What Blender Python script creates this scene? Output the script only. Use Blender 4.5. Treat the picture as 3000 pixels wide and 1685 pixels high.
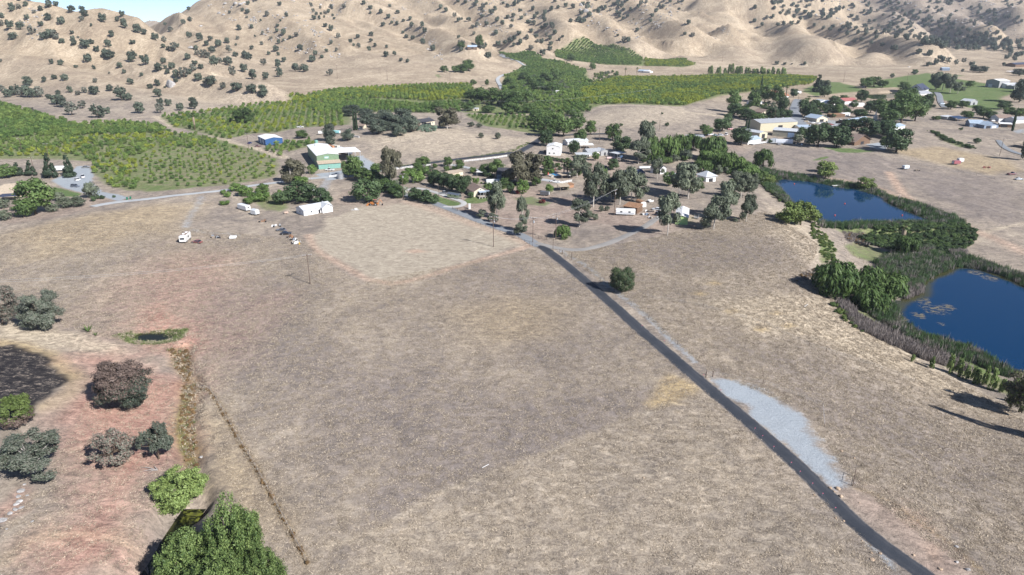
import bpy, math, random
import numpy as np
from mathutils import Vector, Matrix
R = math.radians
sc = bpy.context.scene
for o in list(bpy.data.objects):
    bpy.data.objects.remove(o)

# ------------------------------------------------------------------ camera
F, CX, CY = 2000.0, 1500.0, 842.5      # focal length and centre in photo pixels (3000 x 1685)
PITCH = R(21.0)
CAMH = 85.0
cd = bpy.data.cameras.new('camera')
cd.sensor_width = 36.0
cd.lens = 36.0 * F / 3000.0
cd.clip_start = 1.0
cd.clip_end = 20000.0
cam = bpy.data.objects.new('camera', cd)
sc.collection.objects.link(cam)
cam.location = (0, 0, CAMH)
cam.rotation_euler = (R(90) - PITCH, 0, 0)
sc.camera = cam

# ------------------------------------------------------------------ sky, sun, exposure
SUN_EL = R(37.0)
SUN_AZ = R(132.0)                       # clockwise from +Y (the viewing direction)
to_sun = Vector((math.sin(SUN_AZ) * math.cos(SUN_EL), math.cos(SUN_AZ) * math.cos(SUN_EL), math.sin(SUN_EL)))
world = bpy.data.worlds.new('World')
sc.world = world
world.use_nodes = True
wn = world.node_tree.nodes
wl = world.node_tree.links
wn.clear()
sky = wn.new('ShaderNodeTexSky')
sky.sky_type = 'NISHITA'
sky.sun_disc = False
sky.sun_elevation = SUN_EL
sky.sun_rotation = SUN_AZ
sky.altitude = 1200
sky.air_density = 0.45
sky.dust_density = 0.2
sky.ozone_density = 2.5
bg = wn.new('ShaderNodeBackground')
bg.inputs['Strength'].default_value = 0.095
wo = wn.new('ShaderNodeOutputWorld')
wl.new(sky.outputs[0], bg.inputs['Color'])
wl.new(bg.outputs[0], wo.inputs['Surface'])
sd = bpy.data.lights.new('sun', 'SUN')
sd.energy = 5.0
sd.angle = R(0.53)
sd.color = (1.0, 0.975, 0.95)
sun = bpy.data.objects.new('sun', sd)
sc.collection.objects.link(sun)
sun.rotation_euler = (-to_sun).to_track_quat('-Z', 'Y').to_euler()
sc.view_settings.view_transform = 'Standard'
sc.view_settings.look = 'None'
sc.view_settings.exposure = 0.78
sc.view_settings.gamma = 1.0
sc.view_settings.use_curve_mapping = False
sc.cycles.max_bounces = 5
sc.cycles.diffuse_bounces = 2
sc.cycles.glossy_bounces = 2
sc.cycles.transmission_bounces = 2
sc.cycles.transparent_max_bounces = 6
sc.cycles.volume_bounces = 0
sc.cycles.use_denoising = True
# ------------------------------------------------------------------ noise
def _hash(ix, iy, seed):
    h = (ix.astype(np.int64) * 374761393 + iy.astype(np.int64) * 668265263 + seed * 974711) & 0xffffffff
    h = ((h ^ (h >> 13)) * 1274126177) & 0xffffffff
    return ((h ^ (h >> 16)) & 0xffff) / 65535.0
def vnoise(x, y, seed=0):
    x = np.asarray(x, float); y = np.asarray(y, float)
    ix = np.floor(x); iy = np.floor(y)
    fx = x - ix; fy = y - iy
    fx = fx * fx * fx * (fx * (fx * 6 - 15) + 10); fy = fy * fy * fy * (fy * (fy * 6 - 15) + 10)
    a = _hash(ix, iy, seed); b = _hash(ix + 1, iy, seed)
    c = _hash(ix, iy + 1, seed); d = _hash(ix + 1, iy + 1, seed)
    return (a + (b - a) * fx) * (1 - fy) + (c + (d - c) * fx) * fy
def fbm(x, y, octv=4, seed=0, gain=.5):
    s = 0; a = 1; t = 0
    for k in range(octv):
        s = s + a * (vnoise(x * 2 ** k + 17.3 * k, y * 2 ** k - 9.1 * k, seed + k) - .5); t += a; a *= gain
    return s / t
def sstep(a, b, x):
    t = np.clip((x - a) / (b - a), 0, 1); return t * t * (3 - 2 * t)

# ------------------------------------------------------------------ rays of the photo
cP, sP = math.cos(PITCH), math.sin(PITCH)
def raydir(u, v):
    a = (u - CX) / F; b = (v - CY) / F
    return a, cP - b * sP, -(sP + b * cP)
def on_plane(u, v, z):
    dx, dy, dz = raydir(u, v); t = (z - CAMH) / dz
    return dx * t, dy * t
CP = []
def cz(*pts):
    for u, v, z in pts:
        x, y = on_plane(u, v, z); CP.append((x, y, z))
def cy(*pts):
    for u, v, Y in pts:
        dx, dy, dz = raydir(u, v); t = Y / dy; CP.append((dx * t, Y, CAMH + dz * t))
def ch(*pts):
    for u, Y, z in pts: CP.append(((u - CX) / F * Y / 1.06, Y, z))
# the valley floor
cz((0,1685,1),(700,1685,-1.5),(1500,1685,0),(2200,1685,1),(3000,1685,0),(-900,1685,1),(3900,1685,-2),
   (0,1100,1),(300,1300,0),(560,1150,-1.5),(1000,1200,0),(1500,1200,0),(2000,1150,1),(2600,1300,-1),(3000,1300,-5),
   (0,900,0),(460,980,-2),(1000,900,1),(1500,900,1),(2000,900,1),(2400,900,-2.5),(2600,1030,-6),(2850,1180,-7.5),
   (300,750,2),(0,640,4),(300,590,3),(600,560,1),(900,600,0),(1200,650,0),(1550,710,1),(2380,700,-2),(2250,570,0),
   (2050,600,2),(1900,520,1),(1700,640,1),(1650,500,1),(1800,440,1),(1300,540,1),(1300,470,1),(1000,500,0),
   (0,450,2),(300,450,1),(700,470,0),(150,560,1),(-700,600,2),(-700,400,4),
   (1200,385,9),(1030,415,5),(1130,450,2),(1380,420,4),(1500,445,2),(1150,365,8),(1330,345,3),(1500,330,3),(1000,350,4),(850,390,2),
   (1860,314,9),(1750,322,6),(2000,325,6),(1900,385,3),(2060,370,3),(1690,352,3),(1950,420,1),
   (2100,450,-2),(2400,450,-2),(2700,470,-3),(2900,560,-4),(2990,650,-6),(2800,700,-8),(2500,740,-8),(2450,640,-6.5),(2250,520,-5),
   (2500,530,-5.5),(2720,600,-6),(2380,400,0),(2900,420,-1),(2900,360,1),(2600,340,2),(2350,310,3),(2700,270,5),(2950,260,6),(3700,500,0),(3700,300,5),
   (2550,300,2),(2450,250,5),(2700,215,6),(2450,215,5),(2200,230,5),(2000,260,4),(1700,260,4),(1500,285,3),(1200,290,4),(900,310,4),(700,350,3),(2250,320,3))
# left hill
cz((0,310,8),(300,338,5),(560,325,4),(790,288,6),(-700,320,9))
cy((0,240,900),(0,150,1020),(0,60,1150),(0,-20,1280),(300,280,800),(300,200,920),(300,120,1080),(270,44,1230),(330,46,1245),(390,56,1260),
   (439,70,1290),(400,150,1080),(450,240,900),(180,42,1240),(600,282,830),(650,248,930),(550,190,1060),(150,280,800),(480,285,790),
   (-700,200,950),(-700,50,1150),(-700,-60,1350),(120,100,1090),(470,80,1350))
ch((150,1600,95),(300,1600,70),(470,1700,72),(470,2200,60),(250,2200,60),(-700,2200,160),(430,3200,55),(500,3200,50))
cy((440,76,5000),(500,62,5000),(560,50,5000),(400,90,4000),(470,86,4000),(540,76,4000),(620,60,4000),(440,84,4500),(520,70,4500))
# middle hill
cy((700,222,1080),(800,240,1010),(620,130,1400),(560,84,1550),(598,12,1760),(520,58,1620),(640,-60,2000),(800,150,1350),(800,75,1550),(800,0,1800),(800,-90,2150),
   (1000,250,1010),(1000,200,1180),(1000,150,1350),(1000,75,1600),(1000,0,1900),(1000,-90,2250),
   (1250,200,1200),(1300,150,1400),(1250,75,1700),(1250,0,2000),(1250,-90,2400),(1000,225,1090),(1250,225,1110),(1400,170,1330),
   (1480,258,1010),(1500,205,1290),(1550,168,1440),(1500,120,1620),(1500,75,1800),(1500,0,2150),(1500,-90,2550),
   (1750,130,1650),(1750,188,1470),(1750,75,1850),(1750,0,2250),(1900,170,1550),(1900,100,1850),(1900,0,2350),(1900,-90,2750),(1650,225,1210),(1950,215,1290))
# right hill and the spur in front of it
cy((2200,190,1560),(2250,150,1720),(2150,95,1850),(2388,84,1880),(2505,121,1830),(2730,172,1640),(2500,165,1640),(2600,190,1500),(2950,190,1500),
   (2100,50,2100),(2250,0,2500),(2500,45,2700),(2900,0,3000),(2900,100,2400),(2800,130,2150),(2500,-40,3000),(2900,-70,3300),(2200,-90,2900),
   (3600,190,1600),(3600,100,2300),(3600,0,2900),(3000,150,1950))
ch((2450,2170,55),(2650,2000,30),(2320,2250,75),(800,4500,420),(1500,4500,420),(2300,4500,420),(3200,4500,420),(4200,3500,300),(-900,4500,300),(200,4500,70))
CP += [(-150,-120,1),(0,-120,0),(150,-120,0),(-150,30,1),(150,30,0),(0,30,0)]
CP = np.array(CP)
def warp(x, y):
    d = np.maximum(y, -60) + 130.0
    return x / d * 1.6, np.log(d / 130.0)
def _tps(r2):
    return 0.5 * r2 * np.log(r2 + 1e-12)
_p, _q = warp(CP[:, 0], CP[:, 1])
_n = len(CP)
_K = _tps((_p[:, None] - _p) ** 2 + (_q[:, None] - _q) ** 2) + np.eye(_n) * 2e-4
_P = np.stack([np.ones(_n), _p, _q], 1)
_A = np.block([[_K, _P], [_P.T, np.zeros((3, 3))]])
_wt = np.linalg.solve(_A, np.concatenate([CP[:, 2], np.zeros(3)]))
def base_height(x, y):
    p, q = warp(x, y); out = _wt[_n] + _wt[_n + 1] * p + _wt[_n + 2] * q
    for k in range(_n):
        out = out + _wt[k] * _tps((p - _p[k]) ** 2 + (q - _q[k]) ** 2)
    return out

# ------------------------------------------------------------------ the height grid
_Y = list(np.arange(-120, 60, 4.0)); y_ = 60.0
while y_ < 5600: _Y.append(y_); y_ *= 1.0062
YR = np.array(_Y); NCOL = 600
SC = np.linspace(-1, 1, NCOL)
def halfw(y): return 150 + 0.95 * np.maximum(y, 0)
GX = SC[None, :] * halfw(YR)[:, None]
GY = np.repeat(YR[:, None], NCOL, 1)
GZ = base_height(GX.ravel(), GY.ravel()).reshape(GX.shape)
hillm = sstep(10, 45, GZ) * sstep(560, 760, GY)
# spurs and gullies run down towards the right and the camera
_wx = GX + 60 * fbm(GX / 210, GY / 210, 3, 5); _wy = GY + 60 * fbm(GX / 210, GY / 210, 3, 9)
_c = _wx * .80 + _wy * .60; _a = -_wx * .60 + _wy * .80
_r1 = 1 - 2 * np.abs(vnoise(_c / 150, _a / 520, 21) - .5) * 1.6
_r2 = 1 - 2 * np.abs(vnoise(_c / 62, _a / 230, 22) - .5) * 1.6
_r3 = 1 - 2 * np.abs(vnoise(_c / 26, _a / 95, 23) - .5) * 1.6
_far = sstep(1000, 1900, GY)
GZ = GZ + hillm * ((_r1 - .6) * (12 + 12 * _far) + (_r2 - .6) * (6 + 7 * _far) + (_r3 - .6) * 3.4 + fbm(GX / 60, GY / 60, 4, 31) * 5)
GZ = GZ + (1 - hillm) * (fbm(GX / 70, GY / 70, 4, 41) * 1.3 * sstep(60, 300, GY) + fbm(GX / 14, GY / 14, 3, 42) * .35 + fbm(GX / 3.0, GY / 3.0, 2, 43) * .12)
def hgt(x, y):
    x = np.asarray(x, float); y = np.asarray(y, float)
    r = np.clip(np.searchsorted(YR, y) - 1, 0, len(YR) - 2)
    f = np.clip((y - YR[r]) / (YR[r + 1] - YR[r]), 0, 1)
    s = (np.clip(x / halfw(y), -1, 1) + 1) * .5 * (NCOL - 1)
    c = np.clip(np.floor(s).astype(int), 0, NCOL - 2); g = s - c
    return (GZ[r, c] * (1 - g) + GZ[r, c + 1] * g) * (1 - f) + (GZ[r + 1, c] * (1 - g) + GZ[r + 1, c + 1] * g) * f
_ts = np.concatenate([np.arange(60, 600, .6), 600 * 1.0008 ** np.arange(0, 2600)])
def G(u, v):
    """the point of the ground that the photo shows at pixel (u, v)"""
    dx, dy, dz = raydir(u, v)
    z = CAMH + dz * _ts; h = hgt(dx * _ts, dy * _ts)
    i = int(np.argmax(z < h))
    if i == 0: i = len(_ts) - 1
    a = z[i - 1] - h[i - 1]; b = h[i] - z[i]
    t = _ts[i - 1] + (_ts[i] - _ts[i - 1]) * a / max(a + b, 1e-9)
    return Vector((dx * t, dy * t, CAMH + dz * t))
def mpp(p):
    """metres per photo pixel at world point p"""
    return (p.y * cP + (CAMH - p.z) * sP) / F

# ------------------------------------------------------------------ polygons on the ground
def inside(px, py, poly):
    n = len(poly); ins = np.zeros(px.shape, bool); j = n - 1
    for i in range(n):
        xi, yi = poly[i]; xj, yj = poly[j]
        if yi != yj:
            ins ^= ((yi > py) != (yj > py)) & (px < (xj - xi) * (py - yi) / (yj - yi) + xi)
        j = i
    return ins
def segdist(px, py, pts, closed):
    d = np.full(px.shape, 1e9); n = len(pts)
    for i in range(n if closed else n - 1):
        ax, ay = pts[i]; bx, by = pts[(i + 1) % n]
        ex, ey = bx - ax, by - ay; L2 = ex * ex + ey * ey + 1e-9
        t = np.clip(((px - ax) * ex + (py - ay) * ey) / L2, 0, 1)
        d = np.minimum(d, np.hypot(px - ax - t * ex, py - ay - t * ey))
    return d
def smooth_line(pts, step, closed=False):
    P = [Vector(p) for p in pts]; n = len(P); out = []
    rng = range(n if closed else n - 1)
    for i in rng:
        if closed: p0, p1, p2, p3 = P[(i - 1) % n], P[i], P[(i + 1) % n], P[(i + 2) % n]
        else: p0, p1, p2, p3 = P[max(i - 1, 0)], P[i], P[i + 1], P[min(i + 2, n - 1)]
        k = max(1, int((p2 - p1).length / step))
        for j in range(k):
            t = j / k
            out.append(.5 * ((2 * p1) + (p2 - p0) * t + (2 * p0 - 5 * p1 + 4 * p2 - p3) * t * t + (3 * p1 - p0 - 3 * p2 + p3) * t ** 3))
    if not closed: out.append(P[-1])
    return out
def window(poly, margin):
    xs = [p[0] for p in poly]; ys = [p[1] for p in poly]
    r0 = np.searchsorted(YR, min(ys) - margin); r1 = np.searchsorted(YR, max(ys) + margin)
    m = np.zeros(GX.shape, bool)
    m[r0:r1] = (GX[r0:r1] > min(xs) - margin) & (GX[r0:r1] < max(xs) + margin)
    return m
# crests of the spurs, as polylines of photo pixels: height, half width
def crest(px, A, w):
    w *= .85
    pts = [tuple(G(u, v).xy) for u, v in px]
    m = window(pts, w * 2.2); x, y = GX[m], GY[m]
    d = segdist(x + 10 * fbm(x / 40, y / 40, 3, 51), y, pts, False)
    GZ[m] += 1.75 * A * (np.exp(-(d / w) ** 2) - .25 * np.exp(-((d - w * 1.6) / (w * .7)) ** 2))
_q = lambda ox, s: [(ox + float(a) / 2.576, float(b) / 2.576) for a, b in (e.split(',') for e in s.split())]
crest([(-60,85),(0,95),(130,125),(250,150),(370,185),(490,235),(640,262),(770,282)], 9, 34)
crest([(100,30),(200,55),(300,88),(400,130),(520,178),(610,218)], 8, 36)
crest(_q(1000, '100,60 350,130 600,230 800,330 980,410'), 12, 42)
crest(_q(1000, '560,0 750,100 900,220 1080,330'), 13, 45)
crest(_q(1000, '950,0 1100,120 1250,270 1330,350'), 12, 45)
crest(_q(1000, '1560,20 1650,150 1710,280'), 14, 50)
crest(_q(1000, '1700,40 1900,210 2080,330 2230,400'), 16, 50)
crest(_q(1000, '2150,20 2330,150 2480,250 2600,350'), 18, 55)
crest(_q(2000, '200,40 400,65 560,125 700,200 830,280 980,380 1060,440'), 20, 55)
crest(_q(2000, '600,80 900,190 1150,260 1300,310 1500,370 1850,440'), 22, 55)
crest(_q(2000, '300,300 520,300 700,370 840,440'), 10, 45)
crest(_q(2000, '1380,490 1500,430 1620,410 1750,440 1850,480'), 7, 40)
crest(_q(2000, '1000,0 1250,90 1500,180 1700,270'), 22, 70)
crest(_q(2000, '1500,0 1800,110 2100,220 2300,300'), 24, 70)
crest(_q(2000, '2000,0 2250,80 2576,180'), 24, 70)
# ponds: outline in the photo, level of the water, width of the bank
def plane_poly(px, z): return [on_plane(u, v, z) for u, v in px]
POND_FAR = plane_poly([(2270,528),(2320,524),(2400,534),(2450,545),(2520,552),(2560,566),(2598,578),(2605,592),(2650,612),(2700,632),(2748,648),(2730,655),(2650,656),(2560,657),(2470,659),(2400,655),(2360,620),(2320,595),(2296,570),(2280,550)], -6.5)
POND_NEAR = plane_poly([(2795,782),(2860,786),(2930,808),(3000,836),(3080,880),(3150,1000),(3060,1090),(2960,1088),(2900,1060),(2840,1022),(2770,1000),(2700,985),(2640,950),(2622,912),(2650,880),(2705,862),(2708,830),(2730,810),(2765,800)], -9.0)
POND_TINY = plane_poly([(395,985),(420,978),(470,978),(500,982),(505,992),(470,1000),(420,1001),(398,996)], -2.6)
POND_LAWN = plane_poly([(2535,277),(2620,272),(2680,276),(2690,283),(2640,288),(2560,290),(2537,284)], 2.0)
CREEK = plane_poly([(548,1500),(576,1503),(572,1520),(547,1545),(524,1590),(502,1640),(475,1700),(400,1712),(442,1660),(472,1610),(494,1560),(517,1520)], -4.0)
PONDS = [(POND_FAR, -6.5, 7), (POND_NEAR, -9.0, 9), (POND_TINY, -2.6, 3), (POND_LAWN, 2.0, 8), (CREEK, -4.0, 5)]
for poly, lev, bank in PONDS:
    m = window(poly, bank + 2)
    x, y, z = GX[m], GY[m], GZ[m]
    ins = inside(x, y, poly); d = segdist(x, y, poly, True)
    GZ[m] = np.where(ins, lev - .25 - np.minimum(d * .35, 1.6), lev - .25 + (np.maximum(z, lev + .35) - lev + .25) * sstep(0, bank, d))
def gully(px, width, depth):
    pts = [G(u, v).xy for u, v in px]
    m = window(pts, width * 2); d = segdist(GX[m], GY[m], pts, False)
    GZ[m] -= depth * (1 - sstep(width * .25, width, d)) * (.7 + .6 * vnoise(GX[m] / 4, GY[m] / 4, 77))
gully([(548,1010),(520,1050),(560,1110),(560,1170),(545,1230),(540,1300),(560,1370),(575,1440),(580,1500)], 4.0, 1.3)
gully([(2150,980),(2300,1030)], 3, .1)
# ------------------------------------------------------------------ material helpers
def srgb(r, g, b):
    f = lambda c: (c / 255) / 12.92 if c / 255 < .04045 else ((c / 255 + .055) / 1.055) ** 2.4
    return (f(r), f(g), f(b), 1)
class NT:
    def __init__(s, m):
        s.t = m.node_tree; s.n = s.t.nodes; s.l = s.t.links
    def new(s, kind, **kw):
        nd = s.n.new(kind)
        for k, v in kw.items(): setattr(nd, k, v)
        return nd
    def put(s, sock, v):
        if hasattr(v, 'is_output') or hasattr(v, 'links'): s.l.new(v, sock)
        else:
            try: sock.default_value = v
            except Exception: sock.default_value = tuple(v)[:3]
    def noise(s, vec, scale, detail=3, rough=.55, dist=0, dim='3D'):
        nd = s.new('ShaderNodeTexNoise'); nd.inputs['Scale'].default_value = scale; nd.inputs['Detail'].default_value = detail
        nd.inputs['Roughness'].default_value = rough; nd.inputs['Distortion'].default_value = dist
        if vec is not None: s.l.new(vec, nd.inputs['Vector'])
        return nd.outputs['Fac']
    def ramp(s, fac, *stops):
        nd = s.new('ShaderNodeValToRGB'); e = nd.color_ramp.elements
        while len(e) < len(stops): e.new(.5)
        for i, (p, c) in enumerate(stops): e[i].position = p; e[i].color = c if len(c) == 4 else (*c, 1)
        s.put(nd.inputs[0], fac); return nd.outputs['Color']
    def rng(s, v, a, b, c=0., d=1., smooth=True):
        nd = s.new('ShaderNodeMapRange'); nd.interpolation_type = 'SMOOTHSTEP' if smooth else 'LINEAR'
        s.put(nd.inputs[0], v)
        for i, q in enumerate((a, b, c, d)): nd.inputs[i + 1].default_value = q
        return nd.outputs[0]
    def math(s, op, a, b=0.):
        nd = s.new('ShaderNodeMath', operation=op); s.put(nd.inputs[0], a); s.put(nd.inputs[1], b); return nd.outputs[0]
    def mix(s, fac, a, b, mode='MIX'):
        nd = s.new('ShaderNodeMix', data_type='RGBA', blend_type=mode); s.put(nd.inputs[0], fac); s.put(nd.inputs[6], a); s.put(nd.inputs[7], b); return nd.outputs[2]
    def attr(s, name):
        nd = s.new('ShaderNodeAttribute'); nd.attribute_name = name; return nd.outputs['Fac']
    def mapping(s, vec, scale=(1, 1, 1), rot=(0, 0, 0)):
        nd = s.new('ShaderNodeMapping'); nd.inputs['Scale'].default_value = scale; nd.inputs['Rotation'].default_value = rot
        s.l.new(vec, nd.inputs['Vector']); return nd.outputs[0]
    def bump(s, h, strength=.5, dist=.1):
        nd = s.new('ShaderNodeBump'); nd.inputs['Strength'].default_value = strength; nd.inputs['Distance'].default_value = dist
        s.put(nd.inputs['Height'], h); return nd.outputs[0]
MATS = {}
def newmat(name):
    m = bpy.data.materials.new(name); m.use_nodes = True; MATS[name] = m; nt = NT(m)
    bs = nt.n['Principled BSDF']; return m, nt, bs
def plain(name, col, rough=.6, metal=0., var=.12, scale=1.2, bump=0., spec=.3, wave=None):
    """painted / bare surface with blotchy wear, optional ribbing (wave = (axis, ribs per metre))"""
    m, nt, bs = newmat(name)
    tc = nt.new('ShaderNodeTexCoord').outputs['Object']
    n1 = nt.noise(tc, scale, 4, .6); n2 = nt.noise(tc, scale * 9, 2, .5)
    k = nt.math('ADD', nt.rng(n1, .3, .7, 1 - var, 1 + var * .6), nt.rng(n2, .3, .7, -var * .35, var * .35))
    oi = nt.new('ShaderNodeObjectInfo').outputs['Random']
    c = nt.mix(1, col if len(col) == 4 else (*col, 1), nt.ramp(k, (0, (0, 0, 0)), (1, (1, 1, 1))), 'MULTIPLY')
    nd = nt.new('ShaderNodeVectorMath', operation='SCALE'); nd.inputs[0].default_value = col[:3]; nt.put(nd.inputs['Scale'], k)
    nt.put(bs.inputs['Base Color'], nd.outputs[0])
    bs.inputs['Roughness'].default_value = rough; bs.inputs['Metallic'].default_value = metal; bs.inputs['Specular IOR Level'].default_value = spec
    if wave:
        w = nt.new('ShaderNodeTexWave', bands_direction=wave[0]); w.inputs['Scale'].default_value = wave[1]; nt.l.new(tc, w.inputs['Vector'])
        nt.put(bs.inputs['Normal'], nt.bump(w.outputs['Fac'], .6, .05))
    elif bump:
        nt.put(bs.inputs['Normal'], nt.bump(n2, bump, .05))
    return m
def foliage(name, dark, light, transl=.25, rough=.55, hue=.0):
    """leaf material: tint of each leaf from the mesh attribute, of each plant from the object"""
    m, nt, bs = newmat(name)
    t = nt.attr('tint'); oi = nt.new('ShaderNodeObjectInfo').outputs['Random']
    k = nt.math('ADD', nt.math('MULTIPLY', t, .75), nt.math('MULTIPLY', oi, .25))
    c = nt.ramp(k, (0.05, dark), (.95, light))
    v = nt.rng(oi, 0, 1, .82, 1.15, False)
    nd = nt.new('ShaderNodeVectorMath', operation='SCALE'); nt.put(nd.inputs[0], c); nt.put(nd.inputs['Scale'], v)
    nt.put(bs.inputs['Base Color'], nd.outputs[0])
    bs.inputs['Roughness'].default_value = rough; bs.inputs['Specular IOR Level'].default_value = .25
    tr = nt.new('ShaderNodeBsdfTranslucent'); nt.put(tr.inputs['Color'], nd.outputs[0])
    mx = nt.new('ShaderNodeMixShader'); mx.inputs[0].default_value = transl
    nt.l.new(bs.outputs[0], mx.inputs[1]); nt.l.new(tr.outputs[0], mx.inputs[2])
    nt.l.new(mx.outputs[0], nt.n['Material Output'].inputs['Surface'])
    return m

# ------------------------------------------------------------------ object helpers
COL = sc.collection
def meshdata(name, verts, faces, mats=(), fm=None, smooth=False, tint=None):
    me = bpy.data.meshes.new(name)
    verts = np.asarray(verts, np.float32)
    if isinstance(faces, np.ndarray):
        nf, k = faces.shape
        me.vertices.add(len(verts)); me.vertices.foreach_set('co', verts.ravel())
        me.loops.add(nf * k); me.loops.foreach_set('vertex_index', faces.astype(np.int32).ravel())
        me.polygons.add(nf); me.polygons.foreach_set('loop_start', np.arange(0, nf * k, k, dtype=np.int32))
        if fm is not None: me.polygons.foreach_set('material_index', np.asarray(fm, np.int32))
        me.update(calc_edges=True)
    else:
        me.from_pydata([tuple(map(float, v)) for v in verts], [], faces)
        if fm is not None: me.polygons.foreach_set('material_index', np.asarray(fm, np.int32))
    for m in mats: me.materials.append(m)
    if tint is not None:
        a = me.attributes.new('tint', 'FLOAT', 'POINT'); a.data.foreach_set('value', np.asarray(tint, np.float32))
    if smooth: me.polygons.foreach_set('use_smooth', np.ones(len(me.polygons), bool))
    me.update()
    return me
def link(name, me, parent=None):
    o = bpy.data.objects.new(name, me); COL.objects.link(o)
    if parent is not None: o.parent = parent
    return o
def tag(o, label=None, cat=None, group=None, kind=None):
    if label: o['label'] = label
    if cat: o['category'] = cat
    if group: o['group'] = group
    if kind: o['kind'] = kind
    return o
def empty(name, label, cat, loc=(0, 0, 0), rz=0., group=None, scale=None):
    o = bpy.data.objects.new(name, None); COL.objects.link(o); o.empty_display_size = .5
    o.location = loc; o.rotation_euler = (0, 0, rz)
    if scale is not None: o.scale = scale
    return tag(o, label, cat, group)
class MB:
    """collects boxes, prisms, tubes into one mesh"""
    def __init__(s): s.v = []; s.f = []; s.m = []
    def add(s, vs, fs, mi=0):
        b = len(s.v); s.v += [tuple(v) for v in vs]; s.f += [tuple(b + i for i in f) for f in fs]; s.m += [mi] * len(fs); return s
    def box(s, x0, y0, z0, x1, y1, z1, mi=0):
        return s.add([(x0,y0,z0),(x1,y0,z0),(x1,y1,z0),(x0,y1,z0),(x0,y0,z1),(x1,y0,z1),(x1,y1,z1),(x0,y1,z1)],
                     [(0,3,2,1),(4,5,6,7),(0,1,5,4),(1,2,6,5),(2,3,7,6),(3,0,4,7)], mi)
    def hexa(s, lo, hi, mi=0):
        """lo, hi: two quads (counter-clockwise seen from above)"""
        return s.add(list(lo) + list(hi), [(0,3,2,1),(4,5,6,7),(0,1,5,4),(1,2,6,5),(2,3,7,6),(3,0,4,7)], mi)
    def prism(s, prof, y0, y1, mi=0, taper=None):
        """profile in x-z (counter-clockwise seen from -y) extruded from y0 to y1"""
        n = len(prof); vs = [(x, y0, z) for x, z in prof] + [(x, y1, z) for x, z in prof]
        return s.add(vs, [tuple(range(n)), tuple(range(2 * n - 1, n - 1, -1))] + [(i, i + n, (i + 1) % n + n, (i + 1) % n) for i in range(n)], mi)
    def tube(s, pts, rads, seg=6, mi=0, cap=True):
        pts = [Vector(p) for p in pts]; b = len(s.v); n = len(pts)
        for i, p in enumerate(pts):
            d = (pts[min(i + 1, n - 1)] - pts[max(i - 1, 0)])
            d = d.normalized() if d.length > 1e-9 else Vector((0, 0, 1))
            a = d.orthogonal().normalized() if abs(d.z) < .95 else (Vector((1, 0, 0)) - d * d.x).normalized()
            c = d.cross(a); r = rads[i] if hasattr(rads, '__len__') else rads
            for k in range(seg):
                w = 2 * math.pi * k / seg; s.v.append(tuple(p + a * (r * math.cos(w)) + c * (r * math.sin(w))))
        for i in range(n - 1):
            for k in range(seg):
                k2 = (k + 1) % seg; s.f.append((b + i * seg + k, b + i * seg + k2, b + (i + 1) * seg + k2, b + (i + 1) * seg + k)); s.m.append(mi)
        if cap:
            s.f.append(tuple(b + k for k in range(seg - 1, -1, -1))); s.f.append(tuple(b + (n - 1) * seg + k for k in range(seg))); s.m += [mi, mi]
        return s
    def cyl(s, c, axis, r, h, seg=12, mi=0):
        c = Vector(c); ax = Vector(axis).normalized(); return s.tube([c - ax * h / 2, c + ax * h / 2], r, seg, mi)
    def mesh(s, name, *mats, smooth=False):
        return meshdata(name, s.v, s.f, mats, s.m, smooth)
    def build(s, name, mats, parent=None, smooth=False):
        mats = mats if isinstance(mats, (list, tuple)) else [mats]
        return link(name, s.mesh(name, *mats, smooth=smooth), parent)
# ------------------------------------------------------------------ what grows where: soft zones on the ground sheet
CH = {k: np.zeros(GX.shape, np.float32) for k in ('red', 'burn', 'lawn', 'weed', 'straw', 'gold', 'dirt', 'gravel', 'mow', 'dun', 'rust', 'clay', 'hill')}
CH['hill'][:] = np.maximum(hillm, sstep(700, 900, GY) * .8)
def zone(ch, px, strength=1., soft=3., rag=.5, pts=None):
    """polygon of photo pixels, softened by metres, with a ragged edge"""
    P = pts or [tuple(G(u, v).xy) for u, v in px]
    m = window(P, soft * 2.5); x, y = GX[m], GY[m]
    d = segdist(x, y, P, True); d = np.where(inside(x, y, P), d, -d)
    d = d + rag * soft * 2.4 * fbm(x / (soft * 1.6), y / (soft * 1.6), 4, 61)
    CH[ch][m] = np.maximum(CH[ch][m], strength * sstep(-soft, soft, d))
def track(ch, px, width, strength=1., soft=None, rag=.4):
    P = [tuple(p) for p in smooth_line([G(u, v).xy for u, v in px], 6)]
    soft = soft or width * .5
    m = window(P, width + soft * 2); x, y = GX[m], GY[m]
    d = width / 2 - segdist(x, y, P, False) + rag * soft * 2 * fbm(x / (soft * 2 + 1), y / (soft * 2 + 1), 3, 62)
    CH[ch][m] = np.maximum(CH[ch][m], strength * sstep(-soft, soft, d))
Z1 = lambda *p: [(x / 2.576, y / 2.576) for x, y in p]
Z2 = lambda *p: [(1000 + x / 2.576, y / 2.576) for x, y in p]
Z3 = lambda *p: [(2000 + x / 2.576, y / 2.576) for x, y in p]
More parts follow.
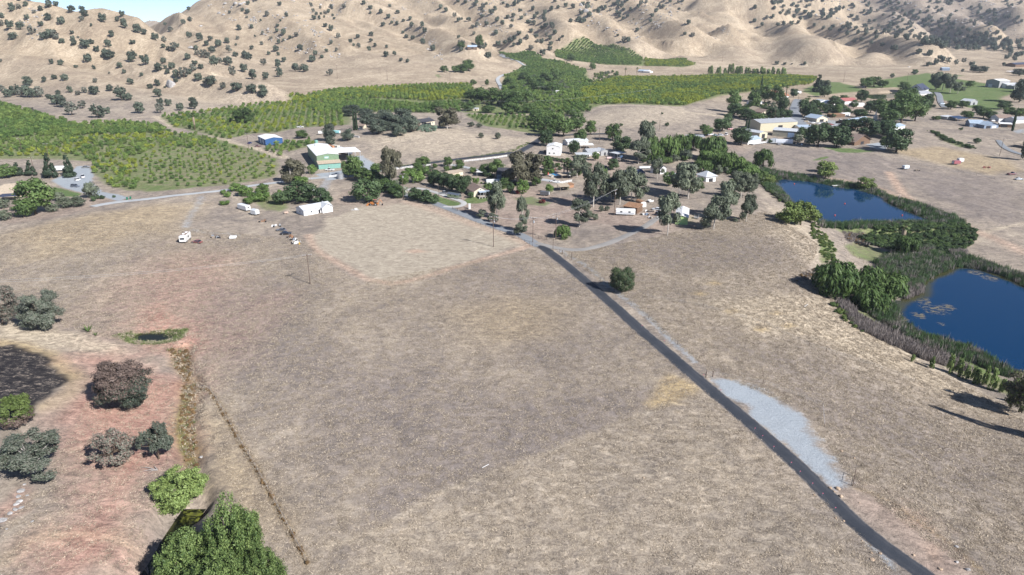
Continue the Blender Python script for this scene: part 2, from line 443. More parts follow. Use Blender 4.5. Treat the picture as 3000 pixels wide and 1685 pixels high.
# retardant, burn and gully on the left
zone('red', [(420,930),(470,890),(540,930),(575,1000),(575,1100),(540,1150),(540,1250),(520,1330),(470,1420),(430,1520),(410,1685),(150,1720),(120,1590),(220,1470),(245,1400),(230,1310),(240,1200),(300,1130),(240,1050),(330,1030),(430,1060),(500,1110),(520,1060),(440,1010)], .95, 8, .8)
zone('red', [(390,965),(370,870),(430,770),(540,720),(640,790),(700,900),(640,1010),(560,990)], .5, 22, .8)
zone('red', [(430,950),(420,880),(470,850),(540,900),(570,970)], .8, 10, .8)
zone('red', [(200,1030),(300,1030),(420,1080),(300,1080)], .6, 3)
zone('red', [(0,1490),(60,1440),(60,1500),(0,1520)], .6, 3)
zone('burn', [(-60,1005),(40,1010),(110,1030),(150,1065),(165,1105),(205,1118),(165,1135),(150,1155),(120,1175),(105,1215),(60,1225),(-60,1250)], 1., 2.6, .9)
zone('burn', [(-30,1240),(60,1260),(110,1275),(60,1320),(-30,1330)], .5, 4)
zone('straw', [(0,940),(100,960),(230,975),(330,1010),(390,1030),(330,1040),(240,1035),(120,1015),(0,1000)], .8, 3)
track('gold', [(-20,1000),(60,1015),(140,1040),(190,1090),(230,1120),(190,1160),(140,1190)], 5, .75)
track('dirt', [(240,1120),(190,1150),(150,1200),(130,1260)], 5, .6)
zone('rust', [(495,1025),(545,1015),(565,1060),(560,1110),(545,1125),(510,1080)], .9, 1.8)
track('weed', [(555,1130),(540,1200),(530,1260),(545,1320),(565,1370)], 2.2, .9)
track('rust', [(560,1120),(545,1200),(530,1260),(560,1330),(560,1370)], 4.5, .75)
track('rust', [(575,1138),(613,1142),(650,1200),(700,1290),(760,1390),(820,1500),(900,1650)], .9, .95, .5, .1)
zone('weed', [(330,985),(380,972),(470,968),(548,966),(545,985),(520,1000),(450,1010),(390,1006)], 1., 1.5)
zone('gold', [(0,1640),(120,1560),(330,1570),(400,1620),(250,1560),(100,1590)], .5, 4)
zone('straw', [(160,1560),(240,1555),(330,1575),(390,1610),(330,1590),(230,1572),(150,1580)], .8, 1)
# the fields
zone('mow', [(905,715),(960,640),(1050,610),(1120,590),(1250,605),(1330,625),(1420,655),(1560,712),(1470,735),(1370,765),(1260,800),(1200,820),(1150,828),(1110,826),(1060,806),(990,762),(940,730)], .95, 4, .8)
track('clay', [(905,690),(930,735),(1000,775),(1080,820),(1150,832),(1260,806),(1370,772),(1480,742),(1560,718)], 3.0, .75)
track('clay', [(1190,590),(1300,625),(1420,668),(1540,712)], 5, .5)
zone('clay', [(1180,735),(1220,730),(1260,738),(1210,742)], .8, 1)
zone('dun', [(450,830),(700,820),(900,860),(900,1000),(1200,1080),(1500,1200),(1200,1400),(900,1200),(600,1050)], .75, 18)
zone('dun', [(1300,780),(1560,760),(1800,1000),(1700,1120),(1500,1080),(1350,950)], .5, 15)
zone('dun', [(1450,1180),(1900,1130),(2000,1180),(1700,1260),(1400,1400),(1200,1450),(1300,1300)], .7, 10)
zone('gold', [(1350,920),(1500,880),(1650,900),(1600,980),(1450,1000)], .4, 12)
zone('gold', [(1895,1185),(1930,1120),(1960,1095),(2010,1110),(2050,1140),(1990,1180),(1950,1190),(1915,1195)], .9, 2)
track('straw', [(2040,1145),(1800,1250),(1500,1370),(1300,1440),(1100,1560),(960,1600)], 2.2, .42)
zone('straw', [(2060,1140),(1800,1260),(1500,1385),(1250,1490),(1000,1690),(1900,1690),(2500,1690),(2300,1420),(2150,1240)], .28, 6)
zone('dun', [(2030,1150),(1800,1252),(1500,1372),(1300,1442),(1120,1550),(1030,1470),(1200,1300),(1500,1190),(1900,1120)], .7, 3, .4)
track('rust', [(2490,1422),(2600,1465),(2700,1535),(2800,1605),(2900,1695)], .8, .7, .6, .3)  # shadow line between dirt verge and grass, painted into the ground colour
track('dun', [(2690,605),(2760,632),(2850,672)], 2.0, .9, 1.0)
track('straw', [(1200,1580),(1040,1660),(940,1720)], 3, .3)
zone('gold', [(0,690),(200,640),(450,600),(600,600),(500,680),(300,720),(100,760)], .45, 10)
zone('gold', [(560,1150),(640,1250),(740,1400),(850,1540),(760,1560),(680,1500),(600,1350)], .4, 6)
zone('dun', [(1750,720),(2000,690),(2250,700),(2400,720),(2300,780),(2000,800),(1800,760)], .8, 8)
zone('straw', [(2050,880),(2250,870),(2400,860),(2560,960),(2760,1080),(2950,1210),(2850,1200),(2600,1080),(2400,1000),(2200,960)], .8, 7)
zone('straw', [(2250,600),(2330,640),(2420,720),(2400,790),(2330,740),(2260,680)], .5, 6)
zone('dun', [(2150,1000),(2400,1050),(2700,1200),(2900,1320),(3000,1450),(2800,1450),(2500,1300),(2250,1120)], .6, 8)
for u, v in ((2140,912),(2275,918),(2310,954),(2230,965),(2050,860),(2090,830)):
    zone('gold', [(u-25,v),(u,v-8),(u+25,v),(u,v+8)], .9, 1.2)
zone('gravel', [(2085,1112),(2140,1120),(2220,1140),(2290,1172),(2345,1215),(2385,1265),(2420,1320),(2450,1380),(2480,1425),(2445,1432),(2390,1395),(2300,1310),(2180,1195)], 1., 3.4, .9)
zone('dirt', [(2440,1425),(2540,1440),(2640,1490),(2760,1570),(2880,1690),(2740,1720),(2600,1570),(2500,1480)], .75, 3)
zone('clay', [(2640,1490),(2700,1510),(2720,1550),(2660,1540)], .6, 2)
zone('clay', [(2700,1590),(2760,1600),(2740,1640)], .6, 1.5)
zone('gravel', [(2455,1500),(2500,1545),(2560,1620),(2640,1700),(2620,1640),(2540,1560)], .7, 1.2)
track('gravel', [(2035,1060),(1960,990),(1900,930),(1800,850),(1720,780),(1640,735)], 2.6, .55, 1.0)
track('dirt', [(2800,1560),(2680,1480),(2600,1440),(2480,1410)], 2, .4)
# mobile home grove, yards
zone('dirt', [(1230,590),(1380,570),(1500,540),(1600,560),(1760,600),(1880,620),(1990,600),(2040,660),(1900,690),(1700,650),(1560,700),(1400,650)], .7, 8)
zone('dun', [(1580,560),(1760,560),(1900,620),(1800,680),(1650,690),(1560,640)], .45, 6)
zone('lawn', [(1185,570),(1210,563),(1290,578),(1330,588),(1353,596),(1340,603),(1310,604),(1260,594)], 1., 1.)
zone('lawn', [(1350,590),(1380,575),(1440,575),(1450,585),(1400,597),(1370,596)], .9, 1.5)
zone('lawn', [(1500,580),(1560,575),(1620,595),(1600,605),(1540,600)], .6, 2)
zone('lawn', [(1400,545),(1480,535),(1520,545),(1450,560)], .7, 2)
zone('dirt', [(1000,560),(1080,550),(1150,560),(1180,590),(1120,610),(1000,600),(960,585)], .5, 4)
zone('weed', [(740,590),(780,570),(840,575),(850,610),(820,620),(770,615)], .7, 3)
zone('gravel', [(920,510),(1000,500),(1020,480),(1010,460),(1060,455),(1100,480),(1150,497),(1100,505),(1020,520),(960,530)], .85, 2)
zone('gravel', [(150,530),(215,498),(228,486),(258,486),(275,510),(270,535),(300,562),(380,578),(350,590),(250,568),(190,552)], .9, 1.5)
zone('lawn', [(155,548),(180,552),(240,568),(225,578),(180,575),(150,565)], .9, 1)
zone('dirt', [(0,600),(60,600),(140,610),(260,580),(350,588),(300,605),(150,640),(0,660)], .5, 3)
track('gravel', [(590,575),(580,600),(555,640),(545,668)], 4, .45, 2.5)
track('gravel', [(560,672),(600,682),(660,684),(690,690)], 4, .4, 2.5)
track('gravel', [(960,530),(945,560),(948,580)], 6, .5, 2)
zone('straw', [(1000,400),(1100,450),(1300,462),(1480,445),(1560,410),(1450,395),(1330,375),(1250,385),(1120,400)], .4, 14)
zone('straw', [(1690,350),(1780,322),(1870,312),(2000,322),(2060,345),(2000,365),(1850,375),(1740,370)], .35, 14)
# orchard floors
zone('weed', Z1((-200,760),(60,790),(280,860),(470,900),(590,950),(1180,950),(1290,1000),(1480,1010),(1750,1080),(1900,1120),(2100,1200),(2080,1340),(1700,1400),(1100,1450),(900,1430),(720,1330),(690,1220),(400,1200),(-200,1200)), .8, 5)
zone('weed', Z1((1210,880),(1480,860),(1800,810),(2110,780),(2400,780),(2650,840),(2650,940),(2250,965),(2100,1000),(1900,1010),(1700,1050),(1500,1000),(1300,960)), .8, 5)
zone('weed', Z1((1970,1120),(2150,1080),(2350,1050),(2400,1090),(2200,1140)), .8, 3)
zone('weed', [(840,276),(1000,262),(1380,250),(1390,275),(1345,325),(1270,330),(1000,332),(870,310)], .9, 6)
zone('weed', Z2((930,860),(1500,870),(1560,1000),(1530,1020),(1300,985),(1080,950)), .9, 3)
zone('weed', Z2((1180,400),(1430,385),(1530,450),(1850,530),(1900,640),(2080,580),(2576,580),(2900,570),(3420,570),(3600,590),(3400,650),(2876,720),(2576,805),(2300,790),(2000,790),(1750,860),(1300,850),(900,840),(920,700),(1200,690),(1220,580),(1400,490),(1290,450)), .85, 8)
zone('weed', Z2((1610,380),(1700,345),(1950,335),(2130,360),(2280,440),(2576,440),(2680,490),(2576,510),(2000,490),(1850,470),(1620,430)), .9, 8)
zone('weed', Z2((1220,570),(1850,560),(1920,640),(1830,700),(1900,800),(1800,870),(1560,860),(1300,860),(900,850),(920,700),(1230,700)), .9, 8)
for k in range(11):
    track('dirt', Z1((1090 + 3 * k, 1145 + k * 25), (1600, 1128 + k * 26), (2075, 1190 + k * 18)), 2.0, .6, 1.4, .5)
# bare ground, tracks and lawns on the right
zone('dun', [(2150,440),(2300,430),(2450,440),(2650,470),(2600,560),(2450,530),(2300,510),(2200,490)], .55, 8)
zone('dun', [(2600,480),(2900,520),(3000,560),(3000,680),(2850,630),(2700,560)], .6, 10)
track('clay', [(2605,505),(2630,545),(2665,585),(2700,605),(2790,640),(2860,680)], 4.5, .9)
track('clay', [(2430,523),(2520,535),(2600,560),(2665,590)], 4, .7)
track('clay', [(2860,680),(2940,710),(3010,745)], 6, .6)
track('straw', [(2880,683),(2930,668),(2975,660),(3020,650)], 2.5, .6)
zone('dun', Z3((1300,0),(2570,0),(2570,300),(2000,330),(1500,220)), .5, 60)
zone('gold', [(2600,440),(2750,430),(2950,470),(3000,500),(2900,510),(2750,480)], .5, 7)
zone('lawn', Z3((950,655),(1060,620),(1180,620),(1340,660),(1370,690),(1200,700),(1000,725),(900,690)), .85, 8)
zone('lawn', Z3((1500,600),(1850,550),(1900,570),(2300,630),(2560,680),(2420,740),(2500,790),(2350,850),(2000,780),(1850,700),(1600,660),(1380,670)), .85, 10)
zone('lawn', Z3((1850,545),(2100,580),(2150,570),(1950,555)), .6, 8)
zone('lawn', Z3((1650,790),(1800,740),(1900,790),(1850,850),(1700,840)), .8, 5)
zone('lawn', Z3((1050,1110),(1250,1120),(1470,1140),(1300,1155),(1180,1150)), .95, 2)
zone('lawn', Z3((970,1215),(1030,1190),(1100,1180),(1110,1190),(1050,1205)), .9, 1)
zone('dirt', Z3((2300,720),(2500,690),(2560,720),(2400,760)), .6, 5)
zone('gravel', Z3((1380,1090),(1480,1075),(1560,1090),(1530,1135),(1430,1120)), .9, 1.5)
zone('gravel', Z3((640,1050),(700,1040),(760,1070),(680,1080),(630,1075)), .8, 2)
zone('gravel', Z3((840,920),(1000,930),(1200,960),(1250,940),(1150,910),(900,880)), .6, 4)
zone('dirt', Z3((1000,770),(1200,760),(1450,820),(1400,870),(1200,880),(1000,840)), .7, 5)
zone('dirt', Z3((0,1070),(200,1010),(430,1010),(560,1080),(450,1150),(300,1100),(100,1090)), .6, 5)
zone('dirt', [(1600,470),(1760,460),(1850,470),(1800,520),(1680,520),(1560,490)], .6, 5)
zone('gravel', Z3((2480,985),(2576,970),(2590,1000),(2530,1010)), .6, 3)
zone('weed', Z3((1900,1020),(2010,1060),(2150,1090),(2230,1120),(2100,1115),(1950,1060)), .7, 2.5)
zone('weed', [(2470,720),(2520,700),(2600,740),(2610,760),(2560,770),(2500,750)], .7, 2)
zone('weed', [(2395,700),(2420,690),(2450,730),(2440,760),(2405,775)], .8, 2)
zone('weed', [(2270,520),(2400,520),(2620,570),(2780,640),(2850,670),(2830,720),(2700,780),(2800,770),(3000,800),(3000,840),(2780,790),(2640,790),(2600,720),(2500,700),(2450,670),(2330,620),(2250,560)], .8, 4)
zone('weed', [(2450,890),(2520,880),(2620,960),(2760,1010),(2960,1120),(3000,1180),(2900,1130),(2700,1040),(2560,980)], .9, 2.5)
# dirt roads across the far slopes
for px, w in ((Z3((40,480),(100,490),(300,500),(700,495),(900,500),(1300,515),(1600,515),(1720,505),(1790,490),(1810,480),(1770,470)), 7),
              (Z3((430,510),(800,510),(1340,510)), 5), (Z3((1000,450),(1040,470),(900,490)), 4),
              (Z2((1466,650),(1000,600),(400,560),(0,600)), 4), (Z1((1600,560),(2000,620),(2576,650)), 4),
              (Z3((1850,545),(2000,530),(2300,570),(2576,570)), 6), (Z3((1750,405),(2000,430),(2300,430)), 4),
              (Z1((40,830),(130,930),(180,1000)), 5), (Z1((1180,880),(1240,920),(1310,960)), 6), (Z1((1560,990),(1750,1080),(1960,1130),(2150,1190)), 7),
              (Z1((560,940),(800,920),(1000,890),(1200,880)), 3.5), (Z2((120,745),(330,775),(560,800)), 8), (Z2((1650,700),(1760,690),(1880,650)), 5),
              (Z2((1790,760),(1880,800),(1930,800)), 6), (Z2((1430,800),(1480,620),(1500,560)), 3),
              (Z3((0,840),(300,880),(530,920)), 6), (Z2((1930,800),(2300,800),(2576,830)), 6), (Z3((2040,830),(2250,850),(2576,870)), 5)):
    track('straw', px, w, .8, w * .4)
zone('straw', Z1((1000,760),(1500,640),(2000,740),(2050,760),(1700,830),(1300,850)), .25, 20)
zone('lawn', Z2((700,565),(740,560),(765,580),(730,590)), .6, 3)

# ------------------------------------------------------------------ ground sheet
def ground_material():
    m, nt, bs = newmat('ground')
    tc = nt.new('ShaderNodeTexCoord').outputs['Object']
    flat = nt.mapping(tc, (1, 1, .2))
    n_big = nt.noise(flat, .018, 4, .55, .6)
    n_mid = nt.noise(nt.mapping(flat, (1, .55, 1), (0, 0, .5)), .11, 5, .62, 1.2)
    n_str = nt.noise(nt.mapping(flat, (.7, 1.15, 1), (0, 0, .35)), .5, 6, .68, 1.0)
    n_fin = nt.noise(flat, 1.9, 5, .75, .3)
    n_grn = nt.noise(flat, 9.0, 2, .6)
    base = nt.ramp(nt.math('ADD', nt.math('MULTIPLY', n_mid, .6), nt.math('MULTIPLY', n_big, .4)),
                   (.36, (.187, .160, .139)), (.46, (.247, .208, .173)), (.54, (.302, .253, .204)), (.64, (.378, .319, .25)))
    # broken edge of a zone
    edge = nt.math('ADD', nt.math('MULTIPLY', nt.math('SUBTRACT', n_str, .5), .9), nt.math('MULTIPLY', nt.math('SUBTRACT', n_fin, .5), .7))
    def lay(c, ch, col2, amt=1., sharp=None):
        a = nt.attr(ch)
        f = nt.math('ADD', a, nt.math('MULTIPLY', edge, nt.math('MULTIPLY', nt.math('MULTIPLY', a, nt.math('SUBTRACT', 1.12, a)), 3.2)))
        f = nt.rng(f, .5 - sharp, .5 + sharp) if sharp else nt.rng(f, 0, 1, 0, 1, False)
        return nt.mix(nt.math('MULTIPLY', f, amt), c, col2)
    two = lambda f, a, b: nt.ramp(f, (.35, a), (.65, b))
    c = nt.mix(nt.attr('hill'), base, nt.ramp(nt.math('ADD', nt.math('MULTIPLY', n_mid, .5), nt.math('MULTIPLY', n_big, .5)), (.40, (.265, .207, .148)), (.5, (.335, .266, .188)), (.60, (.42, .34, .245))))
    c = lay(c, 'dun', two(n_mid, (.158, .137, .130), (.225, .190, .172)), .95)
    c = lay(c, 'mow', two(n_str, (.335, .285, .222), (.42, .365, .285)), .9, .35)
    c = lay(c, 'straw', two(n_str, (.41, .34, .25), (.54, .455, .335)), .85)
    c = lay(c, 'gold', two(n_str, (.38, .27, .13), (.47, .36, .19)), .75)
    c = lay(c, 'red', two(n_str, (.36, .17, .13), (.45, .27, .21)), .8)
    c = lay(c, 'weed', two(n_mid, (.19, .19, .095), (.085, .145, .032)), .85, .35)
    c = lay(c, 'dirt', two(n_mid, (.275, .203, .165), (.35, .272, .222)), .85)
    c = lay(c, 'clay', two(n_str, (.39, .27, .20), (.48, .355, .27)), 1.)
    c = lay(c, 'lawn', two(n_mid, (.125, .16, .060), (.070, .135, .036)), .9, .3)
    c = lay(c, 'rust', two(n_str, (.17, .105, .055), (.23, .17, .075)), .9)  # brown gully and fence-line weeds, plus the painted shadow line of the verge
    c = lay(c, 'gravel', two(n_fin, (.29, .325, .36), (.35, .385, .415)), .92, .36)
    c = lay(c, 'burn', nt.ramp(nt.math('ADD', nt.math('MULTIPLY', n_str, .6), nt.math('MULTIPLY', n_fin, .4)), (.42, (.012, .012, .017)), (.52, (.03, .028, .03)), (.62, (.20, .165, .135))), .95, .34)
    k = nt.math('ADD', nt.rng(n_str, .32, .68, -.34, .40, False), nt.math('ADD', nt.rng(n_fin, .30, .70, -.26, .27, False), nt.rng(n_grn, .3, .7, -.18, .18, False)))
    k = nt.math('ADD', nt.math('MULTIPLY', k, nt.math('MULTIPLY', nt.rng(nt.attr('gravel'), .2, .6, 1, .12), nt.rng(nt.attr('mow'), .2, .7, 1, .55))), 1.)
    nd = nt.new('ShaderNodeVectorMath', operation='SCALE'); nt.put(nd.inputs[0], c); nt.put(nd.inputs['Scale'], k)
    nt.put(bs.inputs['Base Color'], nd.outputs[0])
    bs.inputs['Roughness'].default_value = .95; bs.inputs['Specular IOR Level'].default_value = .08
    h = nt.math('ADD', nt.math('MULTIPLY', n_fin, .6), nt.math('ADD', nt.math('MULTIPLY', n_grn, .25), nt.math('MULTIPLY', n_str, .5)))
    nt.put(bs.inputs['Normal'], nt.bump(h, .6, .6))
    return m
def grid_faces(nr, nc):
    i = np.arange(nr * nc).reshape(nr, nc)
    return np.stack([i[:-1, :-1], i[:-1, 1:], i[1:, 1:], i[1:, :-1]], -1).reshape(-1, 4)
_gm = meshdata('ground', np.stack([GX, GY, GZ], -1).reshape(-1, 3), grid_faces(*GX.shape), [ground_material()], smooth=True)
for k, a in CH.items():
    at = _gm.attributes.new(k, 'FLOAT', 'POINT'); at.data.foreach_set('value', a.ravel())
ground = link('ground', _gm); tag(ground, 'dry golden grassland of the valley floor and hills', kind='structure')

# ------------------------------------------------------------------ water
def water_mat(name, deep, rough=.04, algae=None):
    m, nt, bs = newmat(name)
    tc = nt.new('ShaderNodeTexCoord').outputs['Object']
    col = (*deep, 1)
    if algae:
        n = nt.noise(nt.mapping(tc, (1, 2.2, 1)), .33, 8, .78, .8); a = nt.attr('algae')
        f = nt.rng(nt.math('ADD', n, nt.math('MULTIPLY', a, .27)), .76, .79)
        col = nt.mix(f, col, algae)
        nt.put(bs.inputs['Roughness'], nt.rng(f, 0, 1, rough, .9, False))
    else: bs.inputs['Roughness'].default_value = rough
    col = nt.mix(nt.rng(nt.math('ADD', nt.attr('shore'), nt.math('MULTIPLY', nt.math('SUBTRACT', nt.noise(tc, .4, 4, .6), .5), .6)), .25, .95), col, (.045, .045, .018, 1))
    nt.put(bs.inputs['Base Color'], col)
    bs.inputs['IOR'].default_value = 1.33; bs.inputs['Specular IOR Level'].default_value = .32
    nt.put(bs.inputs['Normal'], nt.bump(nt.noise(tc, 1.1, 3), .08, .1))
    return m
def pond(name, poly, lev, mat, label, algae=(), shore=6.):
    P = smooth_line([(x, y, lev) for x, y in poly], 1.5, True)
    xs = [p.x for p in P]; ys = [p.y for p in P]
    # a clipped grid so that the surface can carry the algae attribute
    st = 1.5; X, Y = np.meshgrid(np.arange(min(xs), max(xs) + st, st), np.arange(min(ys), max(ys) + st, st))
    keep = inside(X + st / 2, Y + st / 2, [(p.x, p.y) for p in P]) | (segdist(X + st / 2, Y + st / 2, [(p.x, p.y) for p in P], True) < st)
    nr, nc = X.shape; fc = grid_faces(nr, nc)[keep[:-1, :-1].ravel()]
    used, inv = np.unique(fc, return_inverse=True)
    V = np.stack([X.ravel()[used], Y.ravel()[used], np.full(len(used), lev)], 1)
    me = meshdata(name, V, inv.reshape(-1, 4), [mat], smooth=True)
    al = np.zeros(len(V), np.float32)
    for u, v, r in algae:
        x, y = on_plane(u, v, lev); al = np.maximum(al, 1 - sstep(r * .3, r, np.hypot(V[:, 0] - x, (V[:, 1] - y) * .8)))
    b = me.attributes.new('shore', 'FLOAT', 'POINT'); b.data.foreach_set('value', (1 - sstep(0, shore, segdist(V[:, 0], V[:, 1], [(p.x, p.y) for p in P], True))).astype(np.float32))
    a = me.attributes.new('algae', 'FLOAT', 'POINT'); a.data.foreach_set('value', al)
    return tag(link(name, me), label, kind='structure')
WDEEP = water_mat('water_deep', (.0, .026, .078), .05, (.15, .13, .09, 1))
WDARK = water_mat('water_creek', (.012, .014, .006), .06, (.12, .13, .02, 1))
pond('pond', POND_FAR, -6.5, WDEEP, 'deep blue pond reflecting two trees, farther of the two')
pond('pond', POND_NEAR, -9.0, WDEEP, 'deep blue pond with drifting brown algae, nearer of the two', [(2735,905,9),(2700,880,7),(2650,935,4),(2690,925,5),(2860,800,6),(2900,815,6),(2780,900,5),(2760,950,3),(2840,995,2)])
pond('pond', POND_TINY, -2.6, WDARK, 'tiny green pond hole in the red field', (), 1.5)
pond('pond', POND_LAWN, 2.0, water_mat('water_lawn', (.03, .045, .022), .06), 'small dark pond beside the green lawns')
pond('creek', CREEK, -4.0, WDARK, 'dark creek pool under the poplars', [(555,1515,4),(570,1508,4),(540,1535,3)], .8)

# ------------------------------------------------------------------ roads
def asphalt(name, a, b, sc_=1.0):
    m, nt, bs = newmat(name); tc = nt.new('ShaderNodeTexCoord').outputs['Object']
    n1 = nt.noise(tc, .12 * sc_, 4, .6, .5); n2 = nt.noise(tc, 3.5, 3, .65)
    c = nt.ramp(nt.math('ADD', nt.math('MULTIPLY', n1, .6), nt.math('MULTIPLY', n2, .4)), (.36, a), (.64, b))
    ac = nt.attr('across'); ed = nt.rng(nt.math('ADD', ac, nt.math('MULTIPLY', nt.math('SUBTRACT', nt.noise(tc, .9, 4, .7), .5), .7)), .72, 1.02)
    tr = nt.math('MULTIPLY', nt.rng(nt.math('ABSOLUTE', nt.math('SUBTRACT', ac, .5)), .3, 0, 0, .07), nt.rng(n1, .35, .65))
    c = nt.mix(tr, c, (.30, .28, .26, 1)); c = nt.mix(nt.math('MULTIPLY', ed, .6), c, (.27, .235, .205, 1))
    nt.put(bs.inputs['Base Color'], c)
    bs.inputs['Roughness'].default_value = .85; bs.inputs['Specular IOR Level'].default_value = .25
    nt.put(bs.inputs['Normal'], nt.bump(n2, .3, .05)); return m
M_ROAD = asphalt('road_dark', (.028, .033, .043), (.046, .051, .062))
M_GREY = asphalt('road_grey', (.17, .185, .205), (.25, .265, .28))
M_GRAV = asphalt('road_gravel', (.32, .335, .345), (.45, .46, .46))
M_DRIVE = asphalt('road_drive', (.215, .205, .195), (.30, .285, .265))
M_CONC = asphalt('concrete', (.36, .36, .35), (.48, .47, .45))
def ribbon(name, px, width, mat, label, off=.07, wob=.12, kind='structure'):
    P = smooth_line([Vector((*G(u, v).xy, 0)) for u, v in px], 1.6 if px[0][1] > 500 else 3.0)
    n = len(P); V = []; NC = 5
    for i, p in enumerate(P):
        d = (P[min(i + 1, n - 1)] - P[max(i - 1, 0)]).normalized(); s = Vector((-d.y, d.x, 0))
        w = width[0] + (width[1] - width[0]) * i / (n - 1) if isinstance(width, tuple) else width
        for k in range(NC):
            t = k / (NC - 1) - .5
            e = wob * (random.random() - .5) * 2 if k in (0, NC - 1) else 0
            q = p + s * (t * w + e)
            z = float(hgt(q.x, q.y)) + off + .0004 * q.y - (.12 if k in (0, NC - 1) else 0)
            V.append((q.x, q.y, z))
    me = meshdata(name, V, grid_faces(n, NC)[:, ::-1].copy(), [mat], smooth=True)
    at = me.attributes.new('across', 'FLOAT', 'POINT'); at.data.foreach_set('value', np.tile(np.abs(np.linspace(-1, 1, NC)), n).astype(np.float32))
    return tag(link(name, me), label, kind=kind)
random.seed(3)
ribbon('road', [(2790,1760),(2707,1685),(2525,1549),(2386,1412),(2272,1305),(2154,1203),(2053,1118),(1863,955),(1691,803),(1595,728),(1578,716)], (4.0, 4.4), M_ROAD, 'narrow fresh black asphalt road running diagonally through the field')
ribbon('road', [(1583,722),(1563,712),(1526,689),(1455,665),(1385,640),(1314,611),(1244,586),(1185,571),(1150,552),(1120,530),(1095,508)], (5.0, 5.0), M_GREY, 'grey lane with fence beside the pale mown field')
ribbon('driveway', [(1570,713),(1600,721),(1651,730),(1702,732),(1753,722),(1805,704),(1856,681),(1894,661),(1920,643),(1945,630)], (4.0, 3.6), M_DRIVE, 'curved gravel drive to the green mobile home', .09)
ribbon('road', [(270,606),(291,601),(349,592),(437,583),(524,572),(640,560),(737,545),(807,536),(897,525),(964,519),(1010,512)], (5.0, 5.0), M_GRAV, 'pale gravel lane along the near edge of the orchard', .08)
ribbon('road', [(1000,513),(1100,499),(1175,490),(1260,478),(1361,465),(1440,456),(1505,448)], (5.5, 6), M_ROAD, 'grey asphalt road behind the white rail fence', .1)
ribbon('road', [(1495,454),(1520,446),(1555,427),(1575,414),(1598,402),(1650,397),(1720,394),(1800,392)], (6.0, 6.0), M_ROAD, 'dark asphalt road bending behind the white rail fence', .12)
ribbon('road', [(1470,262),(1466,252),(1458,233),(1474,221),(1516,210),(1543,194),(1532,190),(1501,175),(1466,161)], (6, 6), M_GRAV, 'pale winding road climbing beside the far orchards', .3)
ribbon('road', [(2352,372),(2342,358),(2333,340),(2328,320),(2332,305),(2338,292)], (11, 9), M_GREY, 'wide grey street between the houses', .2)
ribbon('driveway', [(2745,272),(2752,282),(2756,300),(2768,316)], (7, 6), M_GREY, 'pale drive up to the gabled house on the lawns', .3)
ribbon('driveway', [(1170,567),(1215,552),(1260,560),(1300,572),(1335,584),(1358,594),(1355,602),(1330,607),(1300,606)], (3.2, 3.2), M_CONC, 'loop drive round the small front lawn', .11)
ribbon('driveway', [(1326,484),(1350,488),(1378,494),(1400,500)], (4.5, 4), M_GRAV, 'short drive between white rail fences', .1)
ribbon('driveway', [(1562,524),(1590,527),(1610,530),(1650,537)], (6, 5), M_GRAV, 'drive past the swimming pool', .1)
ribbon('driveway', [(2925,412),(2940,430),(2970,446),(3010,458)], (4, 5), M_GREY, 'grey drive at the right edge of the settlement', .2)
# ------------------------------------------------------------------ leaf materials (real-world base colours)
LEAF = {
 'oak':    foliage('leaf_oak', (.045, .060, .046), (.125, .15, .105), .12),
 'oakgrey':foliage('leaf_oak_grey', (.075, .085, .068), (.19, .195, .155), .12),
 'dusty':  foliage('leaf_dusty', (.115, .085, .072), (.25, .185, .155), .1),
 'citrus': foliage('leaf_citrus', (.08, .14, .03), (.26, .34, .09), .22),
 'citrusd':foliage('leaf_citrus_dark', (.052, .108, .026), (.175, .26, .07), .2),
 'citrusy':foliage('leaf_citrus_yellow', (.14, .19, .02), (.37, .41, .07), .25),
 'green':  foliage('leaf_green', (.042, .085, .026), (.145, .205, .065), .2),
 'dark':   foliage('leaf_dark', (.032, .06, .027), (.095, .14, .058), .15),
 'bright': foliage('leaf_bright', (.075, .12, .03), (.22, .275, .085), .25),
 'poplar': foliage('leaf_poplar', (.065, .115, .03), (.31, .40, .14), .25),
 'willow': foliage('leaf_willow', (.045, .09, .025), (.14, .205, .06), .22),
 'euc':    foliage('leaf_euc', (.06, .075, .05), (.185, .21, .14), .15),
 'eucbr':  foliage('leaf_euc_brown', (.075, .07, .045), (.18, .17, .11), .15),
 'conif':  foliage('leaf_conifer', (0.020, 0.037, 0.022), (0.056, 0.081, 0.046), .1),
 'cyp':    foliage('leaf_cypress', (.025, .05, .022), (.06, .09, .04), .1),
 'palm':   foliage('leaf_palm', (0.049, 0.079, 0.024), (0.140, 0.177, 0.067), .15),
 'reed':   foliage('leaf_reed', (.035, .075, .03), (.11, .17, .07), .15),
 'reedgrey':foliage('leaf_reed_grey', (.16, .135, .125), (.30, .265, .245), .1),
 'red':    foliage('leaf_red', (.20, .015, .025), (.38, .04, .06), .2),
 'wine':   foliage('leaf_wine', (.09, .015, .015), (.17, .035, .03), .15),
 'drybrush':foliage('leaf_dry', (.12, .072, .035), (.25, .165, .08), .1),
 'cactus': foliage('leaf_cactus', (0.122, 0.177, 0.122), (0.232, 0.293, 0.220), .05),
 'oleander':foliage('leaf_oleander', (0.061, 0.104, 0.043), (0.415, 0.415, 0.342), .15),
 'grass':  foliage('leaf_grass', (.16, .128, .10), (.66, .56, .43), .3),
 'tuft':   foliage('leaf_tuft', (.075, .115, .035), (.19, .235, .08), .2),
}
M_BARK = plain('bark', (.115, .085, .062), .9, var=.3, scale=3, bump=.6, spec=.1)
M_WBARK = plain('bark_pale', (.50, .455, .40), .8, var=.3, scale=1.5, bump=.3, spec=.15)
M_DEAD = plain('dead_wood', (.34, .31, .29), .9, var=.25, scale=2, spec=.1)

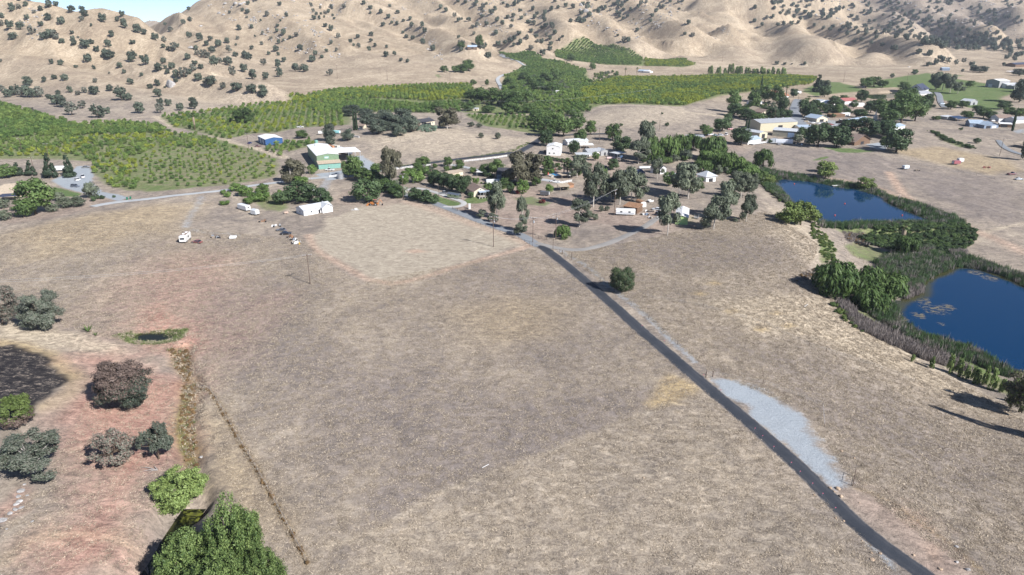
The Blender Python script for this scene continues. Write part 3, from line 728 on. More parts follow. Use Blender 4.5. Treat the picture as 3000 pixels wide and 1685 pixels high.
# ------------------------------------------------------------------ crowns: lobes filled with leaf-sized faces, in unit size
def unit_lobes(kind, rs):
    L = []
    if kind in ('round', 'oak', 'sparse', 'bush'):
        n = {'round': 24, 'oak': 22, 'sparse': 26, 'bush': 9}[kind]
        for i in range(n):
            a = rs.uniform(0, 2 * math.pi); e = rs.uniform(-.85, 1.0) if kind != 'bush' else rs.uniform(.0, 1)
            rr = .33 * math.sqrt(max(0, 1 - (e * .9) ** 2)) * rs.uniform(.75, 1.08)
            z = .50 + .35 * e if kind != 'bush' else .38 + .42 * e
            s = rs.uniform(.10, .19) if kind != 'sparse' else rs.uniform(.08, .125)
            L.append((rr * math.cos(a), rr * math.sin(a), z, s, s, s * rs.uniform(.75, .95)))
        if kind in ('round', 'oak'): L.append((0, 0, .46, .31, .31, .30))
        if kind == 'bush': L.append((0, 0, .38, .36, .36, .34))
        if kind == 'sparse': L += [(0, 0, .55, .15, .15, .14)]
    elif kind == 'euc':
        for i in range(20):
            a = rs.uniform(0, 2 * math.pi); z = rs.uniform(.24, .9); rr = rs.uniform(.08, .36) * (1.15 - .55 * abs(z - .55) * 2)
            s = rs.uniform(.09, .17); L.append((rr * math.cos(a), rr * math.sin(a), z, s, s, s * rs.uniform(.75, 1.1)))
    elif kind == 'willow':
        for i in range(15):
            a = rs.uniform(0, 2 * math.pi); rr = rs.uniform(.12, .36); s = rs.uniform(.12, .18)
            z = .70 - rr * .55 + rs.uniform(-.1, .1); L.append((rr * math.cos(a), rr * math.sin(a), z, s, s, s * 1.25))
        for i in range(10):
            a = rs.uniform(0, 2 * math.pi); s = .12; L.append((.36 * math.cos(a), .36 * math.sin(a), rs.uniform(.22, .42), s, s, .2))
    elif kind == 'poplar':
        for i in range(26):
            z = rs.uniform(.12, .95); a = rs.uniform(0, 2 * math.pi)
            rr = .36 * (1 - z) ** .55 * rs.uniform(.55, 1); s = .15 * (1.05 - z * .6); L.append((rr * math.cos(a), rr * math.sin(a), z, s * .8, s * .8, s * 1.2))
    elif kind == 'conifer':
        for k in range(9):
            z = .12 + k * .092; r0 = .46 * (1 - z) + .03
            for j in range(max(3, int(9 * (1 - z)))):
                a = rs.uniform(0, 2 * math.pi); s = .13 * (1.1 - z); L.append((r0 * .65 * math.cos(a), r0 * .65 * math.sin(a), z, s, s, s * .6))
    elif kind == 'cypress':
        for k in range(14):
            z = .08 + k * .064; r0 = .33 * math.sin(min(1, (1 - z) * 1.5 + .08) * 1.5); L.append((rs.uniform(-.08, .08), rs.uniform(-.08, .08), z, r0, r0, .07))
    return np.array(L)
def leaf_cloud(rs, lobes, n, size, elong=1.5, droop=0., shell=.55, out=.8):
    w = lobes[:, 3] * lobes[:, 4] ** .6; w = w / w.sum()
    idx = rs.choice(len(lobes), n, p=w); C = lobes[idx]
    d = rs.normal(size=(n, 3)); d /= np.linalg.norm(d, axis=1)[:, None]
    r = 1 - shell * rs.random(n) ** 1.7
    P = C[:, :3] + d * C[:, 3:] * r[:, None] + rs.normal(size=(n, 3)) * .016
    P[:, 2] = np.maximum(P[:, 2], .015)
    ctr = np.array([0, 0, .45]); o = P - ctr; o /= np.linalg.norm(o, axis=1)[:, None] + 1e-6
    N = d * out + o * .35 + rs.normal(size=(n, 3)) * .45; N /= np.linalg.norm(N, axis=1)[:, None]
    T = rs.normal(size=(n, 3))
    if droop: T = T * (1 - droop) + np.array([0, 0, -1.]) * droop * 1.6 + o * .2 * droop
    T -= N * (T * N).sum(1)[:, None]; T /= np.linalg.norm(T, axis=1)[:, None] + 1e-6
    B = np.cross(N, T); s = size * (.6 + .8 * rs.random(n))[:, None]
    a = T * s * elong * .5; b = B * s * .5
    V = np.stack([P - a, P + b * .9 - a * .1, P + a, P - b * .9 - a * .1], 1).reshape(-1, 3)
    V[:, 2] = np.maximum(V[:, 2], .0)
    lt = rs.random(len(lobes))[idx] * .45 + rs.random(n) * .55
    return V, np.arange(n * 4).reshape(n, 4), np.repeat(lt, 4)
def unit_trunk(rs, lobes, h0=.4, r0=.028, limbs=6, seg=6):
    mb = MB(); top = Vector((rs.uniform(-.03, .03), rs.uniform(-.03, .03), h0))
    mb.tube([(0, 0, -.06), (0, 0, .04), top * .55, top], [r0 * 1.5, r0 * 1.1, r0 * .9, r0 * .7], seg)
    for i in rs.choice(len(lobes), min(limbs, len(lobes)), replace=False):
        c = Vector(lobes[i][:3]); s = top * rs.uniform(.6, 1.0)
        mid = s.lerp(c, .5) + Vector((0, 0, .04)); mb.tube([s, mid, c], [r0 * .55, r0 * .38, r0 * .15], 5)
    return mb
PROTO = {}
def proto(key, shape, leafmat, n, size, seed, elong=1.5, droop=0., h0=.4, r0=.028, limbs=6, bark=None, shell=.55, lobes=None):
    rs = np.random.RandomState(seed); L = unit_lobes(shape, rs) if lobes is None else lobes
    V, Fc, T = leaf_cloud(rs, L, n, size, elong, droop, shell)
    PROTO[key] = (meshdata('crown', V, Fc, [leafmat], tint=T), unit_trunk(rs, L, h0, r0, limbs).mesh('trunk', bark or M_BARK, smooth=True))
def tree_at(name, key, p, w, h, label, cat='tree', group=None, rz=None, lean=0.):
    cr, tr = PROTO[key]
    rz = random.uniform(0, 6.28) if rz is None else rz
    t = empty(name, label, cat, (p.x, p.y, p.z - .1), rz, group, (w, w, h))
    if lean: t.rotation_euler = (lean * random.uniform(-1, 1), lean * random.uniform(-1, 1), rz)
    link('trunk', tr, t); link('crown', cr, t)
    return t
def tree_px(name, key, u, v, wpx, hpx, label, cat='tree', group=None, **kw):
    """tree whose foot stands at photo pixel (u, v), wpx wide and hpx high there"""
    p = G(u, v); k = mpp(p)
    e = 1.22 if key.startswith('euc') else 1.14
    return tree_at(name, key, p, wpx * k * e, hpx * k * 1.10, label, cat, group, **kw)
# far variants (a few hundred faces), middle and near ones
for i in range(4):
    proto('oak_far%d' % i, 'oak', LEAF['oak'], 620, .10, 100 + i, 1.3)
    proto('oakg_far%d' % i, 'sparse', LEAF['oakgrey'], 520, .09, 120 + i, 1.4)
    proto('citrus%d' % i, 'bush', LEAF['citrus'], 520, .085, 140 + i, 1.5, r0=.02, h0=.3)
    proto('citrusd%d' % i, 'bush', LEAF['citrusd'], 520, .085, 145 + i, 1.5, r0=.02, h0=.3)
    proto('citrusy%d' % i, 'bush', LEAF['citrusy'], 520, .085, 150 + i, 1.5, r0=.02, h0=.3)
for i in range(3):
    proto('green%d' % i, 'round', LEAF['green'], 2600, .05, 160 + i)
    proto('dark%d' % i, 'round', LEAF['dark'], 3000, .05, 170 + i)
    proto('oak_mid%d' % i, 'oak', LEAF['oak'], 2600, .05, 180 + i)
    proto('bright%d' % i, 'round', LEAF['bright'], 2600, .05, 190 + i)
    proto('euc%d' % i, 'euc', LEAF['euc'], 4200, .034, 200 + i, 2.4, .4, .62, .018, 12, M_WBARK)
    proto('eucbr%d' % i, 'euc', LEAF['eucbr'], 4600, .035, 210 + i, 2.4, .4, .6, .018, 12, M_WBARK)
    proto('willow%d' % i, 'willow', LEAF['willow'], 3600, .040, 220 + i, 3.4, .85, .5, .024, 8)
    proto('bush%d' % i, 'bush', LEAF['green'], 1500, .06, 230 + i, 1.5, h0=.2)
    proto('bushd%d' % i, 'bush', LEAF['dark'], 1500, .06, 240 + i, 1.5, h0=.2)
    proto('bushg%d' % i, 'bush', LEAF['euc'], 1300, .06, 250 + i, 1.5, h0=.2)
    proto('bushb%d' % i, 'bush', LEAF['bright'], 1500, .06, 260 + i, 1.5, h0=.2)
proto('citrusmid', 'bush', LEAF['citrusd'], 1800, .055, 275, 1.5, h0=.25)
proto('conifer', 'conifer', LEAF['conif'], 2600, .055, 270, 1.8, .2, .9, .02, 0)
proto('cypress', 'cypress', LEAF['cyp'], 1500, .075, 271, 2.2, .0, .5, .05, 0)
proto('redbush', 'bush', LEAF['red'], 700, .08, 272, h0=.2)
proto('winebush', 'bush', LEAF['wine'], 700, .08, 273, h0=.2)
proto('drybush', 'bush', LEAF['drybrush'], 700, .08, 274, 2.5, h0=.2)
proto('oleander', 'bush', LEAF['oleander'], 1500, .06, 276, h0=.2)
proto('poplar', 'poplar', LEAF['poplar'], 1800, .055, 277, 1.4, h0=.6)
proto('cactusbush', 'bush', LEAF['cactus'], 900, .085, 278, 1.2, h0=.15)

# ------------------------------------------------------------------ scattering what nobody could count
def scatter(name, label, cat, pts, rot, scl, protos, idx):
    """one object whose points carry leaf clumps, shrubs, stones... (uncounted stuff)"""
    me = bpy.data.meshes.new(name); n = len(pts)
    me.vertices.add(n); me.vertices.foreach_set('co', np.asarray(pts, np.float32).ravel())
    for nm, ty, dat in (('rotz', 'FLOAT', rot), ('pick', 'INT', idx)):
        a = me.attributes.new(nm, ty, 'POINT'); a.data.foreach_set('value', np.asarray(dat, np.float32 if ty == 'FLOAT' else np.int32))
    a = me.attributes.new('size', 'FLOAT_VECTOR', 'POINT'); a.data.foreach_set('vector', np.asarray(scl, np.float32).ravel())
    o = link(name, me); tag(o, label, None, None, 'stuff')
    ng = bpy.data.node_groups.new(name + '_spread', 'GeometryNodeTree')
    ng.interface.new_socket('Geometry', in_out='INPUT', socket_type='NodeSocketGeometry'); ng.interface.new_socket('Geometry', in_out='OUTPUT', socket_type='NodeSocketGeometry')
    N = ng.nodes.new; Lk = ng.links.new
    gi = N('NodeGroupInput'); go = N('NodeGroupOutput'); ip = N('GeometryNodeInstanceOnPoints')
    g2i = N('GeometryNodeGeometryToInstance')
    for pm in reversed(protos):
        po = bpy.data.objects.new(name + '_piece', pm)
        oi = N('GeometryNodeObjectInfo'); oi.inputs['Object'].default_value = po
        Lk(oi.outputs['Geometry'], g2i.inputs[0])
    Lk(gi.outputs[0], ip.inputs['Points']); Lk(g2i.outputs[0], ip.inputs['Instance'])
    ip.inputs['Pick Instance'].default_value = True
    def at(nm, dt):
        q = N('GeometryNodeInputNamedAttribute'); q.data_type = dt; q.inputs['Name'].default_value = nm; return q.outputs['Attribute']
    Lk(at('pick', 'INT'), ip.inputs['Instance Index'])
    cx = N('ShaderNodeCombineXYZ'); Lk(at('rotz', 'FLOAT'), cx.inputs['Z'])
    er = N('FunctionNodeEulerToRotation'); Lk(cx.outputs[0], er.inputs[0]); Lk(er.outputs[0], ip.inputs['Rotation'])
    Lk(at('size', 'FLOAT_VECTOR'), ip.inputs['Scale'])
    Lk(ip.outputs[0], go.inputs[0])
    md = o.modifiers.new('spread', 'NODES'); md.node_group = ng
    return o
def joined(key, extra_mat=None):
    """crown and trunk of a prototype as one mesh, for uncounted trees"""
    cr, tr = PROTO[key]
    n1 = len(cr.vertices); n2 = len(tr.vertices)
    v1 = np.empty(n1 * 3, np.float32); cr.vertices.foreach_get('co', v1)
    v2 = np.empty(n2 * 3, np.float32); tr.vertices.foreach_get('co', v2)
    f = [tuple(p.vertices) for p in cr.polygons] + [tuple(i + n1 for i in p.vertices) for p in tr.polygons]
    t1 = np.empty(n1, np.float32); cr.attributes['tint'].data.foreach_get('value', t1)
    return meshdata(key + '_whole', np.concatenate([v1, v2]).reshape(-1, 3), f, [cr.materials[0], tr.materials[0]],
                    [0] * len(cr.polygons) + [1] * len(tr.polygons), tint=np.concatenate([t1, np.full(n2, .5, np.float32)]))
# ------------------------------------------------------------------ oaks on the hills, as the photo shows them
random.seed(11)
HO = []   # (u, v, width px)
z1 = """145,70,50 205,150,55 260,100,40 310,85,60 370,60,70 425,50,60 365,155,80 310,200,60 465,185,80 545,95,90 620,85,60 675,60,50 730,60,60 870,65,50 640,130,80 620,160,50 690,200,30 780,170,100 885,165,50 925,125,60 985,105,60 1045,125,40 10,200,60 80,220,90 160,225,90 245,260,80 105,300,90 330,300,80 420,300,110 380,290,80 470,330,60 545,260,40 590,290,30 550,305,50 410,250,40 560,345,60 645,370,90 690,335,60 820,360,70 733,390,60 845,280,60 1003,335,60 940,215,90 1040,250,80 1090,265,60 1175,305,80 1240,320,60 1235,360,50 1315,390,90 835,445,110 800,440,80 665,470,80 390,485,50 460,495,60 575,515,45 710,525,40 905,515,60 1000,470,100 1065,440,40 1100,490,90 1200,540,90 1235,480,60 1300,525,70 1420,450,60 1430,285,100 1290,240,100 1185,175,70 1250,195,40 1510,310,70 1560,345,60 1600,400,70 1650,355,80 1490,420,60 1540,440,80 1620,500,90 1725,495,90 1730,400,100 1850,450,110 1880,455,70 1715,330,60 1795,300,40 1780,345,30 1805,230,60 1900,215,50 1870,105,60 2017,125,50 1425,80,40 1385,180,50 1435,165,60 1460,540,80 1390,590,130 1330,585,70 1500,610,80 1600,650,120 1560,640,80 1685,670,70 1790,690,130 1900,705,100 1990,735,120 1757,570,80 1845,545,90 1910,600,90 2007,605,75 2110,580,80 1990,495,100 2100,515,80 2145,470,50 2230,540,80 2300,545,90 2490,570,75 2360,470,80 2380,420,50 2430,440,40 2540,390,40 2265,385,70 2085,390,60 1975,340,45 1900,375,45 2095,205,40 2140,265,60 2237,280,50 2045,300,40 1925,280,25 1968,160,25 2105,330,40 2365,95,45 2370,150,50 2410,150,40 2447,135,25 2480,100,45 2455,205,50 2110,45,50 2500,235,60 2555,290,50 2500,335,40 2465,395,40 2030,415,40 2100,420,40 215,650,110 335,620,50 410,600,60 490,610,70 720,625,55 825,560,25 830,690,70 940,555,40 985,640,70 1070,575,40 920,760,120 975,760,70 1135,670,60 1190,650,60 1195,735,80 1210,800,70 1275,800,75 1210,855,90 1465,825,100 1360,835,80 1060,855,110 745,890,140 810,860,70 545,870,170 625,820,90 470,810,160 430,790,110 590,720,60 720,715,100 690,700,60 640,705,60 530,700,60 370,750,60 20,690,60 120,720,110 60,735,80 210,735,110 165,730,80 300,735,100 255,738,80 440,720,60 1330,620,50 1245,665,25 2300,540,60 2260,540,60 1520,520,60 1570,440,70 1480,380,50 1340,360,50 1270,380,40 1590,310,50 1700,470,50 1780,430,60 1660,480,60 1430,560,60 1470,490,60 1265,560,50 1250,520,40 20,140,50 5,470,40 240,840,50"""
for e in z1.split():
    x, y, w = map(float, e.split(',')); HO.append((x / 2.576, y / 2.576, w / 2.576))
z2 = """20,65,50 170,35,40 220,70,60 365,55,35 425,105,50 520,155,45 470,165,35 315,200,50 220,105,25 300,105,60 355,140,50 380,180,35 420,190,40 530,205,50 610,205,50 465,255,35 490,290,45 540,300,50 630,250,60 615,335,75 225,275,50 225,320,40 255,355,40 125,290,45 70,325,45 130,365,50 95,350,30 210,385,50 340,365,35 400,420,45 340,430,60 450,465,45 500,475,45 750,70,60 790,90,50 855,130,55 885,165,45 910,150,30 885,290,40 690,385,60 1000,265,40 990,215,45 960,165,70 1025,205,60 1095,195,45 1165,265,50 1185,345,65 1235,335,50 1275,330,70 1305,300,50 1350,340,60 1300,350,40 1430,385,75 1110,440,80 1080,370,70 905,390,45 1160,80,60 1120,100,40 1070,60,60 1010,50,50 1215,190,50 1280,215,60 1340,265,60 1290,165,40 1385,125,35 1475,115,55 1525,135,55 1450,190,50 1405,175,35 1510,225,50 1595,220,50 1610,260,50 1545,275,40 1430,250,50 1470,290,80 1510,330,60 1520,420,90 1575,385,60 1580,345,50 1575,300,50 1480,325,50 1400,300,50 1450,10,60 880,20,40 1340,20,50 1810,110,60 1870,130,70 1935,100,50 2100,110,40 2125,150,40 2160,130,40 2130,320,60 2165,318,50 2085,275,30 2230,240,50 2330,170,60 2345,130,50 2380,90,50 2430,65,60 2260,40,70 2300,30,50 2480,20,50 1990,70,40 1670,285,30 1645,310,30 2205,150,20 1050,370,60 900,340,60 920,345,50"""
for e in z2.split():
    x, y, w = map(float, e.split(',')); HO.append((1000 + x / 2.576, y / 2.576, w / 2.576))
z3 = """45,185,50 15,265,35 75,280,55 545,70,60 635,145,60 680,140,40 540,170,60 598,200,45 715,200,50 760,190,60 820,190,60 870,185,60 990,205,70 735,110,60 760,60,40 855,95,40 690,75,50 790,105,40 1060,225,60 1110,235,70 1180,245,60 1240,270,70 1345,310,60 1290,325,80 1420,335,40 1380,270,70 1320,260,60 1460,295,60 1505,355,80 1600,385,100 1580,380,60 1780,405,80 1860,425,70 710,490,45 770,490,35 825,487,20 920,490,35 1855,500,55 1910,490,60 1960,470,60 2000,480,70 2060,490,60 2120,475,50 2180,500,60 1935,450,50 2190,545,110 1580,590,35 1750,565,45 2110,545,40 2440,450,60 2500,460,60 2420,500,40"""
for e in z3.split():
    x, y, w = map(float, e.split(',')); HO.append((2000 + x / 2.576, y / 2.576, w / 2.576))
# the oak woods of the right-hand hill: ravines and the belt at its foot
rs = np.random.RandomState(4)
def fill(poly, n, w0, w1):
    xs = [p[0] for p in poly]; ys = [p[1] for p in poly]; k = 0; g = 0
    while k < n and g < n * 60:
        g += 1; u = rs.uniform(min(xs), max(xs)); v = rs.uniform(min(ys), max(ys))
        if inside(np.array([u]), np.array([v]), poly)[0] and vnoise(np.array([u / 28. + v / 30.]), np.array([v / 13. - u / 60.]), 3)[0] > .42:
            HO.append((u, v, rs.uniform(w0, w1))); k += 1
fill(Z3((600,0),(2570,0),(2570,300),(1900,330),(1500,280),(1200,230),(900,170),(700,100)), 280, 15, 27)
fill(Z3((1640,290),(1900,290),(2200,300),(2576,320),(2576,440),(2400,430),(2250,400),(2100,390),(1900,360),(1700,320)), 110, 22, 38)
fill(Z2((900,0),(2576,0),(2576,100),(2300,160),(1600,240),(1200,200),(1000,120)), 90, 12, 22)
fill(Z1((1700,0),(2576,0),(2576,300),(2100,330),(1700,130)), 25, 10, 17)
fill(Z1((0,0),(330,0),(330,60),(0,100)), 8, 16, 24)
items = []
for u, v, w in HO:
    p = G(u, v)
    if p.y > 3600: continue
    items.append((w * mpp(p), w, p))
items.sort(key=lambda e: -e[1])
NIND = 240
for i, (wm, wpx, p) in enumerate(items[:NIND]):
    wm = min(max(wm * .88, 3.4), 15); h = wm * random.uniform(.8, 1.08)
    far = 'on the left hill' if p.x < -330 and p.y < 1330 else ('on the far right hill' if p.x > 450 else 'on the middle hill')
    key = random.choice(['oak_far%d' % random.randrange(4)] * 4 + ['oakg_far%d' % random.randrange(4)])
    hz = p.z - 5; band = 'at the foot of' if hz < 14 else 'low on' if hz < 36 else 'half-way up' if hz < 65 else 'high on' if hz < 110 else 'near the top of'
    lb = '%s %s oak %s %s among dry grass' % ('small' if wm < 7 else 'mid-sized' if wm < 11 else 'large', 'thin pale-grey' if key.startswith('oakg') else 'round dark-green', band, far[3:])
    tree_at('oak_tree', key, p, wm, h, lb, 'oak', 'oaks scattered ' + far)
rest = items[NIND:]
PR = [joined('oak_far%d' % i) for i in range(4)] + [joined('oakg_far0')]
ex = []
scatter('oak_woodland', 'small far oaks thinning out over the hill slopes', 'woodland', [(p.x, p.y, p.z - .2) for _, _, p in rest], rs.uniform(0, 6.28, len(rest)),
        [(w, w, w * rs.uniform(.75, 1.05)) for w in [min(max(r[0] * .87, 3.8), 14) for r in rest]], PR, rs.randint(0, 5, len(rest)))

# ------------------------------------------------------------------ rocks
M_ROCK = plain('rock_granite', (.36, .345, .335), .9, var=.35, scale=.8, bump=.8, spec=.15)
M_ROCKT = plain('rock_tan', (.40, .30, .215), .9, var=.3, scale=2, bump=.6, spec=.15)
def rock_mesh(seed, mat, sub=2):
    import bmesh
    bm = bmesh.new(); bmesh.ops.create_icosphere(bm, subdivisions=sub, radius=.5)
    r = np.random.RandomState(seed); pl = r.normal(size=(7, 3)); pl /= np.linalg.norm(pl, axis=1)[:, None]; of = r.uniform(.24, .42, 7)
    for v in bm.verts:
        c = np.array(v.co)
        for q, o in zip(pl, of):
            d = c @ q - o
            if d > 0: c = c - q * d * .9
        c *= 1 + .22 * (r.random() - .5); c[2] *= .75; v.co = Vector(c)
    me = bpy.data.meshes.new('boulder'); bm.to_mesh(me); bm.free(); me.materials.append(mat); return me
ROCKS = [rock_mesh(i, M_ROCK) for i in range(5)]; ROCKT = [rock_mesh(20 + i, M_ROCKT) for i in range(3)]
pts = []; sz = []
def rocks_fill(poly, n, s0, s1, thr=.5):
    xs = [p[0] for p in poly]; ys = [p[1] for p in poly]; k = 0; g = 0
    while k < n and g < n * 50:
        g += 1; u = rs.uniform(min(xs), max(xs)); v = rs.uniform(min(ys), max(ys))
        if not inside(np.array([u]), np.array([v]), poly)[0]: continue
        if vnoise(np.array([u / 26. + v / 20.]), np.array([v / 9. - u / 60.]), 8)[0] < thr: continue
        p = G(u, v)
        for j in range(rs.randint(1, 5)):
            x = p.x + rs.normal() * 4; y = p.y + rs.normal() * 4; s = rs.uniform(s0, s1) * rs.choice([.5, .7, 1])
            pts.append((x, y, float(hgt(x, y)) + s * .1)); sz.append((s * rs.uniform(.8, 1.5), s, s * rs.uniform(.6, 1.1)))
        k += 1
rocks_fill(Z1((1550,0),(2576,0),(2576,480),(2200,420),(1900,200),(1500,120)), 120, 2.2, 6)
rocks_fill(Z1((0,30),(300,30),(300,300),(60,230)), 22, 2, 5)
rocks_fill(Z2((0,0),(700,0),(640,340),(300,100),(0,80)), 40, 2, 5)
rocks_fill(Z2((950,0),(1500,0),(1650,330),(1300,330),(1000,200)), 110, 2.5, 6)
rocks_fill(Z2((1650,0),(2576,0),(2576,80),(2250,330),(1850,180)), 110, 2.5, 7)
rocks_fill(Z3((800,0),(2570,0),(2570,300),(1700,270),(1100,180)), 200, 3, 8)
rocks_fill(Z2((640,230),(780,450),(700,430),(610,300)), 20, 2.5, 6, 0)
rocks_fill(Z3((120,180),(250,330),(430,330),(400,220)), 20, 1.5, 4)
scatter('hill_rocks', 'pale granite rocks strewn over the hill slopes', 'rocks', pts, rs.uniform(0, 6.28, len(pts)), sz, ROCKS, rs.randint(0, 5, len(pts)))
def boulder(u, v, wpx, label, tan=False, hh=.8, group=None):
    p = G(u, v); s = wpx * mpp(p)
    o = link('boulder', random.choice(ROCKT if tan else ROCKS)); o.location = (p.x, p.y, p.z + s * .12); o.scale = (s * 1.2, s, s * hh * 1.3); o.rotation_euler = (0, 0, random.uniform(0, 6))
    tag(o, label, 'boulder', group); return o
boulder(501, 252, 26, 'big pale pointed granite boulder low on the left hill', hh=1.3)
boulder(560, 143, 18, 'pale granite outcrop between oaks high on the left hill')
boulder(588, 78, 10, 'single pale boulder on the upper slope near the skyline')
boulder(183, 236, 10, 'small pale boulder between two oaks on the left hill')
for u, v, w in ((1703,18,16),(1715,35,18),(1727,44,16),(1700,30,10)):
    boulder(u, v, w, 'large pale crag in the cluster at the top centre of the hill', group='crags at the top centre')
for u, v, w in ((690,12,14),(705,15,14),(715,10,12),(660,12,10),(640,40,12),(655,45,10)):
    boulder(u, v, w, 'pale rock of the outcrops on the crest right of the sky gap', group='crest rocks right of the sky gap')
# ------------------------------------------------------------------ orchards in rows
random.seed(5); rs = np.random.RandomState(5)
ORCH = []
def orchard(region, px, ang, row, step, w, h, keys, jit=.5, miss=.05, wv=.25):
    P = [tuple(G(u, v).xy) for u, v in px]
    xs = np.array([p[0] for p in P]); ys = np.array([p[1] for p in P]); c, s = math.cos(ang), math.sin(ang)
    a = xs * c + ys * s; b = -xs * s + ys * c
    A, B = np.meshgrid(np.arange(a.min(), a.max(), step), np.arange(b.min(), b.max(), row))
    A = A.ravel() + rs.normal(size=A.size) * jit; B = B.ravel() + rs.normal(size=B.size) * jit * .6
    X = A * c - B * s; Y = A * s + B * c
    m = inside(X, Y, P) & (rs.random(X.size) > miss); X, Y = X[m], Y[m]
    Z = hgt(X, Y); ww = w * (1 + wv * rs.normal(size=X.size)).clip(.5, 1.6); hh = h * (1 + wv * .6 * rs.normal(size=X.size)).clip(.6, 1.5)
    k = rs.choice(len(keys), X.size); br = vnoise(X / 40, Y / 40, 15)
    for i in range(X.size):
        kk = keys[min(len(keys) - 1, int(br[i] * 1.15 * len(keys)))] if rs.random() < .6 else keys[k[i]]
        ORCH.append((ww[i] / (Y[i] + 30), X[i], Y[i], Z[i], ww[i], hh[i], kk, region))
R1 = 'near orchard'; R2 = 'orchard behind the blue shed'; R3 = 'middle orchard'; R4 = 'far hillside orchards'; R5 = 'bright right orchard'
orchard(R1, Z1((1180,1130),(1650,1100),(1900,1130),(2080,1210),(2075,1340),(1700,1395),(1250,1420),(1080,1380),(1000,1280),(1050,1190)), .02, 6.8, 6.2, 2.7, 2.7, ['citrus', 'citrus', 'citrusd', 'citrusy'], .5, .18, .28)
orchard(R1, Z1((-150,1060),(300,1040),(800,1030),(1300,1010),(1480,1015),(1640,1065),(1880,1120),(1640,1105),(1170,1130),(1040,1190),(990,1280),(1070,1390),(1000,1440),(900,1430),(720,1330),(690,1220),(560,1170),(400,1180),(-150,1190)), .10, 6.2, 5.4, 4.0, 3.4, ['citrus', 'citrus', 'citrusd', 'citrusy'], .6, .14, .28)
orchard(R1, Z1((-200,760),(60,790),(280,860),(470,905),(590,950),(700,930),(1000,930),(1180,940),(1290,1000),(800,1025),(300,1035),(-200,1055)), .10, 5.8, 5.2, 5.2, 4.2, ['citrusd', 'citrus', 'citrusd'], .7, .06)
orchard(R2, Z1((1210,870),(1480,850),(1800,805),(2110,775),(2340,770),(2600,830),(2600,950),(2250,960),(2150,1000),(1900,1010),(1700,1060),(1520,990),(1330,960)), .25, 6.4, 5.8, 4.4, 3.8, ['citrusd', 'citrus', 'citrus', 'citrusy'], .5, .16)
orchard(R2, Z1((1980,1110),(2150,1080),(2350,1050),(2390,1090),(2200,1140),(2080,1190)), .2, 6, 5.5, 4, 3.6, ['citrus', 'citrusd'], .7, .1)
orchard(R3, [(840,274),(1000,262),(1117,256),(1186,252),(1230,249),(1380,249),(1390,270),(1357,290),(1250,296),(1100,288),(1045,287),(1000,300),(880,300)], .15, 6.0, 5.2, 5.6, 4.6, ['citrusd', 'citrus', 'citrus', 'citrusy'], .4, .03)
orchard(R3, [(900,302),(1000,303),(1045,292),(1110,297),(1225,308),(1345,300),(1345,330),(1270,332),(1000,328),(900,325)], .15, 6.0, 5.2, 5.4, 4.4, ['citrusd', 'citrusd', 'citrus'], .5, .05)
orchard(R3, Z2((930,865),(1500,870),(1540,1000),(1300,975),(1080,940)), -.05, 9, 5.5, 4.0, 3.4, ['citrusd', 'citrus'], .4, .1)
orchard(R3, Z2((1480,760),(1780,745),(1870,800),(1900,840),(1750,865),(1500,860),(1380,840)), .1, 6.5, 5.6, 5.4, 4.4, ['citrusd', 'citrusd', 'citrus'], .6, .08)
orchard(R3, Z2((1240,590),(1480,605),(1840,590),(1900,640),(1800,690),(1850,745),(1480,765),(1200,720)), .3, 6.5, 5.8, 6.0, 5.2, ['citrusd', 'citrusd', 'citrus'], 1.2, .12)
orchard(R4, Z2((1180,400),(1430,385),(1530,450),(1680,470),(1850,530),(1820,590),(1480,600),(1220,580),(1310,540),(1400,490),(1290,450)), .5, 6.5, 5.5, 5.6, 4.6, ['citrusd', 'citrusd', 'citrus'], .5, .05)
orchard(R4, Z2((1610,385),(1700,350),(1950,338),(2130,360),(2270,440),(2265,490),(2000,488),(1850,470),(1620,430)), .9, 5.6, 5.0, 5.6, 4.4, ['citrusd', 'citrusd', 'citrus'], .3, .02)
orchard(R4, Z2((2290,440),(2576,440),(2670,485),(2600,505),(2290,500)), .4, 6.5, 5.2, 5.6, 4.4, ['citrusd', 'citrus', 'citrusy'], .4, .03)
orchard(R5, Z2((1700,790),(1850,740),(1800,680),(1900,640),(2080,585),(2576,585),(2870,570),(3400,575),(3590,590),(3540,640),(3270,665),(2870,715),(2576,800),(2300,785),(2000,785)), .2, 6.0, 5.0, 5.6, 4.4, ['citrusd', 'citrus', 'citrusy', 'citrusy'], .45, .02)
ORCH.sort(key=lambda e: -e[0])
for q, X, Y, Z, w, h, k, reg in ORCH[:300]:
    tree_at('citrus_tree', '%s%d' % (k, rs.randint(4)), Vector((X, Y, Z)), w, h, 'small round citrus tree in the front rows of the near orchard', 'citrus tree', 'citrus trees of the near orchard')
for reg in (R1, R2, R3, R4, R5):
    L = [e for e in ORCH[300:] if e[7] == reg]
    ks = sorted({e[6] for e in L}); pr = [joined('%s%d' % (k, j)) for k in ks for j in range(4)]
    scatter('orchard_trees', {R1: 'back rows of the near citrus orchard', R2: 'citrus rows of the orchard behind the blue shed', R3: 'dense citrus rows of the middle orchard in the valley',
            R4: 'dark citrus blocks climbing the foot of the far hills', R5: 'bright yellow-green citrus block right of the valley centre'}[reg], 'orchard',
            [(e[1], e[2], e[3] - .15) for e in L], rs.uniform(0, 6.28, len(L)), [(e[4], e[4], e[5]) for e in L], pr,
            [ks.index(e[6]) * 4 + rs.randint(4) for e in L])
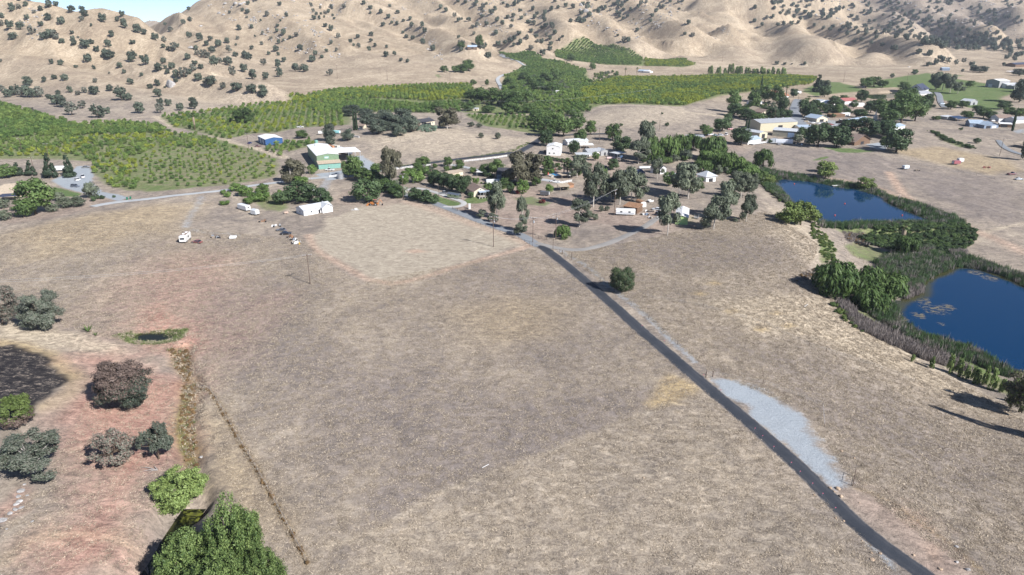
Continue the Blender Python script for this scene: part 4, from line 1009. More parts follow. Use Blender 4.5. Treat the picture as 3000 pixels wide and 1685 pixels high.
# ------------------------------------------------------------------ near trees of the left foreground
random.seed(21)
def near_tree(name, label, u, v, w, h, shape, mats, n, size, seed, cut=None, elong=1.6, droop=0., cat='tree', bark=None, h0=.4, r0=.022, limbs=10, lobes=None, shell=.5, yaw=0.):
    rs = np.random.RandomState(seed); L = unit_lobes(shape, rs) if lobes is None else np.array(lobes)
    if lobes is None and n > 6000:                      # break every lobe into smaller clumps
        sub = []
        for l in L:
            for k in range(7):
                d = rs.normal(size=3); d /= np.linalg.norm(d); q = l[:3] + d * l[3:] * .72
                sub.append((*q, *(l[3:] * rs.uniform(.34, .52))))
        L = np.array(sub)
    V, Fc, T = leaf_cloud(rs, L, n, size, elong, droop, shell)
    fm = None
    if cut is not None: fm = cut(V[::4], rs).astype(int)
    p = G(u, v)
    t = empty(name, label, cat, (p.x, p.y, p.z - .1), yaw, None, (w, w, h))
    link('trunk', unit_trunk(rs, L, h0, r0, limbs).mesh('trunk', bark or M_BARK, smooth=True), t)
    link('crown', meshdata('crown', V, Fc, mats, fm, tint=T), t)
    return t
top_dust = lambda V, r: (V[:, 2] * .9 - V[:, 0] * .35 + r.normal(size=len(V)) * .13 > .42)
near_tree('oak_tree', 'big round oak coated pinkish-brown with retardant on the red soil', 372, 1190, 16.0, 12.0, 'oak', [LEAF['oak'], LEAF['dusty']], 42000, .0165, 301, top_dust)
near_tree('oak_tree', 'grey-green spreading oak above the straw bank at the left edge', 132, 962, 14.0, 13.0, 'oak', [LEAF['oakgrey'], LEAF['oak']], 32000, .018, 302, lambda V, r: r.random(len(V)) < .45)
near_tree('oak_tree', 'brownish-grey oak cut by the left edge of the picture', 8, 950, 13.0, 13.0, 'oak', [LEAF['oakgrey'], LEAF['dusty']], 24000, .019, 303, lambda V, r: r.random(len(V)) < .35)
near_tree('pine_tree', 'bright yellow-green round tree with scorched brown skirt by the burnt patch', 53, 1250, 8.8, 8.0, 'round', [LEAF['dusty'], LEAF['bright']], 15000, .026, 304, lambda V, r: V[:, 2] + r.normal(size=len(V)) * .07 > .44)
near_tree('oak_tree', 'thin grey oak with bare pale limbs below the burnt patch', 112, 1395, 16.5, 10.0, 'sparse', [LEAF['oak'], LEAF['oakgrey']], 20000, .0185, 305, lambda V, r: r.random(len(V)) < .55, shell=.8, bark=M_DEAD, limbs=14)
near_tree('oak_tree', 'sparse purplish-grey low oak on the red soil', 335, 1362, 10.8, 8.2, 'sparse', [LEAF['oakgrey'], LEAF['dusty']], 13000, .022, 306, lambda V, r: r.random(len(V)) < .5, shell=.85)
near_tree('oak_tree', 'small leaning grey-green oak beside the weedy gully', 466, 1345, 8.6, 9.2, 'sparse', [LEAF['oakgrey'], LEAF['oak']], 13000, .024, 307, lambda V, r: r.random(len(V)) < .6, shell=.8)
near_tree('cottonwood_tree', 'bright green tufted tree standing over the creek pool', 533, 1488, 11.4, 8.8, 'round', [LEAF['bright'], LEAF['poplar']], 26000, .021, 308, lambda V, r: r.random(len(V)) < .55, shell=.8)
def plumes(seed, n):
    r = np.random.RandomState(seed); L = []
    for k in range(n):
        a = k * 2.4 + r.uniform(-.3, .3); q = .37 * math.sqrt((k + .5) / n); top = (.97 - q * 1.2) * r.uniform(.86, 1.05)
        for j in range(9):
            f = j / 8; b = r.uniform(0, 6.28); s = .062 * (1.25 - .6 * f) * r.uniform(.8, 1.15); o = .055 * (1.1 - .7 * f)
            L.append((q * math.cos(a) + o * math.cos(b), q * math.sin(a) + o * math.sin(b), top * (.34 + .66 * f), s, s, s * 1.15))
    return np.array(L)
for (u, v, w, h, sd, lb) in ((700, 1675, 12.0, 17.0, 1, 'tallest green poplar of the creek clump, pointed top'), (562, 1705, 12.0, 12.5, 2, 'broad green poplar at the left of the creek clump'),
                             (650, 1790, 13.5, 12.5, 3, 'green poplar at the bottom edge of the picture'), (772, 1740, 9.5, 10.5, 4, 'lower green poplar at the right of the creek clump')):
    near_tree('poplar_tree', lb, u, v, w, h, 'poplar', [LEAF['poplar'], LEAF['green']], 34000, .0165, 310 + sd, lambda V, r: r.random(len(V)) < .3, lobes=plumes(sd, 26), shell=.8, h0=.6, r0=.012, limbs=5)
p = G(440, 1690); mb = MB(); rr = np.random.RandomState(2)
dead = empty('dead_shrub', 'pale leafless shrub leaning over the dark creek at the bottom edge', 'dead shrub', p)
for k in range(16):
    a = rr.uniform(0, 6.28); l = rr.uniform(1.5, 4.0); e = Vector((math.cos(a) * .5, math.sin(a) * .5 + .3, .8)) * l
    mb = MB(); mb.tube([(0, 0, -.2), e * .5 + Vector((0, 0, .3)), e], [.06, .035, .012], 5); mb.build('branch', M_DEAD, dead)
fl = empty('fallen_branch', 'pale fallen branch lying beside the bright green tree', 'branch', G(462, 1380) + Vector((0, 0, .12)))
for k, (a, l) in enumerate(((2.9, 4.2), (3.3, 3.0), (2.4, 2.2), (3.6, 1.6))):
    mb = MB(); mb.tube([(0, 0, .1), (math.cos(a) * l * .5, math.sin(a) * l * .5, .35), (math.cos(a) * l, math.sin(a) * l, .1)], [.11, .08, .02], 5); mb.build('limb', M_DEAD, fl)
near_tree('oak_tree', 'single round dark bush standing alone right of the black road', 1821, 853, 9.6, 8.8, 'bush', [LEAF['dark'], LEAF['eucbr']], 16000, .026, 320, lambda V, r: r.random(len(V)) < .25, lobes=[(0, 0, .46, .40, .40, .42)] + [(.3 * math.cos(k * 2.4) * math.sqrt(1 - (k / 17. - .45) ** 2), .3 * math.sin(k * 2.4) * math.sqrt(1 - (k / 17. - .45) ** 2), .2 + .62 * k / 17., .16, .16, .15) for k in range(18)])
for u, v, s, lb in ((258,972,2.6,'spiky pale green agave clump left of the tiny pond'),(280,983,1.3,'smaller spiky agave beside the larger one')):
    p = G(u, v); t = empty('agave', lb, 'plant', p)
    for k in range(14):
        a = k * 2.4; e = R(25 + 50 * (k % 5) / 5); d = Vector((math.cos(a) * math.cos(e), math.sin(a) * math.cos(e), math.sin(e))); n = Vector((-math.sin(a), math.cos(a), 0))
        m2 = MB(); m2.add([-n * .05 * s, n * .05 * s, d * s * .6 + n * .07 * s, d * s * .6 - n * .07 * s, d * s], [(0, 1, 2, 3), (3, 2, 4)]); m2.build('leaf', LEAF['tuft'], t)

# ------------------------------------------------------------------ trees of the settlement, pond and yards: foot pixel, width px, height px
T = []
def many(kind, key, *rows, cat='tree'):
    for r in rows:
        u, v, w, h = r[:4]
        k = key + str(random.randrange(3)) if key + '0' in PROTO else key
        tree_px(kind, k, u, v, w, h, r[4], cat)
many('oak_tree', 'oak_mid',
 (1150,380,75,48,'dark oak at the left end of the knoll grove'),(1110,392,60,40,'lower dark oak at the left foot of the knoll grove'),(1185,372,70,52,'tallest dark oak in the middle of the knoll grove'),
 (1165,398,55,34,'dark oak at the front of the knoll grove'),(1205,385,60,42,'dark oak just left of the brown ranch house'),(1130,360,55,36,'oak behind the knoll grove'),(1085,372,60,38,'grey oak beside the two thin cypresses'),
 (1070,350,60,30,'pale grey oak behind the two thin cypresses'),(1018,412,42,34,'small grey oak by the low white wall'),(965,412,40,48,'dark oak beside the boat trailers above the packing shed'),(970,425,36,26,'low dark oak behind the shipping containers'),
 (1030,340,60,30,'grey-green oak at the orchard edge left of the knoll'))
many('oak_tree', 'eucbr', (1310,378,72,56,'broad olive-brown tree right of the brown ranch house'))
many('eucalyptus_tree', 'eucbr', (852,538,74,66,'large drooping brown-green pepper tree left of the green packing shed'),(1150,545,60,105,'tall two-stemmed thin eucalyptus beside the white rail fence'),
 (1515,542,95,92,'huge drooping brown-green eucalyptus in the middle of the yards'),(1560,540,75,80,'right half of the huge drooping eucalyptus clump'))
many('eucalyptus_tree', 'euc',
 (1738,607,75,120,'tall white-trunked eucalyptus left of the grove'),(1815,600,75,95,'dense eucalyptus at the left of the grove'),(1850,590,70,90,'eucalyptus in the heart of the grove'),(1790,590,70,80,'eucalyptus behind the utility pole in the grove'),
 (1870,585,60,70,'lower eucalyptus at the right of the grove heart'),(2015,582,80,95,'tall eucalyptus above the green mobile home'),(1990,568,60,80,'eucalyptus left of the tall one above the mobile home'),(2090,672,80,90,'big eucalyptus right of the green mobile home'),
 (2120,640,70,100,'eucalyptus rising behind the one right of the mobile home'),(2170,580,60,70,'eucalyptus at the right shoulder of the grove'),(2190,575,50,60,'small eucalyptus at the crest above the far pond'),(2185,650,48,75,'slim white-stemmed eucalyptus on the open right slope'),
 (1955,690,75,115,'thin wispy eucalyptus over the end of the gravel drive'),(1697,665,70,75,'pale leaning eucalyptus with bare forked trunk beside the poles'),(1455,640,55,100,'tall slim eucalyptus by the front yard'),(1530,680,36,95,'slender pale eucalyptus beside the grey lane'),
 (1925,525,40,55,'eucalyptus beside the small white shed'),(1885,470,60,100,'tall airy eucalyptus behind the travel trailers'),(1870,480,60,60,'drooping grey-green eucalyptus by the silver trailer'),(1690,520,60,60,'eucalyptus right of the swimming pool'))
many('pepper_tree', 'euc', (1525,690,42,36,'low grey-green bush at the foot of the slender eucalyptus'),(1410,640,30,24,'round grey shrub beside the grey lane'),(1445,650,30,24,'dark shrub between two slim eucalyptus by the lane'))
many('willow_tree', 'willow', (1648,698,46,42,'small round weeping willow beside a utility pole'),(2236,490,56,56,'weeping willow standing alone below the white trailer'),(1900,470,60,75,'willow among the tall trees by the creek'),
 (1955,470,60,75,'willow right of the tall airy eucalyptus'),(1995,458,52,70,'willow at the creek bend in the tree belt'),(2030,440,50,50,'willow left end above the creek thicket'),(2085,470,75,75,'big willow of the creek thicket'),
 (2080,490,70,55,'grey-green willow low in the creek thicket'),(2120,500,70,60,'willow in the middle of the creek thicket'),(2155,505,65,50,'yellowish willow at the right of the creek thicket'),(2185,520,70,45,'willow at the lower end of the creek thicket'),(2060,505,50,40,'low willow at the foot of the creek thicket'))
many('willow_tree', 'willow', (2440,862,120,105,'large weeping willow, left of the clump by the near pond'),(2510,868,125,100,'large weeping willow, middle of the clump by the near pond'),(2580,880,120,95,'large weeping willow, right of the clump by the near pond'),
 (2545,905,100,70,'weeping willow at the front of the clump by the near pond'),(2650,748,60,66,'weeping willow wrapped round the palm between the ponds'))
many('willow_tree', 'bright', (2310,655,75,62,'yellow-green lobed tree at the left corner of the far pond'),(2345,660,75,70,'taller yellow-green lobed tree at the far pond corner'),(2375,650,60,48,'yellow-green lobed tree leaning over the far pond'),
 (2418,521,62,48,'green round tree mirrored in the far pond, on the left'),(2412,505,40,30,'green bough tree beside the mirrored one'),(2535,556,54,38,'pale green willow bush mirrored in the far pond, on the right'),
 (2250,540,42,28,'yellow-green bush at the head of the far pond'))
many('oak_tree', 'dark', (1075,592,90,66,'large dense round dark green tree behind the orange backhoe'),(880,592,100,58,'broad dark fig tree left of the white house'),(950,598,68,46,'dark fig tree right behind the white house'),(830,598,60,40,'low dark fig tree at the left of the white house'),
 (1600,428,48,46,'dark round tree left of the white two-storey shed'),(1680,452,36,40,'dark round tree right of the white two-storey shed'),(1820,447,66,46,'wide dark tree behind the travel trailers'),(1795,498,36,32,'dark round tree beside the dark vehicles'),
 (2395,430,74,70,'big dark tree left of the brown-roofed house'),(2450,432,76,60,'big dark tree in the middle of the row by the brown-roofed house'),(2540,400,80,52,'dark tree behind the brown-roofed house, left'),(2600,402,80,46,'dark tree behind the brown-roofed house, right'),(2490,392,70,40,'dark tree behind the row, farther left'),
 (2625,446,86,66,'big dark round tree right of the brown-roofed house'),(2170,425,60,52,'dark tree beside the white house with the deck'),(2350,410,40,36,'dark tree at the corner of the long beige shed'),
 (2115,386,56,42,'large round dark tree at the junkyard'),(2523,298,34,34,'dark square tree by the red-roofed building'),(2190,350,50,30,'dark tree in the yard trees left of the street'),(2150,340,50,36,'dark tree by the left end of the yard trees'),
 (2260,352,44,36,'round dark tree in front of the tan houses'),(2290,330,40,44,'tall dark tree beside the street'),(2295,350,50,30,'dark hedge tree beside the lower street'),(2370,345,44,42,'dark tree right of the street'),(2350,340,36,46,'tall green tree right of the street'),
 (2415,285,34,34,'dark tree on the left lawn'),(2440,310,40,28,'dark tree by the white mobile homes'))
many('oak_tree', 'green', (1700,420,40,40,'round green tree behind the white buildings'),(1730,395,36,40,'round green tree right of the road trees'),(1795,412,50,46,'leafy green tree behind the carports'),(1650,400,60,56,'tall green tree at the road bend'),(1625,390,60,60,'dense green tree left of the road bend'),
 (1690,385,50,50,'dense green tree right of the road bend'),(1600,400,60,50,'rounded green tree above the road bend'),(1570,375,60,44,'grey-green tree at the orchard corner above the road'),(1600,355,60,30,'grey-green tree in the tree line above the road'),
 (1345,500,30,32,'green tree at the end of the white rail fence'),(1311,488,30,28,'pale green tree on the white rail fence'),(1240,486,44,26,'dark grey tree on the white rail fence'),(1455,517,50,48,'round blue-green tree beside the dark barn'),(1420,512,36,30,'grey-green tree left of the dark barn'),
 (1600,500,40,42,'green tree right of the huge eucalyptus'),(1600,515,24,22,'green shrub tree by the pool fence'),(1040,520,55,60,'open-crowned pale green tree by the packing shed yard'),(1020,520,40,48,'thin young tree beside the water tank'),(1105,510,40,30,'green tree behind the water tank'),
 (1060,530,60,36,'green bush tree right of the water tank'),(1090,540,60,40,'dark green bush tree by the gravel yard'),(1130,560,60,34,'green shrub tree along the hedge to the lane'),(1165,575,56,30,'dark green shrub tree by the pole at the lane'),
 (2070,398,34,28,'green tree by the open dark shed'),(2060,385,24,20,'small round tree by the junkyard'),(2145,330,44,60,'grey-green pine left of the yard trees'),(2205,322,40,50,'tall grey pine in the yard trees'),(2240,300,44,48,'tall grey pine behind the tan houses'),(2275,305,40,50,'grey pine beside the red tile house'),
 (2180,345,36,30,'small green tree below the pines'),(2215,355,60,22,'flat hedge tree beside the knoll'))
many('yard_tree', 'green', (1338,536,30,26,'leafy tree just below the long cream stable'),(1430,566,28,30,'leafy shrub tree at the right wall of the cream cottage'),(1478,552,34,30,'leafy tree above the magenta bougainvillea'),(1225,498,30,22,'leafy tree touching the white fence by the small grove'),
 (1570,545,30,28,'leafy tree between the huge eucalyptus and the pool drive'),(1745,470,26,24,'leafy tree right below the wide carport'),(1760,520,40,36,'leafy tree behind the dense eucalyptus grove'),(1840,545,44,36,'leafy tree below the solar-roofed house'),(1960,545,44,40,'leafy tree between the grove and the tall eucalyptus'),(2150,560,40,36,'leafy tree on the crest right of the pale metal roof'),(2045,560,36,40,'leafy tree left of the pale metal roof'))
many('yard_tree', 'dark', (2210,300,36,34,'dark tree behind the pines left of the red tile house'),(2325,285,26,24,'dark tree at the top end of the street'),(2385,318,34,24,'dark tree right of the street fan palms'),(2425,330,34,24,'dark tree below the white cottages'),(2520,345,40,26,'dark tree above the long hall roof'),(2460,318,28,22,'dark tree left of the long white mobile home'),
 (2550,330,44,34,'dark tree above the thin steeple'),(2720,300,34,24,'dark tree below the grey-roofed wing'),(2700,320,44,30,'dark tree right of the very large tree mass'),(2130,360,34,26,'dark tree left of the junkyard round tree'),(2905,350,30,22,'dark tree behind the blue-grey pair'),(2860,330,34,20,'dark tree at the lower lawn edge'),(2940,320,40,24,'dark tree at the right end of the lawns'))
many('conifer_tree', 'conifer', (204,519,40,66,'dark redwood right of the parked white boat'),(150,522,44,74,'dark redwood left of the parked white boat'),(92,515,36,46,'dark redwood behind the tan-roofed house'),(55,515,40,40,'dark conifer at the left behind the tan-roofed house'),(2168,404,14,26,'small conifer by the beige sheds'),(2395,270,36,50,'dark conifer on the left lawn edge'))
many('oak_tree', 'green', (105,628,112,100,'big rounded green tree in front of the tan-roofed house'),(70,636,60,50,'lower green tree at the foot of the big rounded one'),(20,520,60,36,'dark green tree behind the tan-roofed house at the edge'))
many('olive_tree', 'bushg', (271,578,54,44,'grey round olive tree at the drive entrance'),(195,608,56,30,'grey-green shrub mass right of the big rounded tree'),(230,605,50,30,'shrub mass with yellow tips by the entrance'),(155,620,44,26,'olive shrub below the big rounded tree'),(10,610,50,30,'shrub at the left edge below the house'),(15,645,46,30,'grey-green shrub at the lower left of the garden'),(175,588,38,26,'shrub by the small side lawn'))
many('topiary', 'bushd', (275,590,18,18,'clipped round topiary nearest the gravel lane'),(287,583,16,13,'clipped round topiary in the middle of three'),(301,583,17,13,'clipped round topiary farthest right of three'),(334,579,11,8,'small clipped shrub by the drive mouth'), cat='shrub')
many('citrus_tree', 'citrusmid', (720,575,50,34,'citrus tree at the left of the trailer garden'),(690,560,40,26,'citrus tree beside the gravel lane'),(770,568,44,32,'citrus tree above the trailer garden'),(745,590,50,30,'bushy citrus by the white box trailers'),(730,598,34,24,'round shrub just above the white box trailers'),
 (775,590,44,32,'citrus tree in the middle of the trailer garden'),(668,578,22,18,'round shrub by the lane at the left of the garden'),(655,570,18,16,'small round shrub farthest left of the garden'),(660,600,34,14,'low weedy green patch beside the trailers'),(820,568,16,14,'tiny round shrub in the trailer garden'),
 (885,545,50,32,'dense round bush at the foot of the pepper tree'),(915,510,30,30,'citrus tree in front of the packing shed'),(1275,492,18,14,'round citrus by the white fence, leftmost'),(1308,503,20,18,'round citrus by the white fence, middle'),(1332,500,18,14,'round citrus by the white fence, right'),
 (1385,508,24,20,'round citrus at the drive end'),(1205,515,40,26,'bushy citrus in the small grove by the fence'),(1240,512,40,28,'bushy citrus in the small grove, middle'),(1220,535,50,36,'bushy green tree below the small grove'),(1190,520,34,24,'bushy citrus at the left of the small grove'),(1185,540,36,30,'green bush beside the tall thin eucalyptus'),
 (1270,525,36,24,'green bush above the row of round trees'),(1395,540,24,22,'round green bush below the carport'),(1615,510,22,18,'round bush left of the pool'),(1530,568,44,46,'dense olive-green bush below the huge eucalyptus'),(1610,565,28,28,'round dark bush by the dark trailer'))
many('mulberry_tree', 'dark', (1270,545,40,40,'round dark tree first in the row along the drive'),(1300,552,44,46,'round dark tree second in the row along the drive'),(1325,558,40,46,'round dark tree third in the row along the drive'),(1350,566,44,50,'round dark tree with bare trunk fourth in the row'),(1370,556,32,40,'round dark tree last in the row by the brown roof'))
many('hedge_shrub', 'bushd', (1215,585,50,36,'clipped dark shrub mass left of the small front lawn'),(1245,592,56,40,'clipped dark shrub mass in front of the small lawn'),(1270,597,40,30,'dark shrub mass at the lawn edge'),(1120,545,50,30,'oleander shrub on the hedge to the lane'),(1150,565,50,34,'oleander shrub nearer the lane pole'),
 (1170,580,40,28,'dark shrub at the lane pole'),(1495,565,26,34,'tall green shrub beside the vegetable garden'),(1380,580,20,20,'leafy shrub at the deck corner'), cat='shrub')
for i in range(15):
    t = i / 14.; many('hedge_shrub', 'bushd', (1562 + 165 * t, 460 + 28 * t, 17, 11, 'low clipped shrub of the long hedge behind the yards'), cat='shrub')
many('shrub', 'redbush', (1517,568,18,12,'bright magenta bougainvillea bush'), cat='shrub'); many('shrub', 'winebush', (1587,595,25,11,'dark red low bush in the dry yard'), cat='shrub')
many('shrub', 'bushg', (1745,645,20,22,'blue-grey shrub nearest the poles'),(1762,620,18,18,'blue-grey shrub behind two others'),(1778,618,18,16,'blue-grey shrub right of the pair'),(1660,556,20,14,'grey shrub by the tan shed roof'),
 (1458,408,20,20,'small round bush on the dry knoll slope'),(1410,405,18,16,'grey low bush on the dry knoll slope'),(1380,372,24,16,'brown-grey bush on the knoll'),(1402,374,22,14,'green bush at the top of the knoll'),(2205,600,18,20,'small dark shrub on the right slope crest'),(2155,650,18,12,'yellowish low shrub on the open slope'), cat='shrub')
many('shrub', 'bushd', (1900,370,20,16,'round dark bush on the right knoll, first'),(1915,366,16,13,'round dark bush on the right knoll, second'),(1888,378,14,10,'round dark bush on the right knoll, lowest'),(1953,370,15,12,'round dark bush on the right knoll, third'),(1808,372,14,12,'dark bush left on the right knoll'),(1820,370,12,10,'small dark bush on the right knoll'),(1705,342,10,8,'tiny dark bush on the knoll crest'),(1940,335,8,7,'tiny dark bush high on the right knoll'), cat='shrub')
many('shrub', 'bushd', (2860,420,24,18,'dark round bush on the dry slope right'),(2815,382,12,10,'small bush below the blue-roofed houses'),(2735,350,16,10,'small bush on the dry bank'),(2255,420,14,14,'small round bush above the lone willow'),(2240,413,12,10,'tiny bush by the white house deck'), cat='shrub')
many('shrub', 'oleander', (2335,418,34,26,'pale flowering oleander by the long beige shed'),(2365,424,26,22,'second pale flowering oleander by the beige shed'),(1180,572,40,26,'pale flowering shrub at the lane hedge'), cat='shrub')
many('oak_tree', 'green', (2580,340,60,46,'big blue-green tree above the church roof, left'),(2640,360,90,80,'very large dark tree mass right of the church roof'),(2600,365,70,60,'large dark tree in front of the mass'),(2680,355,60,70,'right flank of the very large tree mass'),(2660,300,50,40,'grey tree above the large tree mass'),(2640,310,60,44,'grey-green tree below the gabled house'),(2645,268,36,26,'dark tree left of the gabled house'))
many('oak_tree', 'euc', (2740,262,40,44,'tall grey tree left in the windbreak on the lawns'),(2760,265,44,44,'tall grey tree in the middle of the windbreak'),(2782,272,36,48,'tall grey tree right in the windbreak'),(2805,275,30,32,'lower grey tree at the end of the windbreak'),(2400,262,36,26,'grey tree on the left lawn'),(2418,268,32,30,'second grey tree on the left lawn'))
many('oak_tree', 'green', (2842,256,28,18,'single round tree on the right lawn'),(2678,218,20,14,'round tree at the far lawn edge'),(2613,228,13,12,'small round tree at the far lawn edge'),(2535,258,40,28,'bushy green trees on the left lawn, left one'),(2560,255,50,28,'bushy green trees on the left lawn, middle one'),(2585,256,34,20,'bushy green trees on the left lawn, right one'),
 (2785,320,36,24,'green tree beside the pale drive'),(2820,316,34,20,'green tree in front of the grey barn'),(2830,346,38,20,'round tree behind the solar roof'),(2880,346,40,30,'round tree behind the blue-roofed houses'),(2745,352,18,12,'bush left of the small sheds'),(2955,340,40,24,'green tree by the right-hand houses'),(2985,345,36,26,'green tree at the right edge by the houses'),(2640,438,22,20,'yellow-green small tree in front of the paved court'),
 (2590,432,30,30,'yellow-green tree by the paved court'),(2470,300,30,20,'green shrub tree near the red-roofed building'),(2500,318,24,24,'green tree in front of the red-roofed building'),(2400,320,30,20,'spreading tree above the white garage'),(2455,335,26,28,'palm-like tree by the parked cars'))
many('oak_tree', 'oak_mid', (2985,300,50,60,'dark tree at the right edge above the houses'),(2995,270,40,36,'dark oak at the right edge below the ranch sheds'),(2985,222,40,20,'dark oak at the far right edge'),(2870,212,44,18,'dark oak mass behind the pasture'),(2010,470,40,30,'dark tree behind the creek'),(3000,470,30,70,'dark tree cut by the right edge at the drive'))
many('cypress_tree', 'cypress', (1038,382,9,62,'thin cypress, left of the pair on the knoll'),(1045,382,9,60,'thin cypress, right of the pair on the knoll'),(2184,388,7,42,'thin cypress, left of the pair by the yellow warehouse'),(2192,384,7,44,'thin cypress, right of the pair by the yellow warehouse'),(2229,268,8,42,'tall thin cypress behind the tan houses'),(2965,384,9,62,'leaning thin cypress at the right by the white garage'))
many('oak_tree', 'green', (1335,212,28,18,'round tree of the clump on the dry apron, left'),(1355,213,36,24,'round tree of the clump on the dry apron, middle'),(1372,208,40,30,'tall tree of the clump on the dry apron, right'),(1302,212,26,18,'low tree of the clump on the dry apron, far left'),(1404,140,26,34,'tall poplar beside the hill house'),(1352,142,24,18,'round tree left of the hill house'),(1387,250,20,16,'round tree by the pale winding road'),(1427,252,14,18,'small tree by the pale winding road'),
 (1488,255,32,26,'green tree right of the winding road'),(1505,270,30,22,'grey tree below the winding road'),(1285,326,44,30,'dark tree in the orchard middle'),(715,360,66,40,'large green tree rising from the orchard behind the palm'),(885,405,40,22,'dark green tree in the orchard behind the blue shed'))
many('oak_tree', 'green', (1535,240,36,26,'dark tree in the wooded creek, top left'),(1560,255,40,30,'dark tree in the wooded creek, top'),(1600,245,40,34,'tall dark tree in the wooded creek'),(1625,240,40,36,'tall dark tree at the right of the wooded creek'),(1580,270,50,26,'dark tree in the wooded creek middle'),(1620,272,50,28,'dark tree at the wooded creek right'),
 (1410,300,50,40,'dark tree at the left of the valley wood'),(1440,305,60,44,'olive tree in the valley wood'),(1380,295,50,30,'blue-grey tree at the left valley wood'),(1480,310,60,40,'grey-green tree in the valley wood middle'),(1510,315,60,46,'dark tree in the valley wood middle'),(1540,300,50,30,'dark tree in the valley wood right'),(1500,335,60,34,'pale grey tree at the lower valley wood'),(1370,325,44,24,'dark round tree by the small pump house'),(1430,330,44,20,'low dark tree right of the pump house'),(1550,330,50,26,'dark tree at the lower right of the valley wood'),(1570,345,50,24,'grey tree above the road trees'),
 (1675,180,30,20,'grey tree at the foot of the far orchard'),(1735,205,22,18,'round tree right of the far orchards'),(1570,262,30,24,'tree by the poles in the valley'))
for i in range(20):
    t = i / 19.; many('poplar_tree', 'poplar', (2075 + 225 * t + random.uniform(-4, 4), 216 + 8 * t, random.uniform(12, 22), random.uniform(16, 26) + (12 if i in (5, 6) else 0), 'poplar of the green windbreak above the bright orchard'))
# far oaks grouped labels must be honest repeats
for o in sc.objects:
    if o.get('label') == 'poplar of the green windbreak above the bright orchard': o['group'] = 'windbreak poplars above the bright orchard'
    if o.get('label') == 'low clipped shrub of the long hedge behind the yards': o['group'] = 'shrubs of the long clipped hedge'
for i, (u, v, w, h) in enumerate(((2672,1060,13,24),(2678,1052,9,14),(2728,1080,22,40),(2780,1092,28,60),(2805,1100,30,56),(2850,1120,28,50),(2862,1125,24,48),(2905,1140,34,66),(2935,1150,26,44),(2885,1128,24,60),(2830,1110,26,44),(2958,1176,22,24))):
    tree_px('poplar_sapling', 'poplar', u, v, w, h, 'young green poplar sapling on the bank of the near pond', 'sapling', 'poplar saplings on the pond bank')
near_tree('sycamore_tree', 'olive-brown tree cut by the right edge beside the near pond', 2985, 1208, 10.5, 12.5, 'oak', [LEAF['eucbr'], LEAF['bright']], 9000, .032, 330, lambda V, r: r.random(len(V)) < .25)
near_tree('sycamore_tree', 'dark tree just outside the right edge casting its long shadow', 3092, 1300, 6.5, 19, 'poplar', [LEAF['oak']], 6000, .035, 331)
# fan palms
def palm(u, v, hpx, label, skirt=True, w=None):
    p = G(u, v); h = hpx * mpp(p) * 1.03; t = empty('palm_tree', label, 'palm', (p.x, p.y, p.z), 0)
    cr = min(2.6, h * .28)
    mb = MB(); mb.tube([(0, 0, -.2), (0, 0, h * .5), (0, 0, h - cr * .4)], [.38, .3, .26], 8); mb.build('trunk', M_BARK, t)
    if skirt:
        mb = MB(); mb.tube([(0, 0, h * .35), (0, 0, h * .6), (0, 0, h - cr * .5)], [.55, .95, .8], 9); mb.build('dead_frond_skirt', plain('palm_skirt', (.30, .235, .17), .9, var=.3) if 'palm_skirt' not in MATS else MATS['palm_skirt'], t)
    for k in range(26):
        a = k * 2.399; e = R(-35 + 110 * ((k * 7) % 26) / 26); d = Vector((math.cos(a) * math.cos(e), math.sin(a) * math.cos(e), math.sin(e))); n = Vector((-math.sin(a), math.cos(a), 0))
        q = Vector((0, 0, h - cr * .4)); m2 = MB(); f = d * cr
        m2.add([q, q + f * .55 + n * cr * .06, q + f * .6 + n * cr * .36, q + f * .98 + n * cr * .2 - Vector((0, 0, .12 * cr)), q + f * 1.02 - Vector((0, 0, .18 * cr)), q + f * .98 - n * cr * .2 - Vector((0, 0, .12 * cr)), q + f * .6 - n * cr * .36, q + f * .55 - n * cr * .06], [(0, 1, 2, 3, 4, 5, 6, 7)])
        o = m2.build('frond', LEAF['palm'], t)
        at = o.data.attributes.new('tint', 'FLOAT', 'POINT'); at.data.foreach_set('value', [random.random()] * 8)
palm(572, 382, 46, 'lone fan palm with thick pale skirt in the orchard')
palm(2635, 745, 92, 'tall fan palm rising between the two ponds')
palm(1652, 513, 36, 'feathery palm behind the pool, left', False); palm(1662, 511, 42, 'feathery palm behind the pool, right', False)
palm(1385, 284, 26, 'fan palm at the left of the valley wood'); palm(1535, 236, 22, 'fan palm by the winding road'); palm(2301, 300, 46, 'fan palm before the red tile house'); palm(1710, 408, 22, 'fan palm at the road bend', False); palm(1832, 224, 22, 'fan palm left of the far white house'); palm(1866, 222, 22, 'fan palm beside the far white house'); palm(1818, 408, 22, 'small palm behind the carports', False); palm(2365, 320, 34, 'fan palm right of the street'); palm(2357, 322, 30, 'second fan palm right of the street')

